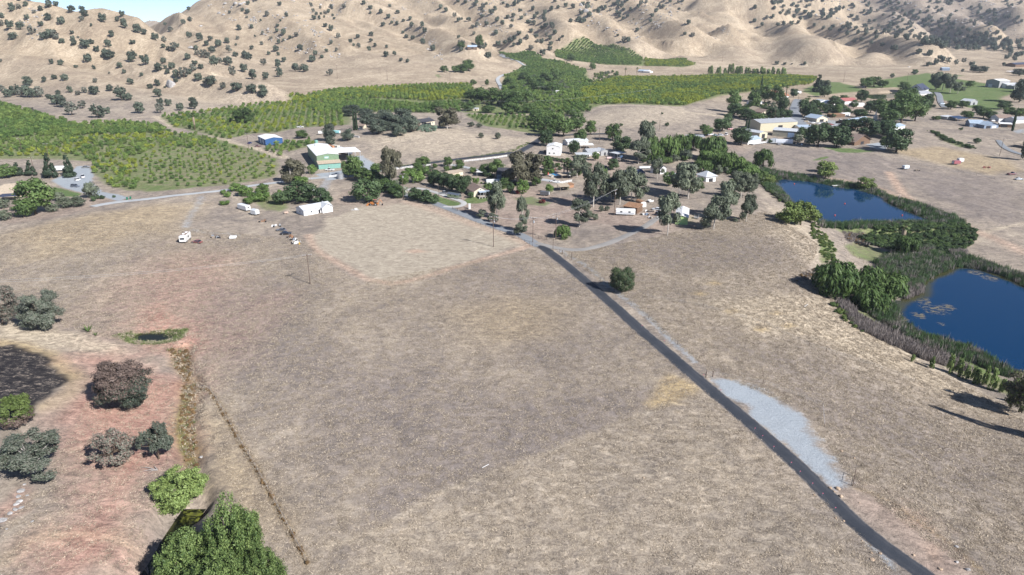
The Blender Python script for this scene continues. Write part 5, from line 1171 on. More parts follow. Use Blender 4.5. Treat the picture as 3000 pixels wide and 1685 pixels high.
# ------------------------------------------------------------------ reeds, brush and weeds
def blade_clump(seed, mat, n=26, h=1., spread=.5, wd=.05, lean=.25):
    r = np.random.RandomState(seed); V = []
    for k in range(n):
        a, q = r.uniform(0, 6.28), spread * math.sqrt(r.random()); x, y = q * math.cos(a), q * math.sin(a)
        hh = h * r.uniform(.55, 1.05); b = r.uniform(0, 6.28); lx, ly = lean * hh * r.normal() * .7, lean * hh * r.normal() * .7
        cxx, cyy = math.cos(b) * wd, math.sin(b) * wd
        V += [(x - cxx, y - cyy, -.05), (x + cxx, y + cyy, -.05), (x + lx * .5 + cxx * .7, y + ly * .5 + cyy * .7, hh * .6), (x + lx, y + ly, hh)]
    return meshdata('clump', np.array(V), np.arange(n * 4).reshape(n, 4), [mat], tint=np.repeat(r.random(n), 4))
CL = {k: [blade_clump(400 + i * 7 + j, LEAF[m], n, 1, sp, wd, ln) for j in range(3)] for i, (k, m, n, sp, wd, ln) in enumerate((('reed', 'reed', 34, .6, .05, .14), ('reedgrey', 'reedgrey', 34, .6, .05, .22), ('grass', 'grass', 22, .8, .07, .6), ('tuft', 'tuft', 20, .6, .06, .5)))}
WH = {k: [joined(k + str(j)) for j in range(3)] for k in ('bush', 'bushd', 'bushg', 'bushb', 'willow')}
WH['drybush'] = [joined('drybush')]
def thicket(name, label, polys, n, pr, w, h, wv=.3, plane=None, thr=None):
    P = []; rs_ = np.random.RandomState(abs(hash(label)) % 1000 if False else len(label) * 7 + n)
    ws = [[tuple(G(u, v).xy) for u, v in px] if plane is None else plane_poly(px, plane) for px in polys]
    ar = [abs(sum(q[i][0] * q[i - 1][1] - q[i - 1][0] * q[i][1] for i in range(len(q)))) / 2 for q in ws]
    for q, a in zip(ws, ar):
        k = int(n * a / sum(ar)); xs = [c[0] for c in q]; ys = [c[1] for c in q]
        X = rs_.uniform(min(xs), max(xs), k * 14); Y = rs_.uniform(min(ys), max(ys), k * 14); m = inside(X, Y, q)
        if thr is not None: m &= fbm(X / 5, Y / 5, 3, 91) > thr
        X, Y = X[m][:k], Y[m][:k]; P += list(zip(X, Y, hgt(X, Y) - .05))
    n = len(P); s = (1 + wv * rs_.normal(size=n)).clip(.4, 1.7)
    return scatter(name, label, None, P, rs_.uniform(0, 6.28, n), np.stack([w * s, w * s, h * s], 1), pr, rs_.randint(0, len(pr), n))
thicket('cattails', 'dark green cattail fringe round the far pond', [[(2225,495),(2330,512),(2450,535),(2530,545),(2600,572),(2605,590),(2540,572),(2450,555),(2380,540),(2290,528),(2230,520)],[(2605,578),(2660,590),(2740,618),(2800,640),(2830,662),(2760,660),(2700,642),(2640,616),(2602,594)],[(2395,652),(2500,655),(2640,656),(2740,652),(2740,662),(2600,668),(2450,672),(2400,665)],[(2240,530),(2285,560),(2310,600),(2290,590),(2245,555)]], 2600, CL['reed'] * 3 + CL['reedgrey'][:2], 1.5, 2.3)
thicket('cattails', 'green cattail beds round the near pond', [[(2560,770),(2640,735),(2720,730),(2790,765),(2795,785),(2740,812),(2700,830),(2690,855),(2650,870),(2600,820)],[(2790,745),(2850,760),(2930,785),(3020,820),(3020,850),(2940,812),(2860,790),(2795,785)],[(2500,885),(2600,880),(2620,905),(2640,948),(2700,985),(2780,1005),(2850,1030),(2960,1090),(2960,1110),(2840,1060),(2700,1020),(2600,960)]], 3600, CL['reed'] * 2 + CL['reedgrey'][:2], 1.4, 2.2)
thicket('reed_bank', 'dead grey-purple reeds along the slope above the near pond', [[(2452,890),(2480,885),(2520,930),(2600,970),(2690,1010),(2780,1050),(2860,1090),(2820,1085),(2700,1050),(2600,1005),(2510,960)],[(2650,840),(2700,835),(2700,860),(2650,880)],[(2780,740),(2830,735),(2840,760),(2800,770)]], 1300, CL['reedgrey'], 1.3, 1.7)
thicket('bramble', 'green bramble thicket on the dam between the ponds', [[(2510,700),(2560,670),(2640,655),(2740,655),(2830,662),(2858,680),(2855,710),(2800,745),(2700,750),(2620,735),(2560,720)],[(2640,640),(2700,638),(2720,655),(2660,660)],[(2560,664),(2760,658),(2800,668),(2760,675),(2560,680)]], 1150, WH['bush'] + WH['bushd'], 2.4, 1.5)
thicket('brush', 'weedy brush along the foot of the right slope', [[(2380,650),(2420,690),(2450,730),(2450,770),(2420,780),(2400,730),(2375,690)],[(2430,880),(2470,900),(2530,975),(2500,960),(2440,910)],[(2600,740),(2660,760),(2650,790),(2600,770)]], 260, WH['bush'] + WH['bushb'], 1.6, 1.0)
thicket('brush', 'grey-green brush bordering the head of the far pond', [[(2180,495),(2240,505),(2270,540),(2320,600),(2290,600),(2230,550),(2190,520)],[(2580,800),(2640,780),(2680,800),(2660,830),(2620,860),(2590,840)]], 240, WH['bushg'] + WH['bush'], 2.2, 1.8)
thicket('dry_brush', 'brown dead brush by the dam', [[(2470,680),(2520,670),(2560,700),(2540,725),(2480,705)],[(2410,780),(2350,800),(2330,830),(2390,810)]], 260, CL['reedgrey'] + WH['drybush'], 1.2, .8)
thicket('pond_weeds', 'bright green rushes round the tiny pond', [[(330,985),(380,972),(470,966),(550,966),(545,984),(520,998),(450,1012),(390,1008)]], 650, CL['tuft'] + CL['tuft'] + CL['grass'], .9, .45)
thicket('gully_weeds', 'rusty and yellowish weeds filling the gully', [[(495,1025),(545,1015),(565,1060),(560,1110),(545,1125),(510,1080)],[(530,1130),(570,1130),(575,1300),(580,1370),(550,1380),(525,1270)]], 430, WH['drybush'] * 3 + CL['tuft'][:1] + CL['grass'], .9, .42)
thicket('valley_brush', 'dense low woodland along the valley creek', [Z2((920,770),(1250,700),(1450,690),(1600,700),(1780,750),(1500,760),(1300,830),(1100,800),(900,830)),Z2((1330,570),(1700,560),(1680,690),(1280,700),(1250,620)),Z2((1560,840),(1760,870),(1800,980),(1560,1010)),Z2((1900,560),(2100,540),(2080,580),(1900,640)),Z2((1440,640),(1800,620),(1780,700),(1450,720))], 620, WH['bush'] + WH['bushb'] + WH['bushg'], 5.6, 4.4)
thicket('gully_brush', 'low dark brush lining the dry gully on the right', [Z3((1900,1010),(1990,1045),(2070,1075),(2150,1100),(2230,1125),(2190,1128),(2080,1100),(1960,1060)),Z3((1830,985),(1900,1000),(1960,1030),(1930,1030))], 90, WH['bush'] + WH['bushd'], 3.0, 1.8)
thicket('creek_brush', 'dense mixed brush along the creek above the far pond', [[(2050,450),(2110,455),(2160,480),(2200,505),(2240,515),(2240,530),(2180,530),(2110,515),(2060,490)],[(1880,470),(1960,460),(2000,455),(2020,470),(1960,482),(1890,485)]], 110, WH['bush'] + WH['willow'] + WH['bushg'], 5.5, 4.5)
thicket('yard_shrubs', 'mixed garden shrubs filling the yards between the houses', [[(1185,505),(1260,498),(1300,512),(1270,535),(1200,540)],[(1075,515),(1130,520),(1180,560),(1170,580),(1110,550),(1070,530)],[(1395,505),(1450,500),(1520,520),(1520,545),(1440,530)],[(1570,480),(1640,490),(1720,500),(1700,515),(1600,500)],[(2140,318),(2260,300),(2300,320),(2300,350),(2200,350),(2150,345)],[(2350,320),(2470,315),(2520,330),(2440,345),(2370,345)],[(2640,290),(2720,290),(2740,315),(2680,330),(2640,320)]], 430, WH['bush'] + WH['bushg'] + WH['bushd'], 4.2, 3.2)
thicket('road_weeds', 'green verge grass along the asphalt road bend', [[(1370,466),(1440,456),(1500,447),(1555,420),(1548,416),(1495,440),(1430,452),(1365,462)],[(1170,490),(1240,480),(1300,474),(1300,470),(1230,476),(1165,486)]], 260, CL['tuft'], 1.2, .5)
thicket('cactus_patch', 'pale blue-green prickly pear patch below the ranch house', [Z2((570,990),(600,960),(660,950),(730,970),(720,995),(640,1000))], 60, [joined('cactusbush')], 3, 1.8)
thicket('garden_bed', 'leafy vegetable garden behind the brown-roofed house', [[(1400,535),(1450,530),(1510,540),(1500,556),(1440,552)]], 90, WH['bush'] + WH['bushb'], 1.5, 1.1)
# dry grass standing on the nearer fields
thicket('dry_grass', 'standing dry grass of the field left of the black road', [[(560,1180),(500,1050),(-40,900),(-40,700),(300,640),(880,700),(1050,830),(1560,730),(1690,815),(1860,965),(2040,1120),(2240,1300),(2480,1530),(2660,1700),(900,1720),(760,1600),(640,1350)]], 70000, CL['grass'], .7, .15, .35)
thicket('dry_grass', 'standing dry grass of the slope right of the black road', [[(1640,740),(1900,700),(2240,620),(2400,720),(2360,800),(2440,880),(2640,1030),(2960,1190),(3060,1300),(3060,1700),(2880,1700),(2500,1420),(2350,1200),(2080,1090),(1800,850)]], 45000, CL['grass'], .7, .17, .35)
thicket('dry_grass', 'thin dry grass between the oaks on the red soil', [[(0,1500),(120,1420),(240,1200),(340,1050),(500,1120),(520,1300),(430,1500),(420,1690),(0,1690)]], 4000, CL['grass'], .6, .13, .35)
# ------------------------------------------------------------------ building materials
W = {}
W['steel'] = plain('wall_steel', (.5, .5, .5), .6)
W['white'] = plain('wall_white', (.72, .71, .69), .7, var=.08)
W['blue'] = plain('wall_blue', (.035, .10, .24), .5, wave=('X', 2.5), var=.1)
W['green'] = plain('wall_green', (.19, .27, .17), .5, wave=('X', 2.5), var=.12)
W['greenl'] = plain('wall_green_light', (.38, .48, .35), .5, var=.1)
W['teal'] = plain('wall_teal', (.19, .36, .31), .5, var=.12)
W['cream'] = plain('wall_cream', (.52, .47, .34), .6, var=.1, wave=('X', 2.0))
W['beige'] = plain('wall_beige', (.36, .34, .27), .6, var=.1, wave=('X', 2.0))
W['beigel'] = plain('wall_beige_light', (.52, .47, .34), .6, var=.1)
W['tan'] = plain('wall_tan', (.42, .35, .25), .7, var=.1)
W['grey'] = plain('wall_grey', (.33, .33, .33), .7, var=.15)
W['bluegrey'] = plain('wall_bluegrey', (.20, .25, .33), .7, var=.1)
W['brown'] = plain('wall_brown', (.16, .10, .065), .8, var=.2)
W['lime'] = plain('wall_lime', (.40, .55, .22), .7, var=.15)
W['stucco'] = plain('wall_stucco', (.60, .52, .40), .8, var=.08)
RF = {}
RF['white'] = plain('roof_white', (.80, .79, .77), .45, var=.06, wave=('X', 2.0))
RF['grey'] = plain('roof_grey', (.36, .37, .39), .5, var=.12, wave=('X', 2.0))
RF['lgrey'] = plain('roof_lightgrey', (.52, .54, .56), .5, var=.1, wave=('X', 2.0))
RF['bluemet'] = plain('roof_blue_metal', (.37, .45, .54), .45, var=.1, wave=('X', 2.0))
RF['brown'] = plain('roof_brown', (.235, .175, .145), .9, var=.2, bump=.4)
RF['tan'] = plain('roof_tan', (.40, .33, .25), .9, var=.15, bump=.4)
RF['dark'] = plain('roof_dark', (.055, .055, .065), .8, var=.2, bump=.3)
RF['navy'] = plain('roof_navy', (.05, .06, .10), .7, var=.15, bump=.3)
RF['tile'] = plain('roof_tile', (.40, .17, .10), .85, var=.25, bump=.5)
RF['red'] = plain('roof_red', (.33, .12, .11), .8, var=.2, bump=.3)
RF['rust'] = plain('roof_rust', (.30, .17, .10), .8, var=.35, bump=.3)
M_TRIM = plain('trim_white', (.75, .74, .72), .6, var=.05)
M_GLASS = plain('window_glass', (.02, .025, .035), .12, var=.05, spec=.6)
M_DOORW = plain('door_light', (.58, .60, .62), .6, var=.06, wave=('Z', 3.0))
M_DOORD = plain('door_dark', (.03, .03, .035), .8, var=.1)
M_DOORB = plain('door_blue', (.24, .33, .48), .6, var=.06, wave=('Z', 3.0))
M_WOOD = plain('wood_weathered', (.27, .22, .175), .9, var=.25, scale=3, bump=.4)
M_WOODO = plain('wood_orange', (.36, .20, .12), .85, var=.25, scale=3, bump=.4)
M_STEEL = plain('steel_galvanised', (.50, .52, .54), .4, .6, var=.15)
M_DECK = plain('deck_boards', (.40, .36, .31), .9, var=.2, wave=('X', 4.0))
M_TIRE = plain('tyre', (.018, .018, .019), .85, var=.1)
M_SOLAR = plain('solar_panel', (.012, .02, .05), .15, var=.1, spec=.6)
M_POOL = water_mat('pool_water', (.02, .24, .48), .04)
M_BRICKD = plain('deck_brick', (.42, .24, .17), .85, var=.2, scale=3)

def frame_px(a, b):
    A = G(*a); B = G(*b); d = (B - A); d.z = 0; L = d.length
    return A, B, L, math.atan2(d.y, d.x)
def house(name, label, a, b, D, hw, wall, roof, kind='gable', rise=None, ridge='x', eave=.4, openings=(), cat='building', side=None, chim=None, slab=.14, L=None, extra=None, left=False):
    """a, b: photo pixels of the foot of the front wall (left end, right end); D depth away from the camera; hw eaves height.
    openings: (kind, face, centre 0..1, sill z, width, height); face f front, b back, l left end, r right end"""
    A, B, L0, rz = frame_px(a, b)
    if L is None: L = L0
    if left: A = B - Vector((math.cos(rz), math.sin(rz), 0)) * L
    cs = [A, A + Vector((math.cos(rz), math.sin(rz), 0)) * L]
    cs += [q + Vector((-math.sin(rz), math.cos(rz), 0)) * D for q in cs]
    zz = [float(hgt(q.x, q.y)) for q in cs]; z0 = max(min(zz), sum(zz) / 4 - .3)
    t = empty(name, label, cat, (A.x, A.y, z0), rz)
    wm = W[wall] if isinstance(wall, str) else wall; rm = RF[roof] if isinstance(roof, str) else roof
    rise = rise if rise is not None else (D if ridge == 'x' else L) * .16
    w = MB(); r = MB(); zb = -1.2; e = eave; s = slab
    if kind == 'gable' and ridge == 'x':
        prof = [(0, zb), (D, zb), (D, hw), (D / 2, hw + rise), (0, hw)]
        n = 5; w.add([(0, y, z) for y, z in prof] + [(L, y, z) for y, z in prof], [tuple(range(n - 1, -1, -1))] + [tuple(range(n, 2 * n))] + [(i, (i + 1) % n, (i + 1) % n + n, i + n) for i in range(n)])
        k = rise / (D / 2)
        for sy in (0, 1):
            y0, y1 = (-e, D / 2) if sy == 0 else (D / 2, D + e)
            za, zc = (hw - e * k, hw + rise) if sy == 0 else (hw + rise, hw - e * k)
            r.hexa([(-e, y0, za + .03), (L + e, y0, za + .03), (L + e, y1, zc + .03), (-e, y1, zc + .03)], [(-e, y0, za + s), (L + e, y0, za + s), (L + e, y1, zc + s), (-e, y1, zc + s)])
    elif kind == 'gable':
        prof = [(0, zb), (L, zb), (L, hw), (L / 2, hw + rise), (0, hw)]
        w.prism(prof, 0, D); k = rise / (L / 2)
        for sx in (0, 1):
            x0, x1 = (-e, L / 2) if sx == 0 else (L / 2, L + e)
            za, zc = (hw - e * k, hw + rise) if sx == 0 else (hw + rise, hw - e * k)
            r.hexa([(x0, -e, za + .03), (x1, -e, zc + .03), (x1, D + e, zc + .03), (x0, D + e, za + .03)], [(x0, -e, za + s), (x1, -e, zc + s), (x1, D + e, zc + s), (x0, D + e, za + s)])
    elif kind == 'hip':
        w.box(0, 0, zb, L, D, hw); q = min(L, D) / 2 * .96
        if L >= D: top = [(q, D / 2, hw + rise), (L - q, D / 2, hw + rise)]
        else: top = [(L / 2, q, hw + rise), (L / 2, D - q, hw + rise)]
        vs = [(-e, -e, hw + .02), (L + e, -e, hw + .02), (L + e, D + e, hw + .02), (-e, D + e, hw + .02)] + top
        r.add(vs, [(0, 1, 5, 4), (1, 2, 5), (2, 3, 4, 5), (3, 0, 4), (0, 3, 2, 1)] if L >= D else [(0, 1, 4), (1, 2, 5, 4), (2, 3, 5), (3, 0, 4, 5), (0, 3, 2, 1)])
    elif kind == 'shed':      # single slope, high at the back
        w.add([(0, 0, zb), (L, 0, zb), (L, D, zb), (0, D, zb), (0, 0, hw), (L, 0, hw), (L, D, hw + rise), (0, D, hw + rise)], [(0,3,2,1),(4,5,6,7),(0,1,5,4),(1,2,6,5),(2,3,7,6),(3,0,4,7)])
        k = rise / D
        r.hexa([(-e, -e, hw - e * k + .03), (L + e, -e, hw - e * k + .03), (L + e, D + e, hw + rise + e * k + .03), (-e, D + e, hw + rise + e * k + .03)],
               [(-e, -e, hw - e * k + s), (L + e, -e, hw - e * k + s), (L + e, D + e, hw + rise + e * k + s), (-e, D + e, hw + rise + e * k + s)])
    elif kind == 'canopy':    # roof on posts
        k = rise / D
        r.hexa([(-e, -e, hw - e * k), (L + e, -e, hw - e * k), (L + e, D + e, hw + rise + e * k), (-e, D + e, hw + rise + e * k)],
               [(-e, -e, hw - e * k + s), (L + e, -e, hw - e * k + s), (L + e, D + e, hw + rise + e * k + s), (-e, D + e, hw + rise + e * k + s)])
        n = max(2, int(L / 4) + 1)
        for i in range(n):
            for y, zt in ((.1, hw), (D - .1, hw + rise)):
                x = .1 + (L - .2) * i / (n - 1); m2 = MB(); m2.box(x - .09, y - .09, zb, x + .09, y + .09, zt + .02); m2.build('post', M_STEEL if wall != 'brown' else M_WOOD, t)
    elif kind == 'barrel':
        n = 9; prof = [(0, zb)] + [(0, hw)] + [(L / 2 - L / 2 * math.cos(math.pi * i / n), hw + rise * math.sin(math.pi * i / n)) for i in range(1, n)] + [(L, hw), (L, zb)]
        w.prism(prof[::-1], 0, D)
        arc = [(L / 2 - (L / 2 + .12) * math.cos(math.pi * i / n), hw + (rise + .12) * math.sin(math.pi * i / n)) for i in range(n + 1)]
        r.prism((arc + [(x * .985 + L * .0075, z - .08) for x, z in arc[::-1]])[::-1], -.15, D + .15)
    if w.v: w.build('wall', wm, t)
    ro = r.build('roof', rm, t)
    if chim:
        for cx_, cy_ in chim:
            m2 = MB(); m2.box(cx_ * L - .3, cy_ * D - .3, hw, cx_ * L + .3, cy_ * D + .3, hw + rise + .7); m2.build('vent', M_STEEL, ro)
    for kd, fc, c, z, ww, hh in openings:
        if fc in 'fb':
            x0, x1 = c * L - ww / 2, c * L + ww / 2; y = 0 if fc == 'f' else D; sg = -1 if fc == 'f' else 1
            bx = lambda m, g0, g1, i: m.box(x0 + i, min(y + sg * g0, y + sg * g1), z + i, x1 - i, max(y + sg * g0, y + sg * g1), z + hh - i)
        else:
            y0, y1 = c * D - ww / 2, c * D + ww / 2; x = 0 if fc == 'l' else L; sg = -1 if fc == 'l' else 1
            bx = lambda m, g0, g1, i: m.box(min(x + sg * g0, x + sg * g1), y0 + i, z + i, max(x + sg * g0, x + sg * g1), y1 - i, z + hh - i)
        if kd == 'win':
            m2 = MB(); bx(m2, -.02, .05, 0); wo_ = m2.build('window', M_TRIM, t)
            m2 = MB(); bx(m2, .0, .07, .09); m2.build('pane', M_GLASS, wo_)
        else:
            m2 = MB(); bx(m2, -.02, .05, 0); m2.build('door', {'door': M_DOORW, 'dark': M_DOORD, 'blue': M_DOORB}[kd], t)
    if extra: extra(t, L, D, hw, rise)
    return t
wins = lambda fc, z, w, h, *cs: tuple(('win', fc, c, z, w, h) for c in cs)

# ------------------------------------------------------------------ left: sheds, packing house, white house
house('metal_shed', 'bright blue metal shed with white roof in the orchard', (779,427), (829,419.5), 20, 4.6, 'blue', 'white', ridge='y', rise=1.1, openings=(('door', 'l', .32, 0, 3.6, 3.7), ('door', 'l', .68, 0, 3.6, 3.7), ('win', 'f', .62, 2.5, 1.0, .9)), cat='shed')
def packing(t, L, D, hw, rise):
    m = MB(); m.hexa([(0, -5, -1), (L, -5, -1), (L, -.02, -1), (0, -.02, -1)], [(0, -5, 2.7), (L, -5, 2.7), (L, -.02, 3.2), (0, -.02, 3.2)]); m.build('lean_to', W['teal'], t)
    m = MB(); m.hexa([(-.4, -5.6, 2.75), (L + .5, -5.6, 2.75), (L + .5, -.03, 3.9), (-.4, -.03, 3.9)], [(-.4, -5.6, 2.9), (L + .5, -5.6, 2.9), (L + .5, -.03, 4.05), (-.4, -.03, 4.05)]); m.build('lean_to_roof', RF['tan'], t)
    m = MB(); m.box(L * .33, -.06, 5.0, L * .55, -.01, 6.6); m.build('sign', W['teal'], t)
    m = MB(); m.box(L * .35, -.09, 5.75, L * .53, -.05, 6.0); m.box(L * .37, -.09, 5.3, L * .50, -.05, 5.5); m.build('lettering', M_TRIM, t)
    m = MB(); m.hexa([(L + .1, 9, hw - .5), (L + 16, 9, hw - .9), (L + 16, D - 16, hw - .9), (L + .1, D - 16, hw - .5)], [(L + .1, 9, hw - .2), (L + 16, 9, hw - .6), (L + 16, D - 16, hw - .6), (L + .1, D - 16, hw - .2)]); m.build('canopy', RF['white'], t)
    for x, y in ((L + 15.5, 9.5), (L + 15.5, D - 17), (L + 8, 9.5)):
        m = MB(); m.box(x - .15, y - .15, -1, x + .15, y + .15, hw - .75); m.build('post', M_STEEL, t)
house('packing_shed', 'large green packing shed with white roof and brown lean-to', (931,492), (995,487), 44, 7.2, 'green', 'white', ridge='y', rise=1.0, eave=.3, openings=(('blue', 'l', .45, 0, 1.2, 2.2), ('door', 'l', .55, 0, 1.2, 2.2)), extra=packing, chim=((.3, .8), (.55, .25)), cat='shed')
def whitehouse(t, L, D, hw, rise):
    m = MB(); x0, x1 = L * .62, L * .99; xm = (x0 + x1) / 2
    m.prism([(x0, -1), (x1, -1), (x1, hw - .05), (xm, hw + 1.5), (x0, hw - .05)], -1.4, .3); m.build('wing', W['white'], t)
    m = MB(); k = (1.55) / (xm - x0)
    for a, b, za, zc in ((x0 - .4, xm, hw - .05 - .4 * k, hw + 1.5), (xm, x1 + .4, hw + 1.5, hw - .05 - .4 * k)):
        m.hexa([(a, -1.9, za + .04), (b, -1.9, zc + .04), (b, D / 2, zc + .04), (a, D / 2, za + .04)], [(a, -1.9, za + .16), (b, -1.9, zc + .16), (b, D / 2, zc + .16), (a, D / 2, za + .16)])
    m.build('wing_roof', RF['lgrey'], t)
house('house', 'long low white house with grey roof at the field corner', (891,633), (972,618), 8.0, 2.9, 'white', 'lgrey', rise=1.3, openings=wins('f', 1.1, 1.0, .9, .27, .9) + wins('l', 1.1, .9, .9, .5) + (('dark', 'f', .55, 0, .95, 2.0),), extra=whitehouse, chim=((.8, .4),), cat='house')
house('shed', 'small white shed half hidden by the fig trees', (907,574), (932,572), 4, 2.3, 'white', 'white', rise=.6, cat='shed')
def tanhouse(t, L, D, hw, rise):
    m = MB(); m.hexa([(2, -.4, hw + .75), (8, -.4, hw + .75), (8, 3.0, hw + 1.75), (2, 3.0, hw + 1.75)], [(2, -.4, hw + .85), (8, -.4, hw + .85), (8, 3.0, hw + 1.85), (2, 3.0, hw + 1.85)])
house('house', 'spreading tan-roofed house behind the big rounded tree', (-45,585), (128,575), 17, 3.0, 'tan', 'tan', 'hip', rise=3.6, eave=.9, openings=wins('f', 1, 1.4, 1.2, .8, .65), cat='house')
house('patio_roof', 'dark blue-black patio roof in front of the tan-roofed house', (2,590), (50,588), 5, 2.6, 'brown', 'navy', 'canopy', rise=.3, cat='patio roof')
house('patio_roof', 'second dark patio roof at the left edge', (-40,580), (14,576), 6, 2.8, 'brown', 'navy', 'canopy', rise=.3, cat='patio roof')
for i, (u, v, w_, h_) in enumerate(((38,548,14,12),)):
    pass
p = G(998, 524); tk = empty('water_tank', 'galvanised round water tank beside the white fence', 'tank', p)
m = MB(); m.tube([(0, 0, -.3), (0, 0, 3.1)], 1.75, 20); m.build('shell', M_STEEL, tk); m = MB(); m.tube([(0, 0, 3.1), (0, 0, 3.5), (0, 0, 3.7)], [1.85, .7, .2], 20); m.build('lid', M_STEEL, tk)
for z in (.8, 1.6, 2.4):
    m = MB(); m.tube([(0, 0, z), (0, 0, z + .08)], 1.78, 20); m.build('hoop', M_STEEL, tk)
p = G(927, 422); tk = empty('water_tank', 'small teal tank behind the containers', 'tank', p); m = MB(); m.tube([(0, 0, -.3), (0, 0, 2.6), (0, 0, 2.9)], [1.3, 1.3, .6], 14); m.build('shell', W['teal'], tk)
# knoll ranch house
house('ranch_house', 'brown ranch house with dark roof on the knoll', (1232,369), (1274,366), 12, 3.2, 'stucco', 'dark', rise=2.0, openings=(('dark', 'f', .5, .2, 8, 2.2),) + wins('f', 1, 1.2, 1.2, .85), chim=((.95, .5),), cat='house')
house('ranch_house', 'white-roofed wing behind the knoll ranch house', (1172,353), (1200,352), 9, 3.2, 'white', 'lgrey', rise=1.4, cat='house')
house('garage', 'low cream garage right of the two thin cypresses', (1050,378), (1066,377), 6, 2.6, 'stucco', 'brown', rise=1.0, openings=(('dark', 'f', .5, 0, 3, 2.1),), cat='garage')
house('pump_house', 'tiny pink pump house in the orchard', (1385,325), (1401,325), 5, 2.3, 'stucco', 'lgrey', rise=.6, openings=(('dark', 'f', .5, 0, 1, 1.8),), cat='shed')
house('hill_house', 'small grey-roofed house with porch up on the hill', (1370,148), (1397,148), 11, 3.4, 'brown', 'bluemet', rise=3.0, openings=wins('f', 1, 1.5, 1.4, .3, .7) + (('dark', 'f', .5, 0, 3, 2.3),), cat='house')
house('far_house', 'long white house with pale roof among the far orchards', (1868,212), (1897,213), 12, 3.0, 'white', 'bluemet', rise=2.0, openings=wins('f', 1, 1.5, 1.2, .2, .5, .8), cat='house')
house('far_shed', 'white shed wing beside the far white house', (1884,213), (1904,214), 8, 2.8, 'white', 'white', rise=.8, cat='shed')
house('pump_house', 'small white box by the poles in the valley', (1628,277), (1638,277), 5, 4.5, 'white', 'white', rise=.4, cat='shed')
# centre: two-storey shed, carports, cottages
house('tall_shed', 'white two-storey metal shed with three small windows', (1601,455), (1641,457), 12, 6.2, 'white', 'white', ridge='y', rise=1.1, eave=.25, openings=(('win', 'f', .45, 4.3, 1.1, 1.0), ('win', 'f', .22, 1.2, 1.1, 1.0), ('win', 'f', .55, 1.2, 1.1, 1.0), ('door', 'r', .5, 0, 4, 4)), cat='shed')
house('long_house', 'long white single-storey building with pale blue roof', (1663,428), (1723,424), 8, 3.0, 'white', 'lgrey', rise=1.5, openings=wins('f', 1.1, 1, 1, .5, .7, .85), cat='house')
house('carport', 'white-roofed carport between the white buildings', (1700,437), (1738,437), 7, 2.9, 'steel', 'white', 'canopy', rise=.2, cat='carport')
house('house', 'white house with grey roof behind the car shelter', (1722,458), (1764,456), 9, 3.0, 'white', 'grey', rise=1.6, openings=wins('r', 1.1, 1, 1, .5), cat='house')
house('carport', 'wide pale carport with two white cars under it', (1690,464), (1738,464), 7, 2.5, 'steel', 'lgrey', 'canopy', rise=.25, cat='carport')
house('shed', 'grey weathered shed beside the white house', (1760,457), (1784,455), 8, 3.2, 'grey', 'grey', ridge='y', rise=1.4, openings=(('dark', 'f', .5, 0, 1.4, 2.2),), cat='shed')
house('shed', 'narrow white shed with dark roof among the eucalyptus', (1933,511), (1951,508), 7, 3.4, 'white', 'dark', ridge='y', rise=1.6, openings=(('dark', 'f', .5, 2.2, .7, .7),), cat='shed')
house('dark_house', 'low house with dark solar roof hidden in the eucalyptus', (1838,524), (1888,520), 9, 2.8, 'grey', M_SOLAR, rise=1.4, cat='house')
house('gazebo', 'pale metal-roofed house at the crest above the far pond', (2068,533), (2096,532), 8, 3.4, 'white', 'lgrey', 'hip', rise=2.6, eave=.9, openings=(('dark', 'f', .5, 0, 3, 2.3),), cat='house')
def porch(t, L, D, hw, rise):
    m = MB(); m.box(L * .2, -4.5, .7, L * 1.25, -.02, .9); m.build('deck', M_DECK, t)
    for i in range(6):
        m = MB(); x = L * .22 + L * i * .2; m.box(x - .08, -4.4, -1, x + .08, -4.24, .68); m.build('deck_post', M_TRIM, t)
    for i in range(4):
        m = MB(); x = L * .35 + L * i * .22; m.box(x - .06, -3.0, .9, x + .06, -2.9, 2.9); m.build('porch_post', M_STEEL, t)
    m = MB(); m.hexa([(L * .3, -3.2, 2.85), (L * 1.1, -3.2, 2.85), (L * 1.1, -.05, 3.0), (L * .3, -.05, 3.0)], [(L * .3, -3.2, 2.95), (L * 1.1, -3.2, 2.95), (L * 1.1, -.05, 3.1), (L * .3, -.05, 3.1)]); m.build('porch_roof', RF['bluemet'], t)
house('cottage', 'cream cottage with brown roof and raised deck beside the drive', (1388,578), (1428,574), 11, 3.1, 'stucco', 'brown', ridge='y', rise=2.0, eave=.6, openings=wins('f', 3.4, .8, .7, .5) + (('dark', 'f', .5, .9, 3, 2.0),), extra=porch, cat='house')
house('barn', 'dark-roofed barn in the shade of the huge eucalyptus', (1455,531), (1497,533), 12, 4.2, 'bluegrey', 'dark', rise=2.6, openings=(('win', 'f', .75, 1.5, 1, 1),), cat='barn')
house('carport', 'white flat carport left of the dark barn', (1397,517), (1432,518), 6, 2.6, 'steel', 'white', 'canopy', rise=.2, cat='carport')
house('lean_to', 'long cream stable with low brown roof', (1318,521), (1345,516), 5, 2.4, 'stucco', 'tan', 'shed', rise=.5, cat='stable')
house('lean_to', 'short cream stable next to the long one', (1341,516), (1357,513), 4, 2.4, 'stucco', 'tan', 'shed', rise=.4, cat='stable')
house('shade_roof', 'tan-roofed wooden shelter below the pool', (1641,562), (1668,560), 6, 2.7, 'brown', 'tan', 'canopy', rise=.4, cat='shelter')
m_pool = G(1640, 514)
house('pool_shelter', 'brick-brown poolside shelter with tan roof', (1646,525), (1673,522), 5, 2.2, 'brown', 'tan', 'canopy', rise=.3, cat='shelter')
house('shed', 'orange-brown timber box shed behind the tan shelter', (1658,552), (1681,549), 3, 1.8, M_WOODO, 'rust', 'shed', rise=.2, cat='shed')
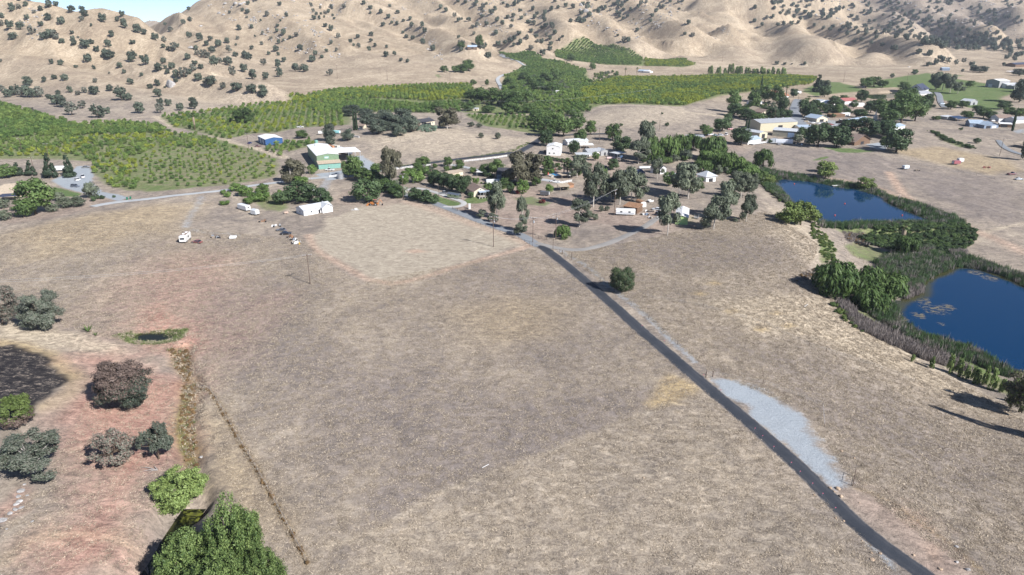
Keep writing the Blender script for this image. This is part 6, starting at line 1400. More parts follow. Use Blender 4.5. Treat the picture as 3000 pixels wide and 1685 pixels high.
# green mobile home and its yard
house('mobile_home', 'lime green mobile home with pale roof under the eucalyptus', (1978,657), (2014,659), 17, 3.3, 'lime', 'white', ridge='y', rise=.9, eave=.3, openings=wins('r', 1.4, 1.2, 1, .25, .55, .8) + (('dark', 'f', .5, -.9, 8, .8),), cat='mobile home')
house('shed', 'brown weathered shed behind the white travel trailer', (1826,622), (1866,627), 7, 3.0, 'brown', 'rust', 'shed', rise=.4, cat='shed')
house('shed', 'white arched-roof shed in the mobile home yard', (1876,608), (1893,606), 5, 1.9, 'white', 'rust', 'barrel', rise=1.0, cat='shed')
# right-hand settlement
house('warehouse', 'large cream warehouse with grey roof by the street', (2226,385), (2334,379), 20, 6.6, 'cream', 'grey', rise=2.2, eave=.3, openings=(('dark', 'f', .54, 0, 4.6, 4.2), ('blue', 'f', .6, 0, 1, 2.1)), chim=((.2, .5), (.4, .5), (.6, .5), (.8, .5)), cat='warehouse')
house('warehouse', 'long beige shed with pale roof and blue roller door', (2262,398), (2350,406), 15, 5.0, 'beige', 'lgrey', rise=1.4, eave=.3, openings=(('blue', 'f', .62, 0, 5, 4.0), ('win', 'f', .2, 1.2, .8, .8)), cat='warehouse')
house('warehouse', 'small beige shed with open dark doorway', (2172,394), (2224,406), 9, 4.2, 'beigel', 'lgrey', rise=1.2, eave=.3, openings=(('dark', 'r', .5, 0, 3.5, 3.2), ('blue', 'f', .45, 0, 3, 2.8)), cat='warehouse')
def deckrail(t, L, D, hw, rise):
    m = MB(); m.box(L * .1, -4, .5, L + 4, -.02, .7); m.build('deck', M_TRIM, t)
    for i in range(9):
        m = MB(); x = L * .1 + (L * .9 + 4) * i / 8; m.box(x - .06, -3.98, -1, x + .06, -3.88, 1.6); m.build('rail_post', M_TRIM, t)
    m = MB(); m.box(L * .1, -3.97, 1.5, L + 4, -3.9, 1.62); m.box(L * .1, -3.97, 1.05, L + 4, -3.9, 1.13); m.build('rail', M_TRIM, t)
house('house', 'white house with pale blue roof and railed deck', (2190,424), (2229,418), 10, 3.2, 'white', 'bluemet', rise=1.8, openings=wins('f', 1.2, 1.1, 1.1, .3, .6), extra=deckrail, cat='house')
house('house', 'brown-roofed house with wide hip roof behind dark trees', (2502,427), (2548,420), 15, 3.2, 'brown', 'brown', ridge='y', rise=4.2, eave=1.2, openings=(('dark', 'f', .5, 0, 4, 2.4),), cat='house')
house('open_shed', 'long open dark shed with grey roof at the junkyard', (2014,411), (2064,413), 8, 2.8, 'grey', 'grey', 'canopy', rise=.5, cat='shed')
house('house', 'cream garage house with pale blue roof at the street foot', (2392,358), (2424,356), 14, 3.4, 'stucco', 'bluemet', ridge='y', rise=2.4, eave=.7, openings=(('dark', 'f', .45, 0, 5, 2.4),), cat='house')
house('long_hall', 'long grey-roofed hall behind the dark tree row', (2497,376), (2556,366), 16, 4.2, 'brown', 'bluemet', rise=2.6, cat='hall')
house('shed', 'low shed with pale blue roof right of the cream warehouse', (2340,385), (2382,384), 12, 3.4, 'white', 'bluemet', rise=1.2, openings=wins('f', 1.2, 1.2, 1, .3, .6), cat='shed')
house('shed', 'second pale blue roof beside the low shed', (2365,392), (2400,391), 8, 3, 'beigel', 'bluemet', rise=1.0, cat='shed')
house('shed', 'grey flat-roofed shed in front of the hall', (2430,380), (2490,378), 10, 3, 'grey', 'grey', 'shed', rise=.5, cat='shed')
house('shed', 'red-brown barn shed with rusty roof', (2440,392), (2485,390), 10, 3.0, 'brown', 'rust', rise=1.2, cat='shed')
house('shed', 'small red shed with white gable', (2425,378), (2446,377), 6, 3.0, RF['red'], 'red', ridge='y', rise=1.2, cat='shed')
house('house', 'tan house with brown gable roof, left of the two', (2208,330), (2236,330), 12, 3.0, 'stucco', 'tan', ridge='y', rise=2.2, eave=.7, cat='house')
house('house', 'tan house with brown gable roof, right of the two', (2232,338), (2262,336), 12, 3.0, 'stucco', 'brown', ridge='y', rise=2.2, eave=.7, cat='house')
house('house', 'white house behind the pines', (2200,308), (2232,308), 10, 3.2, 'white', 'grey', rise=1.6, cat='house')
house('house', 'white house with red tile roof at the top of the street', (2278,291), (2310,291), 13, 4.0, 'white', 'tile', rise=2.6, openings=wins('f', 1.2, 1.4, 1.4, .2, .5, .8), cat='house')
house('house', 'second red tile roof behind the pines', (2245,280), (2275,281), 11, 3.6, 'white', 'tile', rise=2.2, cat='house')
house('house', 'red-roofed long building behind the dark square tree', (2474,306), (2512,304), 14, 3.4, 'white', 'red', rise=2.8, cat='house')
house('mobile_home', 'long white mobile home below the red roof', (2496,313), (2532,312), 6, 3.0, 'white', 'white', rise=.5, cat='mobile home')
house('house', 'white cottage with dark roof above the garages', (2400,307), (2428,306), 10, 3.2, 'white', 'lgrey', rise=2, ridge='y', cat='house')
house('house', 'white cottage right of the dark-roofed one', (2430,310), (2455,308), 9, 3.2, 'white', 'bluemet', rise=2, ridge='y', cat='house')
house('mobile_home', 'white box trailer house on the bare slope', (2470,342), (2490,340), 5, 2.8, 'white', 'white', rise=.3, cat='mobile home')
house('garage', 'brown low garage on the bare slope', (2440,345), (2475,343), 8, 2.6, 'brown', 'rust', 'shed', rise=.3, cat='garage')
house('shed', 'grey shed with blue-grey roof by the dark trees', (2620,385), (2650,378), 10, 3.2, 'white', 'bluemet', rise=1.4, cat='shed')
house('gabled_house', 'large white gabled house with steep dark roof on the lawns', (2658,275), (2702,271), 26, 4.2, 'white', 'navy', ridge='y', rise=6.0, eave=1.0, openings=(('win', 'f', .5, 5, 3.5, 2.5), ('dark', 'f', .5, .2, 8, 3.0)), cat='house')
house('house', 'grey-roofed wing of houses right of the steep gable', (2692,281), (2730,277), 14, 3.6, 'white', 'grey', rise=2.6, openings=wins('f', 1, 1.5, 1.3, .3, .7), cat='house')
house('barn', 'weathered grey barn with pale roof on the lawns', (2812,306), (2842,309), 12, 4.0, 'grey', 'lgrey', rise=2.2, openings=(('dark', 'r', .5, 0, 3, 2.8),), cat='barn')
house('barn', 'tall white barn of the ranch at the right edge', (2925,258), (2955,257), 20, 9, 'grey', 'white', rise=2.0, cat='barn')
house('stable', 'low white stable left of the tall white barn', (2896,256), (2930,257), 12, 4, 'white', 'white', 'shed', rise=.6, cat='stable')
house('stable', 'white arcaded stable right of the tall white barn', (2948,259), (2985,258), 12, 5, 'white', 'lgrey', rise=1.5, openings=tuple(('dark', 'f', c, .3, 3.5, 3.2) for c in (.15, .38, .62, .85)), cat='stable')
house('stable', 'low long stable at the right edge under the ranch', (2970,262), (3010,261), 12, 4, 'grey', 'grey', rise=1.2, cat='stable')
house('house', 'blue-grey house with pale gable roof, left of the blue pair', (2840,372), (2880,374), 13, 3.4, 'bluegrey', 'bluemet', rise=2.4, openings=wins('f', 1.1, 1.2, 1.2, .3, .7), cat='house')
house('house', 'blue-grey house with garage gable, right of the blue pair', (2882,377), (2924,375), 13, 3.2, 'bluegrey', 'bluemet', ridge='y', rise=2.2, eave=.8, openings=(('door', 'f', .7, 0, 4.5, 2.4), ('dark', 'f', .3, 0, 4.5, 2.4)), cat='house')
house('garage', 'white flat-roofed garage beside the leaning cypress', (2928,373), (2964,374), 9, 3.0, 'brown', 'white', 'shed', rise=.3, openings=(('dark', 'f', .35, 0, 5, 2.4),), cat='garage')
house('house', 'brown-roofed house behind the white garage', (2925,357), (2968,356), 12, 3.4, 'white', 'brown', rise=2.4, openings=wins('f', 1, 1.5, 1.2, .3, .6), cat='house')
house('house', 'white house at the right edge with grey roof', (2975,362), (3015,360), 12, 3.2, 'white', 'grey', rise=2, cat='house')
house('shed', 'small open shed with pale roof on the dry bank', (2774,352), (2798,350), 8, 2.8, 'grey', 'lgrey', 'shed', rise=.3, cat='shed')
house('solar_roof', 'dark solar canopy beside the small open shed', (2806,356), (2834,354), 9, 2.4, 'steel', M_SOLAR, 'canopy', rise=1.2, cat='solar canopy')
house('far_shed', 'small blue-roofed shed at the foot of the right hill', (2760,207), (2782,207), 12, 4, 'bluegrey', 'bluemet', rise=1.5, cat='shed')
house('far_barn', 'dark blue-roofed barn at the far right edge', (2974,197), (3010,196), 20, 5, 'brown', 'navy', rise=3, cat='barn')
house('far_shed', 'long low white-roofed shelter at the right edge pasture', (2958,214), (2992,214), 8, 3, 'steel', 'white', 'canopy', rise=.3, cat='shelter')
house('curved_shed', 'curved tan-roofed shelter cut by the right edge', (2968,430), (3030,440), 12, 3.2, 'brown', 'tan', 'canopy', rise=.6, cat='shelter')
p = G(2563, 352); st = empty('steeple', 'thin white steeple behind the dark tree row', 'steeple', p); m = MB(); m.tube([(0, 0, -1), (0, 0, 5), (0, 0, 10)], [.9, .7, .05], 8); m.build('spire', M_TRIM, st); m = MB(); m.box(-1.3, -1.3, -1, 1.3, 1.3, 4.2); m.build('tower', W['white'], st)
# swimming pool
A = G(1615, 520); k = mpp(A); pl = empty('swimming_pool', 'turquoise swimming pool with pale deck', 'pool', (A.x, A.y, A.z + .5), .35)
m = MB(); m.box(0, 0, -1.2, 17, 9.5, 0); m.build('deck', M_CONC, pl)
m = MB(); m.box(3, 2, -.9, 14.5, 7.8, .03); m.build('water', M_POOL, pl)
for i in range(2):
    m = MB(); m.box(1 + i * 14, 1.2, .0, 2.2 + i * 14, 1.8, .6); m.build('bench', W['tan'], pl)
for i, (u, v) in enumerate(((1618,508),(1627,505),(1606,518))):
    q = G(u, v); um = empty('parasol', ('coral red folded parasol left of the pool', 'coral red folded parasol behind the pool', 'coral red folded parasol at the pool corner')[i], 'parasol', (q.x, q.y, q.z + .3))
    m = MB(); m.tube([(0, 0, 0), (0, 0, 2.6)], .04, 6); m.build('pole', M_STEEL, um); m = MB(); m.tube([(0, 0, 1.0), (0, 0, 1.5), (0, 0, 2.6)], [.45, .32, .05], 8); m.build('canopy', plain('coral%d' % i, (.62, .12, .09), .8), um)
# ------------------------------------------------------------------ vehicles
PAINT = {}
def paint(c):
    if c not in PAINT:
        m = plain('paint_%d' % len(PAINT), c, .3, var=.06, spec=.5); PAINT[c] = m
    return PAINT[c]
M_CHROME = plain('polished_aluminium', (.72, .74, .76), .22, .9, var=.06)
M_LAMP = plain('tail_lamp', (.35, .02, .02), .3)
WHEEL = MB().cyl((0, 0, 0), (0, 1, 0), .36, .24, 14).mesh('wheel', M_TIRE); HUB = MB().cyl((0, 0, 0), (0, 1, 0), .2, .26, 10).mesh('hub', M_STEEL)
def wheels(t, xs, y, r=.36):
    for x in xs:
        for s in (-1, 1):
            w = link('wheel', WHEEL, t); w.location = (x, s * y, r); w.scale = (r / .36, 1, r / .36)
            h = link('hub', HUB, w)
def loft(sections, mat, name, t, smooth=False):
    """sections: list of (x, list of (y, z)) outlines, right half mirrored"""
    m = MB(); n = None; rows = []
    for x, half in sections:
        o = [(x, y, z) for y, z in half] + [(x, -y, z) for y, z in reversed(half)]
        rows.append(o); n = len(o)
    b = []
    for o in rows: b.append(len(m.v)); m.v += o
    for i in range(len(rows) - 1):
        for k in range(n):
            m.f.append((b[i] + k, b[i] + (k + 1) % n, b[i + 1] + (k + 1) % n, b[i + 1] + k)); m.m.append(0)
    m.f.append(tuple(b[0] + k for k in range(n - 1, -1, -1))); m.f.append(tuple(b[-1] + k for k in range(n))); m.m += [0, 0]
    return m.build(name, mat, t, smooth)
def at_px(u, v, z=0): p = G(u, v); return Vector((p.x, p.y, p.z + z))
def car(label, u, v, heading, col, kind='car', cat=None):
    """heading: degrees in plan, 0 = nose to the right, 90 = nose away from the camera"""
    t = empty({'car': 'parked_car', 'suv': 'parked_suv', 'pickup': 'pickup_truck', 'van': 'van'}[kind], label, cat or {'car': 'car', 'suv': 'car', 'pickup': 'pickup', 'van': 'van'}[kind], at_px(u, v, .02), R(heading))
    L, Wd, H = {'car': (4.6, .88, 1.42), 'suv': (4.8, .94, 1.72), 'pickup': (5.7, .98, 1.85), 'van': (5.4, .98, 2.1)}[kind]
    P = paint(col); h = L / 2
    belt = .92 if kind != 'car' else .82
    if kind == 'van': belt = 1.15
    s = lambda y, z0, z1: [(y * .9, z0), (y, z0 + .18), (y, z1 - .12), (y * .93, z1)]
    loft([(-h, s(Wd * .9, .35, belt * .93)), (-h + .25, s(Wd, .26, belt)), (h * .35, s(Wd, .26, belt)), (h - .3, s(Wd * .97, .28, belt * .88)), (h, s(Wd * .82, .36, belt * .72))], P, 'body', t)
    c0, c1, r0, r1 = {'car': (-h * .78, h * .38, -h * .45, h * .08), 'suv': (-h * .96, h * .42, -h * .84, h * .1), 'pickup': (-h * .08, h * .42, 0, h * .24), 'van': (-h * .98, h * .62, -h * .95, h * .34)}[kind]
    g = lambda a, b, z: [(Wd * a, belt - .04), (Wd * b, z)]
    loft([(c0, g(.93, .9, belt + .02)), (r0, g(.94, .8, H - .08)), (r1, g(.94, .8, H - .08)), (c1, g(.93, .9, belt + .02))], M_GLASS, 'glasshouse', t)
    m = MB(); m.hexa([(r0 - .1, -Wd * .79, H - .08), (r1 + .1, -Wd * .79, H - .08), (r1 + .1, Wd * .79, H - .08), (r0 - .1, Wd * .79, H - .08)], [(r0, -Wd * .72, H), (r1, -Wd * .72, H), (r1, Wd * .72, H), (r0, Wd * .72, H)]); m.build('roof', P, t)
    if kind == 'pickup':
        m = MB(); m.box(-h + .12, -Wd * .82, belt - .02, -h * .12, Wd * .82, belt + .015); m.build('bed', M_DOORD, t)
        for sy in (-1, 1):
            m = MB(); m.box(-h + .05, sy * Wd * .9 - .06, belt - .1, -h * .1, sy * Wd * .9 + .06, belt + .1); m.build('bed_side', P, t)
        m = MB(); m.box(-h, -Wd * .88, belt - .12, -h + .1, Wd * .88, belt + .1); m.build('tailgate', P, t)
    for sy in (-1, 1):
        m = MB(); m.box(h - .2, sy * Wd * .68 - .14, belt * .68, h - .02, sy * Wd * .68 + .14, belt * .82); m.build('headlight', M_CHROME, t)
        m = MB(); m.box(-h - .01, sy * Wd * .75 - .1, belt * .62, -h + .1, sy * Wd * .75 + .1, belt * .86); m.build('tail_light', M_LAMP, t)
    wheels(t, (-h * .58, h * .62), Wd - .08)
    return t
def boxtrailer(label, u, v, heading, L, Wd, H, mat, name='box_trailer', cat='trailer', floor=.75, axles=(0.,), round_=.15, win=(), door=True, tongue=True, stripe=None):
    t = empty(name, label, cat, at_px(u, v, .02), R(heading)); h = L / 2; w = Wd / 2; q = round_
    s = [(w - .02, floor), (w, floor + .1), (w, H - q), (w - q, H)]
    loft([(-h, [(w - .06, floor + .05), (w - .05, floor + .1), (w - .05, H - q - .05), (w - q - .05, H - .05)]), (-h + .1, s), (h - q, s), (h, [(w - .06, floor + .1), (w - .05, floor + .2), (w - .05, H - q - .2), (w - q - .05, H - .2)])], mat, 'body', t)
    if door:
        m = MB(); m.box(-h - .03, -w * .8, floor + .1, -h - .002, w * .8, H - .3); m.build('rear_door', M_DOORW if mat is not M_CHROME else M_GLASS, t)
    for sd, x, z, ww, hh in win:
        m = MB()
        if sd in 'lr':
            y = w if sd == 'l' else -w; m.box(x - ww / 2, min(y * .99, y + (.03 if y > 0 else -.03)), z, x + ww / 2, max(y * .99, y + (.03 if y > 0 else -.03)), z + hh)
        elif sd == 'b': m.box(-h - .05, x - ww / 2, z, -h - .001, x + ww / 2, z + hh)
        else: m.box(h - .02, x - ww / 2, z, h + .03, x + ww / 2, z + hh)
        m.build('window', M_GLASS, t)
    if stripe:
        for y in (-1, 1):
            m = MB(); m.box(-h * .95, y * w - .015 if y > 0 else y * w - .015, floor + .5, h * .9, y * w + .015, floor + .75); m.build('stripe', stripe, t)
    if tongue:
        m = MB(); m.tube([(h, -.5, floor - .1), (h + 1.2, 0, floor - .15)], .06, 5); m.tube([(h, .5, floor - .1), (h + 1.2, 0, floor - .15)], .06, 5); m.build('hitch', M_DOORD, t)
    wheels(t, axles, w - .12, .38)
    return t
pw = (.72, .72, .71)
# left
car('white pickup parked on the paved yard by the redwoods', 243, 520, 125, pw, 'pickup')
car('silver-blue suv parked on the paved yard beside the lawn', 221, 548, -12, (.16, .18, .22), 'suv')
car('grey car at the end of the paved yard under trees', 252, 492, 15, (.22, .22, .21), 'car')
boxtrailer('white boat trailer parked between the two redwoods', 168, 502, 12, 9.5, 2.6, 3.2, paint(pw), 'covered_boat', 'boat', .9, (-.6, .6), .5)
car('tiny white golf cart on the paved yard', 228, 530, 60, (.7, .7, .68), 'van'); sc.objects[-1]
for o in sc.objects:
    if o.get('label') == 'tiny white golf cart on the paved yard': o.name = 'golf_cart'; o['category'] = 'cart'; o.scale = (.5, .75, .85)
boxtrailer('white motorhome with brown-patched roof alone in the dry field', 544, 706, 97, 7.2, 2.6, 3.1, paint((.66, .65, .62)), 'motorhome', 'motorhome', .6, (-2.0, 2.2), .25, (('b', 0, 1.6, 1.7, .7), ('l', 0, 1.6, 1.2, .7), ('r', 0, 1.6, 1.2, .7)), False, False)
mh = [o for o in sc.objects if o.get('label', '').startswith('white motorhome')][0]
m = MB(); m.box(-1.8, -1.1, 3.1, 2.9, 1.1, 3.14); m.build('roof_patch', RF['brown'], mh)
for q, (x, y) in enumerate(((-.6, .2), (1.6, -.3))):
    m = MB(); m.box(x - .5, y - .4, 3.14, x + .5, y + .4, 3.45); m.build('roof_vent', M_TRIM, mh)
car('wrecked faded red car hulk in the dry field', 577, 712, 165, (.24, .10, .09), 'car')
def junk(name, label, u, v, boxes, cat='junk', mats=(M_DOORD, M_STEEL)):
    t = empty(name, label, cat, at_px(u, v), R(random.uniform(-15, 15)))
    rr = random.Random(int(u))
    for i in range(boxes):
        x, y = rr.uniform(-1.9, 1.9), rr.uniform(-.7, .7); a, b, c = rr.uniform(.3, .9), rr.uniform(.2, .5), rr.uniform(.3, 1.1)
        m = MB(); m.hexa([(x - a, y - b, -.1), (x + a, y - b, -.1), (x + a, y + b, -.1), (x - a, y + b, -.1)], [(x - a * .7, y - b * .6, c), (x + a * .6, y - b * .7, c * .9), (x + a * .8, y + b * .5, c), (x - a * .5, y + b * .8, c * 1.1)]); m.build('scrap_piece', mats[i % len(mats)], t)
    for i in range(3):
        x = rr.uniform(-2, 2); m = MB(); m.tube([(x, -.6, .2), (x + .3, 0, 1.2), (x + .5, .7, .3)], .06, 5); m.build('bar', mats[0], t)
    for i in range(2):
        w = link('wheel', WHEEL, t); w.location = (-1.4 + 2.8 * i, -.7, .33)
    return t
junk('scrap_machine', 'dark tangle of farm machinery in the dry field', 630, 697, 7, 'machinery', (M_DOORD, M_WOOD, M_STEEL))
def utility_bed(label, u, v, heading, col):
    t = empty('utility_bed', label, 'truck bed', at_px(u, v), R(heading))
    m = MB(); m.box(-1.3, -.95, .35, 1.3, .95, .5); m.build('floor', paint(col), t)
    for s in (-1, 1):
        m = MB(); m.box(-1.3, s * .95 - .05, .3, 1.3, s * .95 + .05, 1.0); m.build('side', paint(col), t)
        for x in (-1.2, 1.2):
            m = MB(); m.tube([(x, s * .9, 1.0), (x, s * .9, 1.9)], .04, 5); m.build('rack_post', M_STEEL, t)
    m = MB(); m.box(-1.3, -.95, .5, -1.2, .95, 1.0); m.build('tailgate', paint(col), t); wheels(t, (0.,), .85, .33)
utility_bed('white utility bed trailer with rack in the dry field', 683, 699, 8, pw)
boxtrailer('long white enclosed trailer at the edge of the garden', 716, 616, -38, 7.5, 2.5, 2.9, paint(pw), 'box_trailer', 'trailer', .6, (-.8, .8), .3, (('f', .1, 1.6, 1.1, .5),))
boxtrailer('short pale grey box trailer right of the long white one', 748, 630, -30, 3.6, 2.4, 2.9, paint((.55, .57, .58)), 'box_trailer', 'trailer', .6, (-.6, .5), .45)
# junk line beside the mown field
junk('scrap_trailer', 'pale stripped boat trailer at the head of the junk line', 812, 664, 5, 'trailer', (paint(pw), M_STEEL, M_WOOD))
car('grey wrecked car in the junk line', 824, 677, 170, (.16, .16, .17), 'car'); car('black wrecked car in the junk line', 838, 687, 10, (.02, .02, .025), 'car')
junk('scrap_heap', 'white and dark scrap heap at the end of the junk line', 862, 704, 8, 'scrap', (paint(pw), M_DOORD, M_STEEL)); junk('scrap_heap', 'pale scrap with yellow drum nearest the pole', 868, 714, 5, 'scrap', (paint(pw), M_DOORD))
junk('scrap_heap', 'small rust-orange scrap piece in the junk line', 853, 696, 3, 'scrap', (RF['rust'], M_WOODO)); junk('scrap_heap', 'small brown scrap by the garden track', 770, 650, 3, 'scrap', (RF['rust'], M_WOOD))
p = at_px(877, 716); dr = empty('drum', 'yellow steel drum beside the scrap heap', 'drum', p); m = MB(); m.tube([(0, 0, 0), (0, 0, .9)], .3, 12); m.build('shell', paint((.55, .33, .05)), dr)
p = at_px(839, 627); bl = empty('propane_tank', 'small pink-beige tank lying left of the white house', 'tank', p, .3); m = MB(); m.tube([(-1, 0, .7), (-.8, 0, .7), (.8, 0, .7), (1, 0, .7)], [.2, .5, .5, .2], 12); m.build('shell', paint((.5, .36, .28)), bl)
for x in (-.6, .6):
    m = MB(); m.box(x - .08, -.4, -.1, x + .08, .4, .35); m.build('saddle', M_CONC, bl)
p = at_px(1043, 615); wh_ = empty('well_head', 'white pump box on concrete pad in front of the backhoe', 'pump box', p); m = MB(); m.box(-.6, -.4, -.2, .6, .4, .9); m.build('box', paint(pw), wh_); m = MB(); m.box(-2.2, -.8, -.2, 1.4, .8, .12); m.build('pad', M_CONC, wh_)
# backhoe
p = at_px(1096, 602); bh = empty('backhoe', 'rusty orange backhoe loader parked by the round dark tree', 'backhoe', p, R(178)); OR = paint((.50, .19, .05))
m = MB(); m.box(-2.2, -.55, .7, 1.6, .55, 1.25); m.build('chassis', OR, bh)
m = MB(); m.hexa([(.2, -.5, 1.25), (1.9, -.5, 1.15), (1.9, .5, 1.15), (.2, .5, 1.25)], [(.2, -.48, 2.0), (1.8, -.45, 1.75), (1.8, .45, 1.75), (.2, .48, 2.0)]); m.build('hood', OR, bh)
for x, y in ((-1.2, -.6), (-1.2, .6), (.1, -.6), (.1, .6)):
    m = MB(); m.box(x - .06, y - .06, 1.2, x + .06, y + .06, 2.95); m.build('cab_post', M_DOORD, bh)
m = MB(); m.box(-1.4, -.8, 2.95, .3, .8, 3.07); m.build('cab_roof', paint((.40, .17, .15)), bh); m = MB(); m.box(-.8, -.3, 1.25, -.2, .3, 1.8); m.build('seat', M_DOORD, bh)
for s in (-1, 1):
    w = link('rear_wheel', WHEEL, bh); w.location = (-1.0, s * .95, .75); w.scale = (2.05, 1.8, 2.05); link('hub', HUB, w)
    w = link('front_wheel', WHEEL, bh); w.location = (1.5, s * .85, .5); w.scale = (1.35, 1.3, 1.35); link('hub', HUB, w)
    m = MB(); m.tube([(0, s * .75, 1.7), (1.6, s * .75, 1.5), (3.0, s * .75, .5)], .12, 6); m.build('loader_arm', OR, bh)
m = MB(); m.hexa([(2.9, -1.15, .1), (3.9, -1.15, .1), (3.9, 1.15, .1), (2.9, 1.15, .1)], [(2.9, -1.15, 1.0), (3.2, -1.15, 1.0), (3.2, 1.15, 1.0), (2.9, 1.15, 1.0)]); m.build('loader_bucket', OR, bh)
m = MB(); m.tube([(-2.1, 0, .9), (-2.9, 0, 2.9), (-3.3, 0, 3.2)], [.18, .16, .12], 6); m.build('boom', OR, bh); m = MB(); m.tube([(-3.2, 0, 3.2), (-4.1, 0, 1.9), (-4.3, 0, 1.0)], .13, 6); m.build('stick', OR, bh)
m = MB(); m.hexa([(-4.6, -.35, .2), (-3.9, -.35, .2), (-3.9, .35, .2), (-4.6, .35, .2)], [(-4.5, -.35, 1.1), (-4.1, -.35, 1.1), (-4.1, .35, 1.1), (-4.5, .35, 1.1)]); m.build('bucket', M_DOORD, bh)
for s in (-1, 1):
    m = MB(); m.tube([(-2.0, s * .5, .9), (-2.3, s * 1.4, .9), (-2.4, s * 1.5, .1)], .09, 5); m.build('stabiliser', OR, bh)
# packing shed yard
car('white pickup parked before the green packing shed', 966, 500, 175, pw, 'pickup')
boxtrailer('white semi-trailer with dark cab unit behind the packing shed', 1012, 452, -48, 15.5, 2.6, 4.1, paint((.62, .65, .70)), 'semi_trailer', 'semi-trailer', 1.2, (-6, -4.8, 4.5), .06, (('f', 0, 2.6, 1.3, 1.0),), True, False)
for i, (u, v, h, L, c, lb) in enumerate(((945,437,-38,12,(.20,.15,.13),'dark brown shipping container behind the packing shed'),(963,436,-38,12,(.50,.24,.13),'orange shipping container behind the packing shed'),(984,437,-40,7,(.62,.58,.50),'cream shipping container behind the packing shed'))):
    t = empty('shipping_container', lb, 'container', at_px(u, v), R(h)); m = MB(); m.box(-L / 2, -1.22, 0, L / 2, 1.22, 2.75); pm = plain('container_%d' % i, c, .6, wave=('X', 3.5), var=.15); m.build('body', pm, t)
    m = MB(); m.box(L / 2, -1.1, .1, L / 2 + .05, 1.1, 2.6); m.build('door', pm, t)
car('blue car beside the utility pole at the blue shed', 732, 421, 80, (.02, .04, .16), 'car'); car('dark red cart beside the blue shed', 756, 430, 20, (.16, .06, .06), 'car')
car('white pickup by the orchard track above the packing shed', 880, 374, 5, pw, 'pickup')
boxtrailer('white covered boat beside the dark oak', 946, 393, 20, 7, 2.3, 2.5, paint(pw), 'covered_boat', 'boat', .7, (0.,), .5); boxtrailer('white boat with teal cover beside the dark oak', 985, 392, 160, 7, 2.3, 2.6, paint((.3, .6, .6)), 'covered_boat', 'boat', .7, (0.,), .5)
car('dark car parked in front of the cream garage', 1058, 381, 20, (.06, .06, .07), 'suv')
# centre yards
boxtrailer('polished silver travel trailer on the loop drive', 1331, 581, -33, 7.5, 2.5, 2.9, M_CHROME, 'travel_trailer', 'trailer', .55, (-.5, .5), .7, (('f', 0, 1.5, 1.4, .6), ('r', 1.5, 1.5, .9, .5), ('r', -1.5, 1.5, .9, .5)))
car('silver pickup hitched behind the silver trailer', 1302, 569, 150, (.35, .36, .38), 'pickup')
boxtrailer('polished silver travel trailer in the centre yard under a roof', 1816, 470, 250, 8, 2.6, 2.9, M_CHROME, 'travel_trailer', 'trailer', .55, (-.5, .5), .7, (('f', 0, 1.4, 1.5, .6),))
house('carport', 'flat canopy over the silver trailer in the centre yard', (1808,466), (1834,462), 7, 3.3, 'steel', 'lgrey', 'canopy', rise=.1, cat='carport')
boxtrailer('white motorboat on a trailer beside the silver trailer', 1790, 467, 5, 6, 2.2, 1.7, paint((.6, .45, .42)), 'motorboat', 'boat', .6, (0.,), .4)
car('white car under the wide carport, left one', 1696, 462, 250, pw, 'suv'); car('white car under the wide carport, right one', 1716, 463, 250, pw, 'suv'); car('dark car beside the two-storey shed', 1596, 447, 95, (.03, .03, .05), 'suv')
car('white pickup parked below the swimming pool', 1626, 534, 172, pw, 'pickup'); car('dark blue car below the white carports', 1775, 492, 20, (.03, .04, .07), 'car')
boxtrailer('white motorhome in the shade left of the dark barn', 1445, 540, 10, 8, 2.6, 2.8, paint(pw), 'motorhome', 'motorhome', .6, (-2, 2), .2); boxtrailer('dark and white camper next to the shaded motorhome', 1468, 543, 10, 6, 2.5, 2.6, paint((.5, .5, .5)), 'camper', 'camper', .6, (0.,), .2)
boxtrailer('small dark stock trailer with white end on the bare yard', 1596, 573, 165, 4.8, 2.2, 2.3, paint((.10, .10, .11)), 'stock_trailer', 'trailer', .5, (0.,), .1)
boxtrailer('white travel trailer with awning stripe in the mobile home yard', 1832, 630, -8, 9.0, 2.6, 3.0, paint(pw), 'travel_trailer', 'trailer', .6, (-.6, .5), .25, (('r', -2, 1.5, 1, .6), ('r', 1.8, 1.5, 1, .6)), True, True, W['bluegrey'])
car('white car parked in the mobile home yard', 1923, 616, 150, (.62, .64, .66), 'car'); car('dark blue car beside the wispy eucalyptus', 1934, 630, 20, (.04, .06, .12), 'suv')
junk('scrap_heap', 'scattered white and blue clutter beside the white trailer', 1890, 630, 9, 'scrap', (paint(pw), W['bluegrey'], M_WOOD)); junk('scrap_heap', 'clutter heap behind the parked cars', 1905, 620, 7, 'scrap', (M_WOOD, paint(pw), M_DOORD)); junk('scrap_heap', 'pale clutter at the front of the mobile home yard', 1916, 640, 4, 'scrap', (paint(pw), M_WOOD))
utility_bed('flat trailer at the right side of the mobile home', 2040, 640, 70, (.3, .3, .31)); utility_bed('white utility trailer behind the grove yard', 1905, 592, 30, pw)
boxtrailer('long low white boat trailer above the grove', 1890, 495, 5, 8, 2.2, 1.5, paint(pw), 'covered_boat', 'boat', .6, (0.,), .3); car('dark blue pickup above the grove', 1968, 512, 15, (.08, .11, .2), 'pickup'); car('white car above the grove', 1955, 516, 30, pw, 'car')
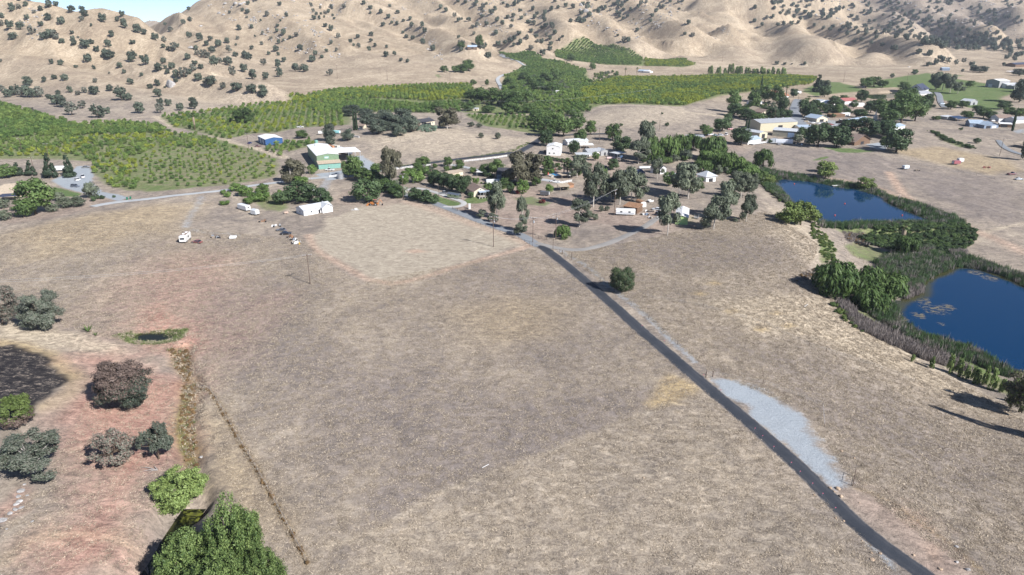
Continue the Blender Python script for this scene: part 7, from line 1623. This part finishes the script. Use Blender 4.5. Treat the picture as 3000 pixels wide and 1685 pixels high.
# right settlement
boxtrailer('white freezer trailer parked before the beige shed', 2296, 423, -14, 12.5, 2.6, 3.8, paint((.70, .73, .78)), 'semi_trailer', 'semi-trailer', 1.0, (-4.5, -3.3), .08, stripe=W['bluegrey']); utility_bed('flat trailer in front of the white freezer trailer', 2283, 425, -12, (.25, .25, .27))
junk('scrap_heap', 'dark scrap row right of the freezer trailer', 2330, 421, 7, 'scrap', (M_DOORD, M_STEEL, M_WOOD)); junk('scrap_heap', 'grey scrap end by the oleanders', 2345, 424, 5, 'scrap', (M_STEEL, M_DOORD))
for i, (u, v, h, c, k, lb) in enumerate(((2068,397,20,(.05,.10,.25),'car','blue car at the left end of the junkyard row'),(2082,396,10,pw,'van','white van in the junkyard row'),(2096,398,15,(.08,.14,.3),'car','blue car in the middle of the junkyard row'),(2112,398,5,(.5,.52,.55),'suv','silver car in the junkyard row'),(2128,396,60,pw,'van','white motor van at the right end of the junkyard row'),(2075,390,30,(.1,.12,.2),'suv','dark car behind the junkyard row'),(2140,380,10,(.6,.3,.3),'van','red and white truck behind the junkyard tree'),(2160,384,5,pw,'van','white van left of the cypress pair'),
    (2382,362,10,pw,'car','white car left of the cream garage house'),(2400,364,15,pw,'car','white car before the cream garage house'),(2362,357,5,(.3,.2,.05),'car','yellow-brown car at the street foot'),(2415,366,10,(.6,.6,.62),'van','white van right of the cream garage house'),(2470,360,20,(.2,.3,.45),'van','blue boxy van on the bare yard'),(2480,362,5,(.15,.2,.35),'suv','dark blue car on the bare yard'),(2461,356,80,pw,'van','white van behind the blue one'),
    (2252,322,0,(.2,.2,.2),'car','dark car behind the tan houses'),(2280,322,10,(.5,.5,.5),'car','grey car beside the street trees'),(2760,306,0,(.6,.7,.8),'van','pale blue van beside the pale drive'),(2985,360,10,pw,'suv','white car at the right edge houses'),(2910,356,5,pw,'van','white van behind the blue houses'),(2895,360,5,(.3,.35,.4),'suv','grey car behind the blue houses'),(2663,197,5,pw,'car','tiny white car on the far dirt road'),(2964,512,10,(.25,.12,.12),'pickup','dark red pickup at the right edge slope'),(2985,527,0,(.45,.5,.55),'car','pale car hulk at the right edge shade'))):
    car(lb, u, v, h, c, k)
boxtrailer('white round-topped trailer at the top of the street', 2337, 275, 3, 8, 2.6, 3.4, paint(pw), 'travel_trailer', 'trailer', .6, (0.,), .8)
boxtrailer('small white camper shell on the bare slope', 2652, 496, 20, 4.2, 2.3, 2.6, paint((.62, .68, .74)), 'camper', 'camper', .7, (0.,), .2, (('l', .3, 1.5, .9, .5),))
junk('scrap_machine', 'dark farm implements right of the small white camper', 2685, 501, 9, 'machinery', (M_DOORD, M_WOOD)); boxtrailer('red and white stock trailer on the bare slope', 2800, 482, 10, 5.0, 2.3, 2.7, paint((.30, .10, .12)), 'stock_trailer', 'trailer', .6, (0.,), .1); boxtrailer('white camper behind the red stock trailer', 2812, 476, 15, 4, 2.3, 2.9, paint(pw), 'camper', 'camper', .7, (0.,), .25)
junk('scrap_machine', 'red-brown disc plough on the bare slope', 2890, 492, 6, 'machinery', (RF['rust'], RF['red']))
# wheelie bins
for i, (u, v) in enumerate(((373,585),(383,583))):
    t = empty('wheelie_bin', ('green wheelie bin, left of the pair by the lane', 'green wheelie bin, right of the pair by the lane')[i], 'bin', at_px(u, v), R(20))
    m = MB(); m.hexa([(-.3, -.3, .05), (.3, -.3, .05), (.3, .3, .05), (-.3, .3, .05)], [(-.38, -.4, 1.15), (.38, -.4, 1.15), (.38, .4, 1.15), (-.38, .4, 1.15)]); m.build('body', paint((.01, .16, .09)), t)
    m = MB(); m.box(-.41, -.43, 1.15, .41, .43, 1.24); m.build('lid', paint((.01, .13, .07)), t)
# pond dock and buoys
q = G(2456, 547); t = empty('dock', 'small pale wooden dock in the reeds of the far pond', 'dock', (q.x, q.y, -6.1), .1); m = MB(); m.box(-4, -1, 0, 4, 1, .15); m.build('deck', M_TRIM, t)
for x in (-3.5, 0, 3.5):
    m = MB(); m.box(x - .1, -.9, -1.2, x + .1, -.7, .2); m.build('pile', M_WOOD, t)
for u, v, lb in ((2475,598,'orange buoy in the middle of the far pond'),(2446,632,'orange buoy near the front shore of the far pond'),(2643,632,'orange buoy at the right of the far pond'),(2327,540,'orange buoy at the back of the far pond')):
    x, y = on_plane(u, v, -6.5); o = MB().tube([(0, 0, -.2), (0, 0, .1), (0, 0, .4), (0, 0, .5)], [.15, .35, .3, .05], 8).build('buoy', paint((.75, .12, .06))); o.location = (x, y, -6.4); tag(o, lb, 'buoy')
# ------------------------------------------------------------------ utility poles and wires
M_POLE = plain('pole_wood', (.13, .095, .075), .9, var=.25, scale=3, bump=.3); M_INS = plain('insulator', (.62, .62, .62), .4, var=.05); M_WIRE = plain('wire', (.62, .62, .63), .5, .4, var=.02); M_TRAF = plain('transformer', (.42, .44, .46), .5, var=.05)
PT = {}
def pole(key, label, u, v, vtop, arm=0., r=.16, trafo=False, name='utility_pole', cat='utility pole', mat=None, h=None):
    p = G(u, v); dx, dy, dz = raydir(u, vtop)
    h = h or (CAMH + dz * p.y / dy) - p.z; t = empty(name, label, cat, p, R(arm or 0))
    m = MB(); m.tube([(0, 0, -.8), (0, 0, h)], [r, r * .65], 8); m.build('post', mat or M_POLE, t)
    if arm is not None and name == 'utility_pole':
        for z in ((h - .35, h - 1.6) if trafo == 2 else (h - .45,)):
            m = MB(); m.box(-1.5, -.28, z - .08, 1.5, -.12, z + .1); m.build('crossarm', M_POLE, t)
            for x in (-1.35, -.65, .65, 1.35):
                m = MB(); m.tube([(x, -.2, z + .1), (x, -.2, z + .42)], [.09, .06], 6); m.build('insulator', M_INS, t)
        if trafo:
            m = MB(); m.tube([(.35, 0, h - 2.4), (.35, 0, h - 1.5)], .26, 10); m.build('transformer', M_TRAF, t)
    PT[key] = (Vector(p), h, R(arm or 0)); return t
pole('a', 'tall bare utility pole in the dry field with a long shadow', 909, 832, 745, 20)
pole('b', 'tall utility pole with pale insulators at the lower edge of the mown field', 1446, 723, 634, -10, trafo=2)
pole('c', 'utility pole with transformer at the road junction', 1561, 711, 636, -20, trafo=True)
pole('d', 'utility pole with pale insulators beside the round willow', 1628, 703, 627, 10, trafo=2)
pole('e', 'short plain post pole at the junction fence', 1620, 735, 684, None, .1, name='guide_pole')
pole('f', 'utility pole with crossarm at the top of the grey lane', 1182, 582, 508, 30, trafo=True)
pole('g', 'utility pole beside the blue metal shed', 729, 436, 390, 40)
pole('h', 'utility pole in the mobile home yard among eucalyptus', 1799, 632, 555, 60, trafo=True)
pole('i', 'thin pole in front of the green packing shed', 965, 516, 484, None, .1, name='guide_pole')
pole('j', 'tan wooden pole by the gravel lane below the packing shed', 910, 530, 490, None, .13, name='guide_pole', mat=M_WOOD)
pole('k', 'leaning-looking utility pole at the right edge above the drive', 2928, 457, 406, 20)
pole('l', 'red-tipped thin flagpole on the small front lawn', 1285, 580, 540, None, .08, name='flagpole', cat='flagpole')
pole('m', 'tall thin flagpole behind the centre carports', 1710, 450, 392, None, .08, name='flagpole', cat='flagpole')
far = [('n',989,231,190),('o',1135,236,206),('p',1319,249,213),('q',1527,205,178),('r',1420,316,295),('s',1623,320,293),('t',1578,277,254),('u',1630,270,250),('v',1903,305,262),('w',1932,380,351),('x',1755,421,375),('y',1887,170,142),('z',1351,351,328),('aa',2116,182,151),('ab',2471,241,211),('ac',2657,238,214),('ad',388,72,56),('ae',202,20,0),('af',103,513,460),('ag',145,470,420),('ah',64,440,405),('ai',2268,358,318),('aj',2338,296,266),('ak',1612,332,300),('al',2570,395,345)]
names = {'n':'pole on the pale apron right of the left hill','o':'pole on the dry apron above the middle orchard','p':'pole at the top edge of the middle orchard','q':'pole beside the bend of the winding road','r':'pole in the valley wood, left','s':'pole in the valley wood, right','t':'pole in the wooded creek, left','u':'pole in the wooded creek, right','v':'pole at the front of the bright orchard','w':'pole on the dry right knoll','x':'pole behind the centre carports','y':'pole below the far dark orchard block','z':'pole right of the knoll ranch house','aa':'pole at the foot of the tan spur','ab':'pole on the pasture above the left lawn','ac':'pole at the far edge of the lawns','ad':'pole high on the left hill','ae':'pole on the skyline of the left hill','af':'pole behind the redwoods at the left','ag':'pole in the near orchard right of the redwoods','ah':'pole in the near orchard at the left','ai':'pole in front of the tan houses','aj':'pole at the top of the street','ak':'pole at the lower valley wood','al':'pole behind the dark tree row'}
for k, u, v, vt in far: pole(k, 'thin distant utility ' + names[k], u, v, vt, 15, .2, name='utility_pole')
def wire(label, a, b, sag=1.2, off=0., drop=.1, r=.022):
    (pa, ha, ra), (pb, hb, rb) = PT[a], PT[b]
    A = pa + Vector((math.cos(ra) * off, math.sin(ra) * off, ha - drop)); B = pb + Vector((math.cos(rb) * off, math.sin(rb) * off, hb - drop))
    m = MB(); m.tube([A.lerp(B, t / 12) - Vector((0, 0, sag * 4 * (t / 12) * (1 - t / 12))) for t in range(13)], r, 4); tag(m.build('power_line', M_WIRE), label, 'power line')
for a, b, lb in (('b','c','between the mown field pole and the junction pole'),('c','d','between the junction pole and the willow pole'),('b','f','along the grey lane to its top pole'),('d','h','from the willow pole into the grove'),('g','j','past the packing shed'),('r','s','across the valley wood'),('z','r','from the knoll to the valley wood'),('s','v','above the bright orchard'),('t','u','across the wooded creek')):
    for n, off in (('left', -1.35), ('right', 1.35)): wire('thin power line ' + lb + ', ' + n + ' strand', a, b, 1.0, off, 0.)
PT['o1'] = (G(-60, 900), 9., .4); PT['o2'] = (G(100, 520), 9., 0)
wire('thin power line crossing the left oaks from the field pole, upper strand', 'o1', 'a', 1.5, .9, .1); wire('thin power line crossing the left oaks from the field pole, lower strand', 'o1', 'a', 1.5, -.9, .6)

# ------------------------------------------------------------------ fences
M_VINYL = plain('vinyl_white', (.80, .80, .79), .5, var=.03)
POSTW = MB().box(-.07, -.07, -.3, .07, .07, 1.45).mesh('post', M_VINYL); POSTB = MB().tube([(0, 0, -.3), (0, 0, 1.25)], [.06, .05], 6).mesh('post', M_POLE)
def fence(name, label, px, step, kind, rails=(.45, .85, 1.25)):
    P = smooth_line([Vector((*G(u, v).xy, 0)) for u, v in px], step)
    o = Vector((P[0].x, P[0].y, float(hgt(P[0].x, P[0].y)))); t = empty(name, label, 'fence', o)
    Q = [Vector((p.x, p.y, float(hgt(p.x, p.y)))) for p in P]
    for i, q in enumerate(Q):
        c = link('post', POSTW if kind == 'rail' else POSTB, t); c.location = q - o
        if i + 1 < len(Q):
            n = Q[i + 1] - q
            if kind == 'rail':
                for z in rails:
                    s = Vector((-n.y, n.x, 0)).normalized() * .025; up = Vector((0, 0, .08)); a = q - o + Vector((0, 0, z)); b = a + n
                    m = MB(); m.hexa([a - s - up, b - s - up, b + s - up, a + s - up], [a - s + up, b - s + up, b + s + up, a + s + up]); m.build('rail', M_VINYL, t)
    if kind == 'wire':
        for z in (.5, .85, 1.15):
            m = MB(); m.tube([q - o + Vector((0, 0, z)) for q in Q], .012, 3); m.build('wire', M_WIRE, t)
    return t
fence('rail_fence', 'long white three-rail fence below the dry knoll', [(1361,475),(1400,471),(1450,465),(1513,456)], 2.6, 'rail')
fence('rail_fence', 'white rail fence beside the gravel lane by the small grove', [(1120,501),(1150,499),(1190,494),(1220,490),(1262,487)], 2.6, 'rail')
fence('rail_fence', 'white rail fence at the drive between the round citrus', [(1300,489),(1326,486),(1350,494),(1378,500)], 2.6, 'rail')
fence('rail_fence', 'short white rail fence by the round water tank', [(965,521),(985,518),(1010,517)], 2.4, 'rail')
fence('rail_fence', 'white corral panels in the packing shed yard', [(1025,503),(1052,497),(1050,511),(1085,508)], 2.4, 'rail')
fence('rail_fence', 'pale picket gate fence below the swimming pool', [(1641,540),(1655,537),(1675,533)], 1.6, 'rail')
fence('wire_fence', 'dark wire fence along the near side of the grey lane', [(1190,585),(1240,600),(1310,625),(1380,650),(1450,675),(1520,700),(1560,722)], 3.2, 'wire')
fence('wire_fence', 'post and wire fence right of the black road', [(1640,738),(1720,792),(1800,855),(1900,935),(1985,1010),(2068,1098),(2235,1125),(2410,1190),(2415,1250)], 11, 'wire')
fence('wire_fence', 'post and wire fence across the right slope', [(1890,870),(2060,900),(2240,950),(2370,1015),(2420,1030),(2560,1075),(2680,1120)], 13, 'wire')
fence('wire_fence', 'wire fence with dark rank grass running to the bottom of the field', [(575,1138),(613,1142),(650,1200),(700,1290),(760,1390),(820,1500),(900,1650)], 6, 'wire')
fence('wire_fence', 'wire fence along the far side of the bare slope', [(2560,455),(2700,485),(2860,515),(3000,545)], 9, 'wire')
fence('wire_fence', 'wire fence below the pond weeds', [(2465,705),(2500,745),(2530,770)], 5, 'wire')
def gate(label, a, b, h=1.2, bars=5, mat=None, name='gate'):
    A = G(*a); B = G(*b); t = empty(name, label, 'gate', A); d = B - A
    for q in (Vector(), d):
        m = MB(); m.tube([q + Vector((0, 0, -.4)), q + Vector((0, 0, h + .35))], .09, 6); m.build('gate_post', M_POLE, t)
    for i in range(bars):
        z = .2 + (h - .2) * i / (bars - 1); m = MB(); m.tube([d * .03 + Vector((0, 0, z)), d * .97 + Vector((0, 0, z))], .035, 5); m.build('bar', mat or M_POLE, t)
gate('brown pipe gate at the loop drive entrance', (1325,614), (1341,619)); gate('dark pipe gate at the road junction corner', (1577,700), (1602,703)); gate('rusty pipe gate post pair by the gravel patch', (2498,1424), (2503,1398), 1.6, 2)
for u, v, lb in ((2068,1106,'dark wooden post at the top of the gravel patch'),(2088,1104,'second wooden post by the gravel patch'),(1647,745,'dark strainer post just past the junction'),(1675,752,'strainer post right of the junction')):
    q = G(u, v); o = MB().tube([(0, 0, -.3), (0, 0, 1.7)], [.13, .11], 7).build('strainer_post', M_POLE); o.location = q; tag(o, lb, 'post')
q = G(1376, 612); t = empty('gate_pillar', 'white box pillar at the loop drive gate', 'pillar', q); m = MB(); m.box(-.5, -.5, -.2, .5, .5, 2.4); m.build('column', W['white'], t); m = MB(); m.box(-.6, -.6, 2.4, .6, .6, 2.55); m.build('cap', M_TRIM, t)
q = G(1258, 790 * 0 + 590); 
# low white wall on the knoll, irrigation pipe
A, B, L, rz = frame_px((1032,402), (1052,404)); t = empty('garden_wall', 'low white wall left of the knoll grove', 'wall', A, rz); m = MB(); m.box(0, -.2, -.5, L, .2, 1.5); m.build('wall', W['white'], t); m = MB(); m.box(-.05, -.25, 1.5, L + .05, .25, 1.6); m.build('coping', M_TRIM, t)
A = G(1412, 1372); B = G(1432, 1362); o = MB().tube([Vector((0, 0, .12)), B - A + Vector((0, 0, .15))], .06, 6).build('pipe', M_INS); o.location = A; tag(o, 'short pale pipe lying in the middle of the dry field', 'pipe')
A = G(2356, 900); B = G(2366, 893); o = MB().tube([Vector((0, 0, .12)), B - A + Vector((0, 0, .2))], .08, 6).build('pipe', M_INS); o.location = A; tag(o, 'short pale pipe lying on the right slope', 'pipe')
# dark rank grass along the field fence, roadside stones, survey flags
thicket('rank_grass', 'dark dead weeds along the field fence line', [[(575,1134),(612,1138),(655,1200),(705,1290),(765,1390),(825,1500),(905,1650),(897,1654),(815,1502),(755,1392),(695,1292),(645,1204),(610,1146),(575,1142)]], 1500, WH['drybush'] * 2 + CL['grass'], .6, .4)
random.seed(8)
for i, (u, v, w, lb) in enumerate(((2432,1430,11,'tan boulder left of the roadside trio'),(2455,1433,14,'tan boulder in the middle of the roadside trio'),(2464,1455,12,'tan boulder below the roadside trio'),(2444,1440,7,'small tan stone among the roadside trio'),(2385,1450,8,'tan stone left of the road bend'),(2677,1627,9,'dark stone right of the black road near the bottom'),
    (2755,1668,12,'tan boulder on the dirt verge at the bottom'),(2835,1670,14,'grey boulder at the bottom right verge'),(2803,1648,10,'grey stone on the dirt verge'),(2730,1558,9,'pale stone high on the dirt verge'),(2802,1602,11,'pale boulder beside the ditch bottom right'),(2555,1640,12,'brown boulder left of the road at the bottom'),(2578,1622,9,'brown stone left of the road near the bottom'),(2553,1620,8,'pale stone left of the road near the bottom'),(2448,1518,7,'red-brown stone left of the road'),(2472,1527,7,'second red-brown stone left of the road'),(2465,1322,9,'tan stone on the slope above the gravel'),(2503,1343,7,'small tan stone on the slope above the gravel'),(2735,1548,6,'white stone on the verge'),(2517,1473,5,'small white stone on the dirt verge'),(2525,1585,6,'pale stone by the left road edge'),
    (590,1340,10,'round grey boulder by the gully weeds'),(1885,1400,6,'dark stone in the near field'))):
    boulder(u, v, w, lb, i not in (7, 8, 10, 21))
for i, (u, v, w) in enumerate(((72,1420,9),(62,1440,20),(55,1455,14),(80,1452,9),(58,1470,18),(48,1478,16),(62,1488,14),(45,1494,18),(30,1505,16),(8,1525,24),(95,1528,9),(20,1550,7))):
    boulder(u, v, w, 'pale flat rock of the low rock line below the thin grey oak', False, .5, 'rock line at the left edge')
for i, (u, v) in enumerate(((2210,1262),(2232,1284),(2265,1316),(2316,1363),(2342,1389),(2378,1424),(2408,1454),(2445,1496),(2110,1150),(2060,1105),(1945,1005),(1880,960))):
    q = G(u, v); t = empty('survey_flag', 'tiny pink survey flag along the edge of the black road', 'flag', q, 0, 'survey flags along the road')
    m = MB(); m.tube([(0, 0, -.1), (0, 0, .75)], .02, 4); m.build('stake', M_STEEL, t); m = MB(); m.box(0, -.01, .62, .18, .01, .76); m.build('pennant', paint((.75, .16, .25)), t)
# ------------------------------------------------------------------ the air between here and the hills
_zlo = float(GZ.min()) - 3; _zhi = max(float(GZ.max()) + 25, CAMH + 20)
hb = MB(); hb.box(-5700, -200, _zlo, 5700, 5800, _zhi)
hm, hnt, hbs = newmat('haze')
hnt.n.remove(hbs)
pv = hnt.new('ShaderNodeVolumePrincipled'); pv.inputs['Color'].default_value = (.80, .88, 1, 1); pv.inputs['Density'].default_value = .000055; pv.inputs['Anisotropy'].default_value = 0
hnt.l.new(pv.outputs[0], hnt.n['Material Output'].inputs['Volume'])
haze = hb.build('haze', hm); tag(haze, kind='stuff')
